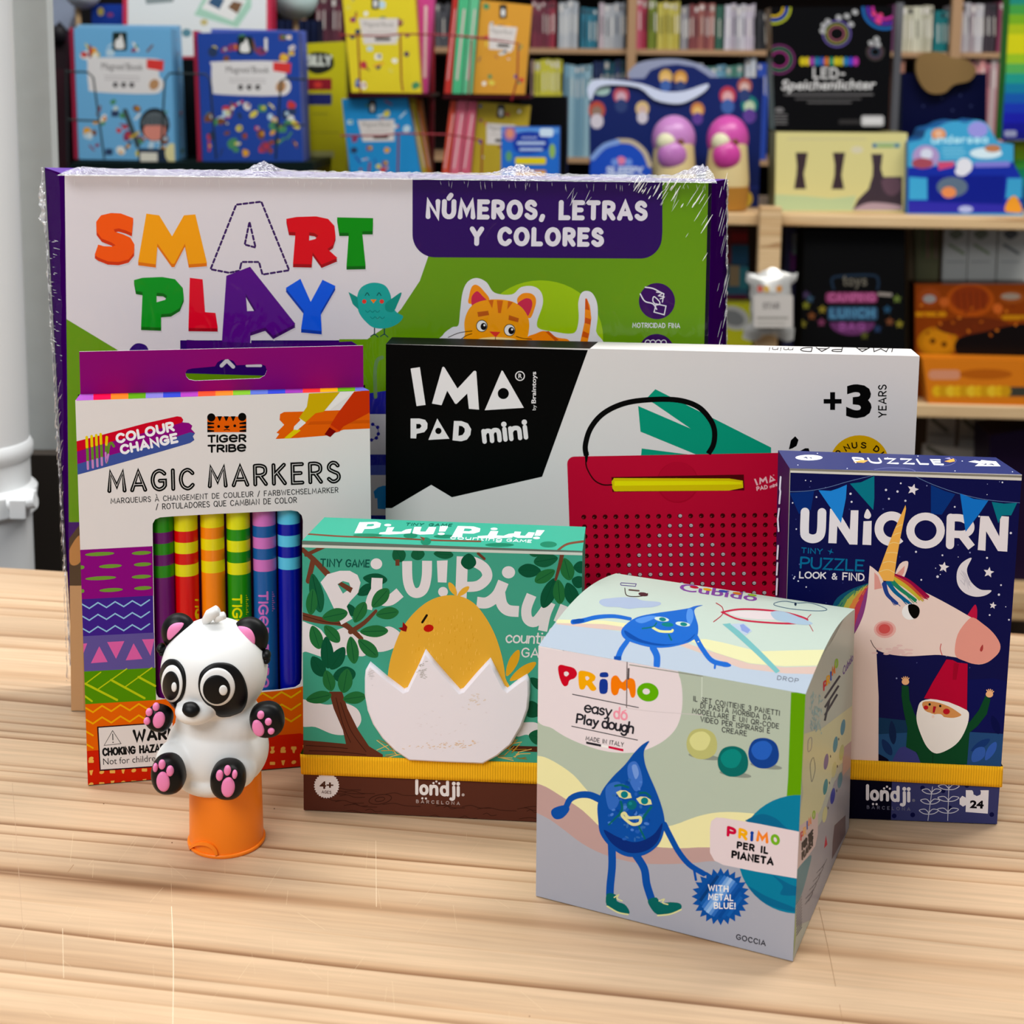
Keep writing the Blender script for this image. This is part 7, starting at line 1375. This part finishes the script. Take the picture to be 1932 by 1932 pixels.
# ================= colour change marker carton with its window and markers
YM, LM_ = .21659, .0496
U = Vector((math.cos(YM), math.sin(YM), 0)); D_ = Vector((-math.sin(YM), math.cos(YM), 0)); V = (D_*math.sin(LM_)+Vector((0, 0, math.cos(LM_)))).normalized()
pl = Plane((-.16491, .54877, .0002), U, V); dp = (D_*math.cos(LM_)-Vector((0, 0, math.sin(LM_))))*.0150
FTL, FTR, FBL = pl.hit(142, 756), pl.hit(697, 737), pl.hit(166, 1484); FBR = FBL+(pl.hit(570, 1446)-FBL)*((FTR-FTL).dot(U)/ (pl.hit(570, 1446)-FBL).dot(U))
lift = -min(0, (FBL+dp).z, (FBR+dp).z)
T = thing('marker_box', ((FBL.x+FBR.x)/2, FBL.y+.01, 0), 'white carton of colour change markers with a striped lower half and cut-out window', 'box')
mb = MB(); WH = 'cdc8c6'; BTL, BTR = Plane(FTL, U, dp).hit(151, 744), Plane(FTL, U, dp).hit(685, 731); BBL, BBR = FBL+dp, FBR+dp
for p in (FBL, FBR, BBL, BBR): p.z = max(p.z, .0004)
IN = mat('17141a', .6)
# shell without front
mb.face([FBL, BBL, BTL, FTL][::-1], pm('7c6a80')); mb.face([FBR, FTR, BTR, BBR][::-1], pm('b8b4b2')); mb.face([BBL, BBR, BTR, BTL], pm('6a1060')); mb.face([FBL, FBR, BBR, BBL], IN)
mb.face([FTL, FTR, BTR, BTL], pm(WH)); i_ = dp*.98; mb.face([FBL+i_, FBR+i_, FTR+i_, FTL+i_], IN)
a = Art(pl, mb, base=0); a.view(130, 960, 3.578); a.rough = .42
# window outline in photo points (traced corners are rounded)
win = [(565, 130), (566, 100), (582, 72), (615, 58), (715, 50), (1000, 34), (1400, 16), (1500, 10), (1545, 18), (1572, 45), (1580, 80)]+[(1575, 700), (1572, 1150), (1560, 1185), (1530, 1205), (1420, 1222), (1200, 1240), (900, 1262), (640, 1285), (605, 1275), (590, 1250), (585, 1200), (575, 700)]
front = [Vector(a.uv(p)+(0,)) for p in win]
fr4 = [Vector(((p-pl.O).dot(pl.U), (p-pl.O).dot(pl.V), 0)) for p in (FBL, FBR, FTR, FTL)]
flat = fr4+front
for tr in tessellate_polygon([fr4, front]): mb.face([pl.P(flat[i].x, flat[i].y, 0) for i in tr], pm(WH, .42))
wr = [pl.P(p.x, p.y, 0) for p in front]; mb.grid([wr, [p+dp*.04 for p in wr]], pm('dedad8'), True)
setquad(pl, FTL, FTR, FBR, FBL); a = Art(pl, mb); a.view(130, 960, 3.578); a.rough = .42
def lh(y, x): return y-(x-60)*.052      # print lines rise to the right on the tilted front
def bnd(y0, y1, c, x1=562, xa=40):
    a.poly([(xa, lh(y0, xa)), (x1, lh(y0, x1)), (x1+(y1-y0)*.018, lh(y1, x1)), (xa, lh(y1, xa))], c)
bnd(278, 612, '7a1a6e', 564); bnd(612, 862, '3a2478', 568); bnd(862, 1100, '574c86', 575); bnd(1100, 1322, '4f8024', 584)
# below the window
a.poly([(60, lh(1322, 60)), (590, lh(1318, 590)), (640, lh(1315, 640)), (900, lh(1308, 900)), (1240, 1243), (1420, 1228), (1530, 1212), (1600, 1190), (1600, 1515), (60, 1640)], 'c45c1c')
a.poly([(60, 1640), (1600, 1512), (1900, 1490), (1900, 1950), (60, 1950)], 'b02a1e'); a.poly([(1570, 1200), (1760, 1160), (1980, 1145), (1980, 1500), (1570, 1520)], 'c45c1c')
a.poly([(1582, 1190), (1980, 1150), (1980, 1135), (1582, 1172)], WH)
LMg = '6a8a3c'
for x, y, w_ in ((208, 305, 100), (490, 298, 66), (280, 387, 78), (498, 375, 60), (215, 468, 105), (490, 458, 66), (285, 548, 80), (500, 535, 60), (85, 395, 20), (90, 555, 14)): a.ell(x, y, w_, 13, LMg, -3, 14)
def zig(y, c, x0, x1, amp, per, w_, ph_=0):
    P = []; x = x0; k = ph_
    while x <= x1: P.append((x, lh(y, x)+(amp if k % 2 else -amp))); x += per; k += 1
    a.line(P, w_, c, False)
for y in (658, 738, 820): zig(y, '8ab0cc', 80, 580, 18, 58, 9)
PK = 'c05c94'
for q in ([(205, 935), (255, 1030), (155, 1038)], [(437, 915), (490, 1010), (390, 1018)], [(265, 903), (368, 897), (318, 1005)], [(500, 885), (572, 882), (550, 985)], [(85, 915), (118, 912), (95, 980)]): a.line(q, 8, PK, False, closed=True); a.poly(q, PK)
YL = 'a8b43c'
for p0, p1, w_ in (((110, 1180), (325, 1290), 15), ((285, 1155), (510, 1278), 15), ((470, 1135), (582, 1195), 15), ((105, 1262), (155, 1298), 13), ((110, 1182), (215, 1103), 8), ((200, 1215), (390, 1080), 8), ((385, 1198), (560, 1072), 8)): a.line([p0, p1], w_, YL, False)
for y in (1358, 1435, 1515, 1600): zig(y, 'd09c30', 100, 560 if y < 1450 else 200, 20, 62, 11)
for y in (1318, 1402, 1480): zig(y+10, 'c8a42c', 1180, 1600, 20, 64, 11)
r = random.Random(6)
for row in range(4):
    for k in range(24):
        x = 150+k*72; y = lh(1690 if row == 0 else 1600+row*78+30, x)
        if (200 < x < 760 and y < 1745): continue
        t = (k+row) % 3; c = 'd0a058'
        if t == 0: a.ell(x, y, 17, 12, c, -20, 10)
        elif t == 1: a.rect(x-18, y-10, x+18, y+11, c, 5)
        else: a.poly([(x-12, y-15), (x+14, y-18), (x+4, y+18), (x-6, y+14)], c)
# warning panel
a.poly([(190, 1470), (700, 1435), (700, 1735), (208, 1770)], '2a1418'); a.poly([(200, 1478), (700, 1443), (700, 1727), (215, 1760)], 'cac6c4')
a.line([(295, 1497), (352, 1585), (238, 1597)], 4, '222222', False, closed=True); a.line([(296, 1520), (297, 1560)], 6, '222222', False); a.ell(298, 1576, 4.5, c='222222', n=8)
a.text('WARNING', (442, 1565), (890, 1533), (-3, -66), '1a1a1a', off=.05); a.text('CHOKING HAZARD', (232, 1664), (678, 1632), (-2, -44), '1a1a1a', off=.05); a.text('Not for children', (232, 1728), (612, 1702), (-2, -44), '222222')
# upper print
a.view(120, 640, 3.22)
a.poly([(60, 625), (200, 590), (500, 510), (690, 468), (715, 472), (727, 490), (722, 505), (760, 508), (782, 525), (775, 545), (798, 570), (785, 590), (795, 612), (770, 630), (600, 680), (300, 765), (60, 830)], '7a1a6e')
a.poly([(60, 625), (200, 590), (500, 510), (690, 468), (715, 472), (727, 490), (715, 508), (560, 550), (300, 620), (60, 688)], 'b4142c'); a.poly([(60, 765), (300, 700), (600, 620), (770, 565), (798, 572), (785, 590), (795, 612), (770, 630), (600, 680), (300, 765), (60, 830)], '3c4c88')
for k, x in enumerate((140, 170, 198, 225)): a.line([(x, 595-k*6), (x+5, 690-k*6), (x+8, 785-k*8)], 16, '5e7c34', False); a.line([(x, 595-k*6), (x+2, 655-k*7)], 16, 'd0b83c', False); a.line([(x+6, 745-k*8), (x+8, 788-k*8)], 13, 'b078b0', False)
a.line([(262, 595), (258, 680), (262, 745), (275, 650), (290, 630), (305, 650)], 15, '5e7c34'); a.line([(262, 595), (260, 640)], 16, 'd0b83c', False); a.line([(255, 690), (260, 745), (272, 700)], 12, 'b078b0')
a.st('COLOUR', (328, 628), (668, 552), (-8, -46), 16, 'dedade', sp=.3); a.st('CHANGE', (354, 695), (690, 622), (-8, -46), 16, 'dedade', sp=.3)
TG = 'c85a20'
a.rect(873, 470, 1110, 565, TG, 10); a.ell(897, 475, 25, c='101010'); a.ell(1085, 472, 25, c='101010')
for x in (948, 988, 1030): a.poly([(x-15, 468), (x+15, 468), (x+3, 496), (x-3, 496)], '101010')
for y in (512, 535, 558):
    a.poly([(873, y-10), (915, y-4), (915, y+4), (873, y+8)], '101010'); a.poly([(1110, y-12), (1068, y-4), (1068, y+4), (1110, y+6)], '101010')
a.ell(942, 530, 9, c='101010', n=10); a.ell(1040, 526, 9, c='101010', n=10); a.blob([(975, 528), (1008, 527), (993, 543)], '101010'); a.line([(975, 552), (992, 548), (1008, 552)], 5, '101010')
a.st('TIGëR', (880, 625), (1105, 620), (0, -38), 12, '141414', sp=.22); a.st('TRiBë', (880, 685), (1105, 678), (0, -38), 12, '141414', sp=.22)
a.poly([(1315, 455), (1340, 442), (1500, 438), (1850, 425), (1870, 425), (1870, 542), (1700, 550), (1600, 585), (1420, 600), (1288, 606), (1310, 575), (1293, 568), (1340, 520), (1312, 490)], TG); a.poly([(1500, 500), (1860, 490), (1860, 510), (1480, 520)], 'b85018')
a.poly([(1490, 330), (1680, 320), (1580, 440), (1530, 450), (1470, 505), (1430, 478), (1478, 410)], 'b89a2a'); a.poly([(1430, 478), (1470, 505), (1395, 560), (1400, 530), (1440, 490)], 'd0cccc'); a.poly([(1415, 535), (1440, 555), (1375, 603), (1338, 603)], 'c8b432'); a.poly([(1440, 488), (1472, 508), (1420, 552), (1398, 548)], 'd0cccc')
a.poly([(1680, 320), (1770, 318), (1620, 430), (1590, 430)], 'd6d2d0'); a.poly([(1765, 318), (1870, 310), (1870, 440), (1700, 530), (1675, 560), (1622, 520), (1665, 450)], 'b0361c'); a.poly([(1622, 520), (1680, 560), (1640, 570), (1612, 545)], 'c4481c'); a.poly([(1615, 535), (1655, 560), (1620, 595), (1585, 578)], '6a1414')
a.st('MAGIC', (278, 922), (785, 905), (-3, -112), 25, '0c0c0c', sp=.42, inline=(4, 'c4c0be')); a.st('MARKERS', (888, 893), (1672, 862), (-3, -112), 25, '0c0c0c', sp=.42, inline=(4, 'c4c0be'))
a.text('MARQUEURS À CHANGEMENT DE COULEUR / FARBWECHSELMARKER', (288, 998), (1667, 930), (-1, -30), '2a2a2a', off=.004); a.text('/ ROTULADORES QUE CAMBIAN DE COLOR', (562, 1034), (1415, 992), (-1, -32), '2a2a2a', off=.004)
# coloured top edge
tpl = Plane(FTL, FTR-FTL, BTL-FTL); setquad(tpl, FTL, FTR, BTR, BTL); t2 = Art(tpl, mb); t2.view(120, 640, 3.22)
cs = ['8a4a98', 'c42440', 'd86a34', '4f8024', '6a66a4', '2c3c9c', '8a3a90', 'd04a34', 'e07038', '6a9838', '4c5ca0', '2c3ca0', '7a3488', 'cc3834', 'e08a34', '5a8c2c', '5c5ca4']
for k, c in enumerate(cs): x = 75+k*106; t2.poly([(x, 375), (x+106, 370), (x+106, 270), (x, 280)], c)
mb.build('carton', T)
# hang tab standing up from the back edge
mb = MB(); tb = Plane(BTL, BTR-BTL, V); a = Art(tb, mb, base=0); a.view(120, 640, 3.22)
out = [Vector(a.uv(p)+(0,)) for p in ((102, 336), (95, 76), (1820, 38), (1822, 292))]
slot = [Vector(a.uv(p)+(0,)) for p in [(740, 205), (752, 185), (780, 178), (920, 165), (935, 140), (962, 125), (1000, 121), (1032, 132), (1050, 158), (1200, 152), (1226, 162), (1235, 190), (1222, 220), (1190, 238), (1000, 245), (800, 252), (762, 245), (745, 228)]]
flat = out+slot; PM_ = pm('74145f', .38)
for lz in (0, -.0006):
    for tr in tessellate_polygon([out, slot]): mb.face([tb.P(flat[i].x, flat[i].y, lz) for i in (tr if lz == 0 else tr[::-1])], PM_)
for L in (out, slot):
    L = L+[L[0]]; mb.grid([[tb.P(p.x, p.y, 0) for p in L], [tb.P(p.x, p.y, -.0006) for p in L]], pm('cfc8cc'), smooth=False)
mb.build('hang_tab', T)
# the six markers: (centre x at mid window in photo points, barrel, ring colours)
CAPS = [(636, '5c0c5c', '2f7a18', 'purple'), (800, 'b81c1c', 'c8c030', 'red'), (981, 'dc7a10', 'd0c030', 'orange'), (1158, '2c7c14', 'c8c83c', 'green'), (1335, '24528c', 'b868a8', 'slate blue'), (1504, '0a1888', '5cb0cc', 'deep blue')]
for k, (xc, cb, cc, nm) in enumerate(CAPS):
    wx = xc; A = Art(pl, MB()); A.view(130, 960, 3.578)
    u = A.uv((xc-8, 300))[0]; v0 = (FBL-pl.O).dot(pl.V)+.006; v1 = (FTL-pl.O).dot(pl.V)-.004; rad = .0047
    C0 = pl.P(u, 0, 0)+dp.normalized()*.0070
    def vy(y): return A.uv((xc, y))[1]
    ym = [0, 172, 248, 324, 398, 478]; sh = [0, -4, -22, -14, -34, -50][k]+[0, 0, 0, 0, 0, 0][k]
    sh = {0: 0, 1: -8, 2: -32, 3: -20, 4: -42, 5: -55}[k]
    lv = [v1, vy(172+sh), vy(248+sh), vy(324+sh), vy(398+sh), vy(478+sh), v0]; cl = [cc, cb, cc, cb, cc, cb]
    R_ = thing('marker_pen', tuple(C0+pl.V*v0), '%s marker with %s rings seen through the carton window' % (nm, {'2f7a18': 'green', 'c8c030': 'yellow', 'd0c030': 'yellow', 'c8c83c': 'pale yellow', 'b868a8': 'pink', '5cb0cc': 'pale blue'}[cc]), 'marker', 'markers inside the carton window')
    mb = MB(); rows = []; seg = []
    for i in range(6):
        for w_ in (lv[i], lv[i+1]): rows.append(w_); seg.append(i)
    def ringp(v, rr): return [C0+pl.V*v+(pl.U*math.cos(t)+pl.N*math.sin(t))*rr for t in [j*2*math.pi/28 for j in range(28)]]
    for i in range(1, 6): mb.grid([ringp(lv[i], rad), ringp(lv[i+1], rad)], pm(cl[i], .3, s=.4), True)
    mb.face(ringp(v0, rad)[::-1], pm(cb))
    if nm in ('red', 'green', 'slate blue'):
        cy_ = Cyl(C0, pl.V, rad); ca = Art(cy_, mb); ca.view(130, 960, 3.578); x0 = {'red': 870, 'green': 1135, 'slate blue': 1312}[nm]; y0 = {'red': 590, 'green': 585, 'slate blue': 562}[nm]
        cy_.clip = (-.0065, .0065, -1, 1)
        dx = 28 if nm != 'red' else 14
        ca.st('TIGëR TRiBë', (x0-dx, y0), (x0-dx+6, y0+640), (2*dx, 0), 13, cc, sp=.22)
        if nm != 'red':
            for q in range(10): ca.line([(x0+60, y0+q*14), (x0+66+(q % 3)*6, y0+q*14)], 6, cc, False, cap=False)
    mb.build('barrel', R_)
    mb = MB(); mb.grid([ringp(lv[1], rad*1.0), ringp(lv[0], rad*1.0)], pm(cc, .3, s=.4), True); mb.face(ringp(lv[0], rad), pm(cc)); mb.build('cap', R_)
# ================= panda figurine on its orange cap
def pi(x, y, Y): return at(250+x/3.787, 1130+y/3.787, Y)
pv = lambda L: [(250+x/3.787, 1130+y/3.787) for x, y in L]
KP = .507/2800/3.787
f0 = on_table(413.8, 1621); CZ = Vector((f0.x, f0.y+.0138, 0))
T = thing('panda_figurine', tuple(CZ), 'white and black rubber panda with pink paw pads sitting on an orange cap', 'figurine')
OR = mat('ff8418', .33, .3); WHT = mat('e8e8e6', .42, .3); BLK = mat('060607', .42, .22); PNK = mat('ee86b8', .45, .3)
mb = MB(); rs_ = [(.0012, .0134), (.034, .0128), (.036, .012)]
mb.grid([[CZ+Vector((r_*math.cos(a), r_*math.sin(a), z)) for a in [k*2*math.pi/64 for k in range(64)]] for z, r_ in rs_], OR, True)
mb.tube([CZ, CZ+Vector((0, 0, .0005)), CZ+Vector((0, 0, .0012)), CZ+Vector((0, 0, .0014))], [.0138, .0141, .0141, .0137], OR, 64)
mb.face([CZ+Vector((.0138*math.cos(a), .0138*math.sin(a), .0)) for a in [-k*2*math.pi/64 for k in range(64)]], OR); mb.build('cap', T)
cy = Cyl(CZ, (0, 0, 1), .0133); mb = MB(); ca = Art(cy, mb, base=1e-4); ca.view(250, 1130, 3.787)
arch = ell(505, 1822, 108, 92, n=20, a0=180, a1=360)
o_ = [cy.inv(*ca.px(p)) for p in arch]; i_ = [cy.inv(*ca.px(p)) for p in ell(505, 1824, 90, 72, n=20, a0=180, a1=360)]
mb.grid([[cy.P(u, v, -.0002) for u, v in o_], [cy.P(u, v, .0009) for u, v in o_], [cy.P(u, v, .0011) for u, v in i_], [cy.P(u, v, -.0001) for u, v in i_]], OR, smooth=False); mb.build('grip_notch', T)
HC, HR = pi(585, 500, .508), Vector((398*KP, .0180, 388*KP)); tilt = Matrix.Rotation(math.radians(-6), 3, 'Y')
BC, BR2 = pi(608, 1060, .508), Vector((388*KP, .0162, 335*KP))
MC, MR = pi(450, 798, .4935), Vector((.0072, .0068, .0046))
mb = MB(); mb.sph(HC, HR, WHT, 48, 28, tilt); mb.sph(BC, BR2, WHT, 48, 28); mb.sph(MC, MR, WHT, 28, 16); mb.sph(pi(625, 880, .507), (335*KP, .0126, 260*KP), WHT, 32, 16)
mb.sph(pi(330, 1150, .4990), (170*KP, .009, 160*KP), WHT, 24, 14); mb.sph(pi(730, 1220, .4985), (165*KP, .008, 140*KP), WHT, 24, 14)
mb.sph(pi(590, 1230, .507), (300*KP, .0148, 150*KP), WHT, 32, 16)
bo = mb.build('body', T); rm = bo.modifiers.new('blend', 'REMESH'); rm.mode = 'VOXEL'; rm.voxel_size = .0006; rm.use_smooth_shade = True
sm = bo.modifiers.new('smooth', 'SMOOTH'); sm.iterations = 9; sm.factor = .6
mb = MB(); 
for a_, b_, r1 in (((520, 160), (608, 78), 44), ((600, 150), (655, 118), 34)): mb.tube([pi(a_[0], a_[1], .506), pi((a_[0]+b_[0])/2-8, (a_[1]+b_[1])/2-6, .504), pi(*b_, .5035), pi(b_[0]+6, b_[1]-3, .5035)], [r1*KP*.7, r1*KP, r1*KP*.85, r1*KP*.3], WHT, 16)
mb.build('hair_tuft', T)
hs = ellsurf(HC, HR, tilt)
def ear(cx, cy_, rx, rz, inner, lobe):
    C = pi(cx, cy_, .5095); mb = MB(); mb.sph(C, (rx*KP, .0048, rz*KP), BLK, 32, 18); mb.sph(pi(*lobe[:2], .508), (lobe[2]*KP, .003, lobe[2]*KP), BLK, 16, 10); mb.sph(pi(lobe[0]+8, lobe[1]+32, .5075), (lobe[2]*.7*KP, .0025, lobe[2]*.7*KP), BLK, 16, 10)
    e = mb.build('ear', T); es = ellsurf(C, (rx*KP, .0048, rz*KP)); mb = MB(); patch(mb, pv(cr(inner, True, 3)), es, .0002, PNK, 4, .0004, edge=.0004); mb.build('inner_ear', e, label='pink inner ear')
ear(330, 235, 130, 146, [(250, 275), (252, 228), (272, 192), (312, 172), (365, 174), (345, 215), (300, 262), (266, 292)], (205, 350, 34)); ear(838, 275, 142, 160, [(752, 202), (800, 198), (848, 222), (874, 275), (868, 330), (830, 305), (795, 265)], (950, 402, 42))
def eye(out, cx, cy_, rx, ry, px_, py_, prx, pry, hx, hy, hrx, hry):
    mb = MB(); patch(mb, pv(cr(out, True, 4)), hs, .0003, BLK, 8, .0002, edge=.0012); e = mb.build('eye_patch', T, label='glossy black eye patch')
    mb = MB(); patch(mb, pv(ell(cx, cy_, rx, ry, n=40)), hs, .0007, WHT, 8, .0002, edge=.0005); mb.build('eye', e, label='white eye ring')
    mb = MB(); patch(mb, pv(ell(px_, py_, prx, pry, n=36)), hs, .00105, BLK, 8, .0001, edge=.0005); mb.build('pupil', e)
    mb = MB(); patch(mb, pv(ell(hx, hy, hrx, hry, n=24)), hs, .00125, WHT, 4, .0003, edge=.0004); mb.build('eye_glint', e)
eye([(275, 430), (325, 442), (368, 500), (382, 580), (372, 670), (335, 750), (318, 812), (265, 790), (222, 750), (200, 680), (196, 590), (206, 500), (235, 450)], 290, 602, 72, 128, 289, 614, 56, 98, 314, 622, 17, 32)
eye([(560, 466), (640, 455), (710, 470), (770, 525), (808, 605), (820, 690), (800, 770), (750, 822), (680, 838), (612, 834), (560, 775), (508, 725), (478, 660), (472, 590), (492, 520)], 607, 624, 120, 130, 600, 640, 93, 98, 645, 643, 28, 34)
ms = ellsurf(MC, MR); mb = MB(); patch(mb, pv(cr([(360, 792), (375, 757), (420, 745), (462, 757), (482, 790), (466, 825), (430, 846), (388, 838), (364, 816)], True, 4)), ms, .0002, BLK, 6, .0022, edge=.002); mb.build('nose', T)
def limb(nm, C2, Y, R2, pads, rot=0):
    C = pi(*C2, Y); Rm = Matrix.Rotation(math.radians(rot), 3, 'Y'); R3 = (R2[0]*KP, R2[2], R2[1]*KP)
    mb = MB(); rows = []
    for j in range(19):     # flattened face towards the viewer
        t = math.pi*j/18; row = []
        for i in range(36):
            a = 2*math.pi*i/36; s_, c_ = math.sin(t), math.cos(t); q = lambda v, p: math.copysign(abs(v)**p, v)
            row.append(C+Rm @ Vector((R3[0]*q(s_, .85)*q(math.cos(a), .85), R3[1]*q(s_, .7)*q(math.sin(a), .7), R3[2]*q(c_, .9))))
        rows.append(row)
    mb.grid(rows, BLK, True); L = mb.build(nm, T)
    pf = ellsurf(C, (R3[0]*1.02, R3[1]*1.03, R3[2]*1.02), Rm)
    def surf(x, y):
        P, N = pf(x, y); yy = C.y-R3[1]*.97; d = ray(x, y); Q = EYE+d*(yy/d.y); return Q, Vector((0, -1, 0)) if True else N
    for x, y, rx, ry, rt in pads: mb = MB(); patch(mb, pv(ell(x, y, rx, ry, rt, 28)), surf, .0000, PNK, 6, .0008, edge=.0006); mb.build('paw_pad', L, label='raised pink paw pad')
limb('arm', (192, 850), .4965, (100, 98, .0040), [(187, 868, 42, 57, 12), (167, 773, 24, 28, 0), (117, 812, 23, 27, 0), (103, 875, 24, 25, 0)], 20)
limb('arm', (962, 860), .4975, (128, 134, .0044), [(898, 925, 42, 60, -18), (915, 832, 25, 28, 0), (970, 878, 25, 27, 0), (990, 945, 24, 24, 0)], -8)
limb('foot', (260, 1247), .4905, (124, 144, .0062), [(219, 1308, 48, 70, -6), (162, 1208, 17, 30, 0), (209, 1186, 24, 33, 0), (267, 1232, 26, 36, 0)], -6)
limb('foot', (684, 1285), .4905, (128, 144, .0062), [(681, 1348, 48, 70, 3), (621, 1264, 25, 37, 0), (677, 1228, 24, 35, 0), (729, 1256, 18, 30, 0)], 2)
bpy.context.view_layer.update()
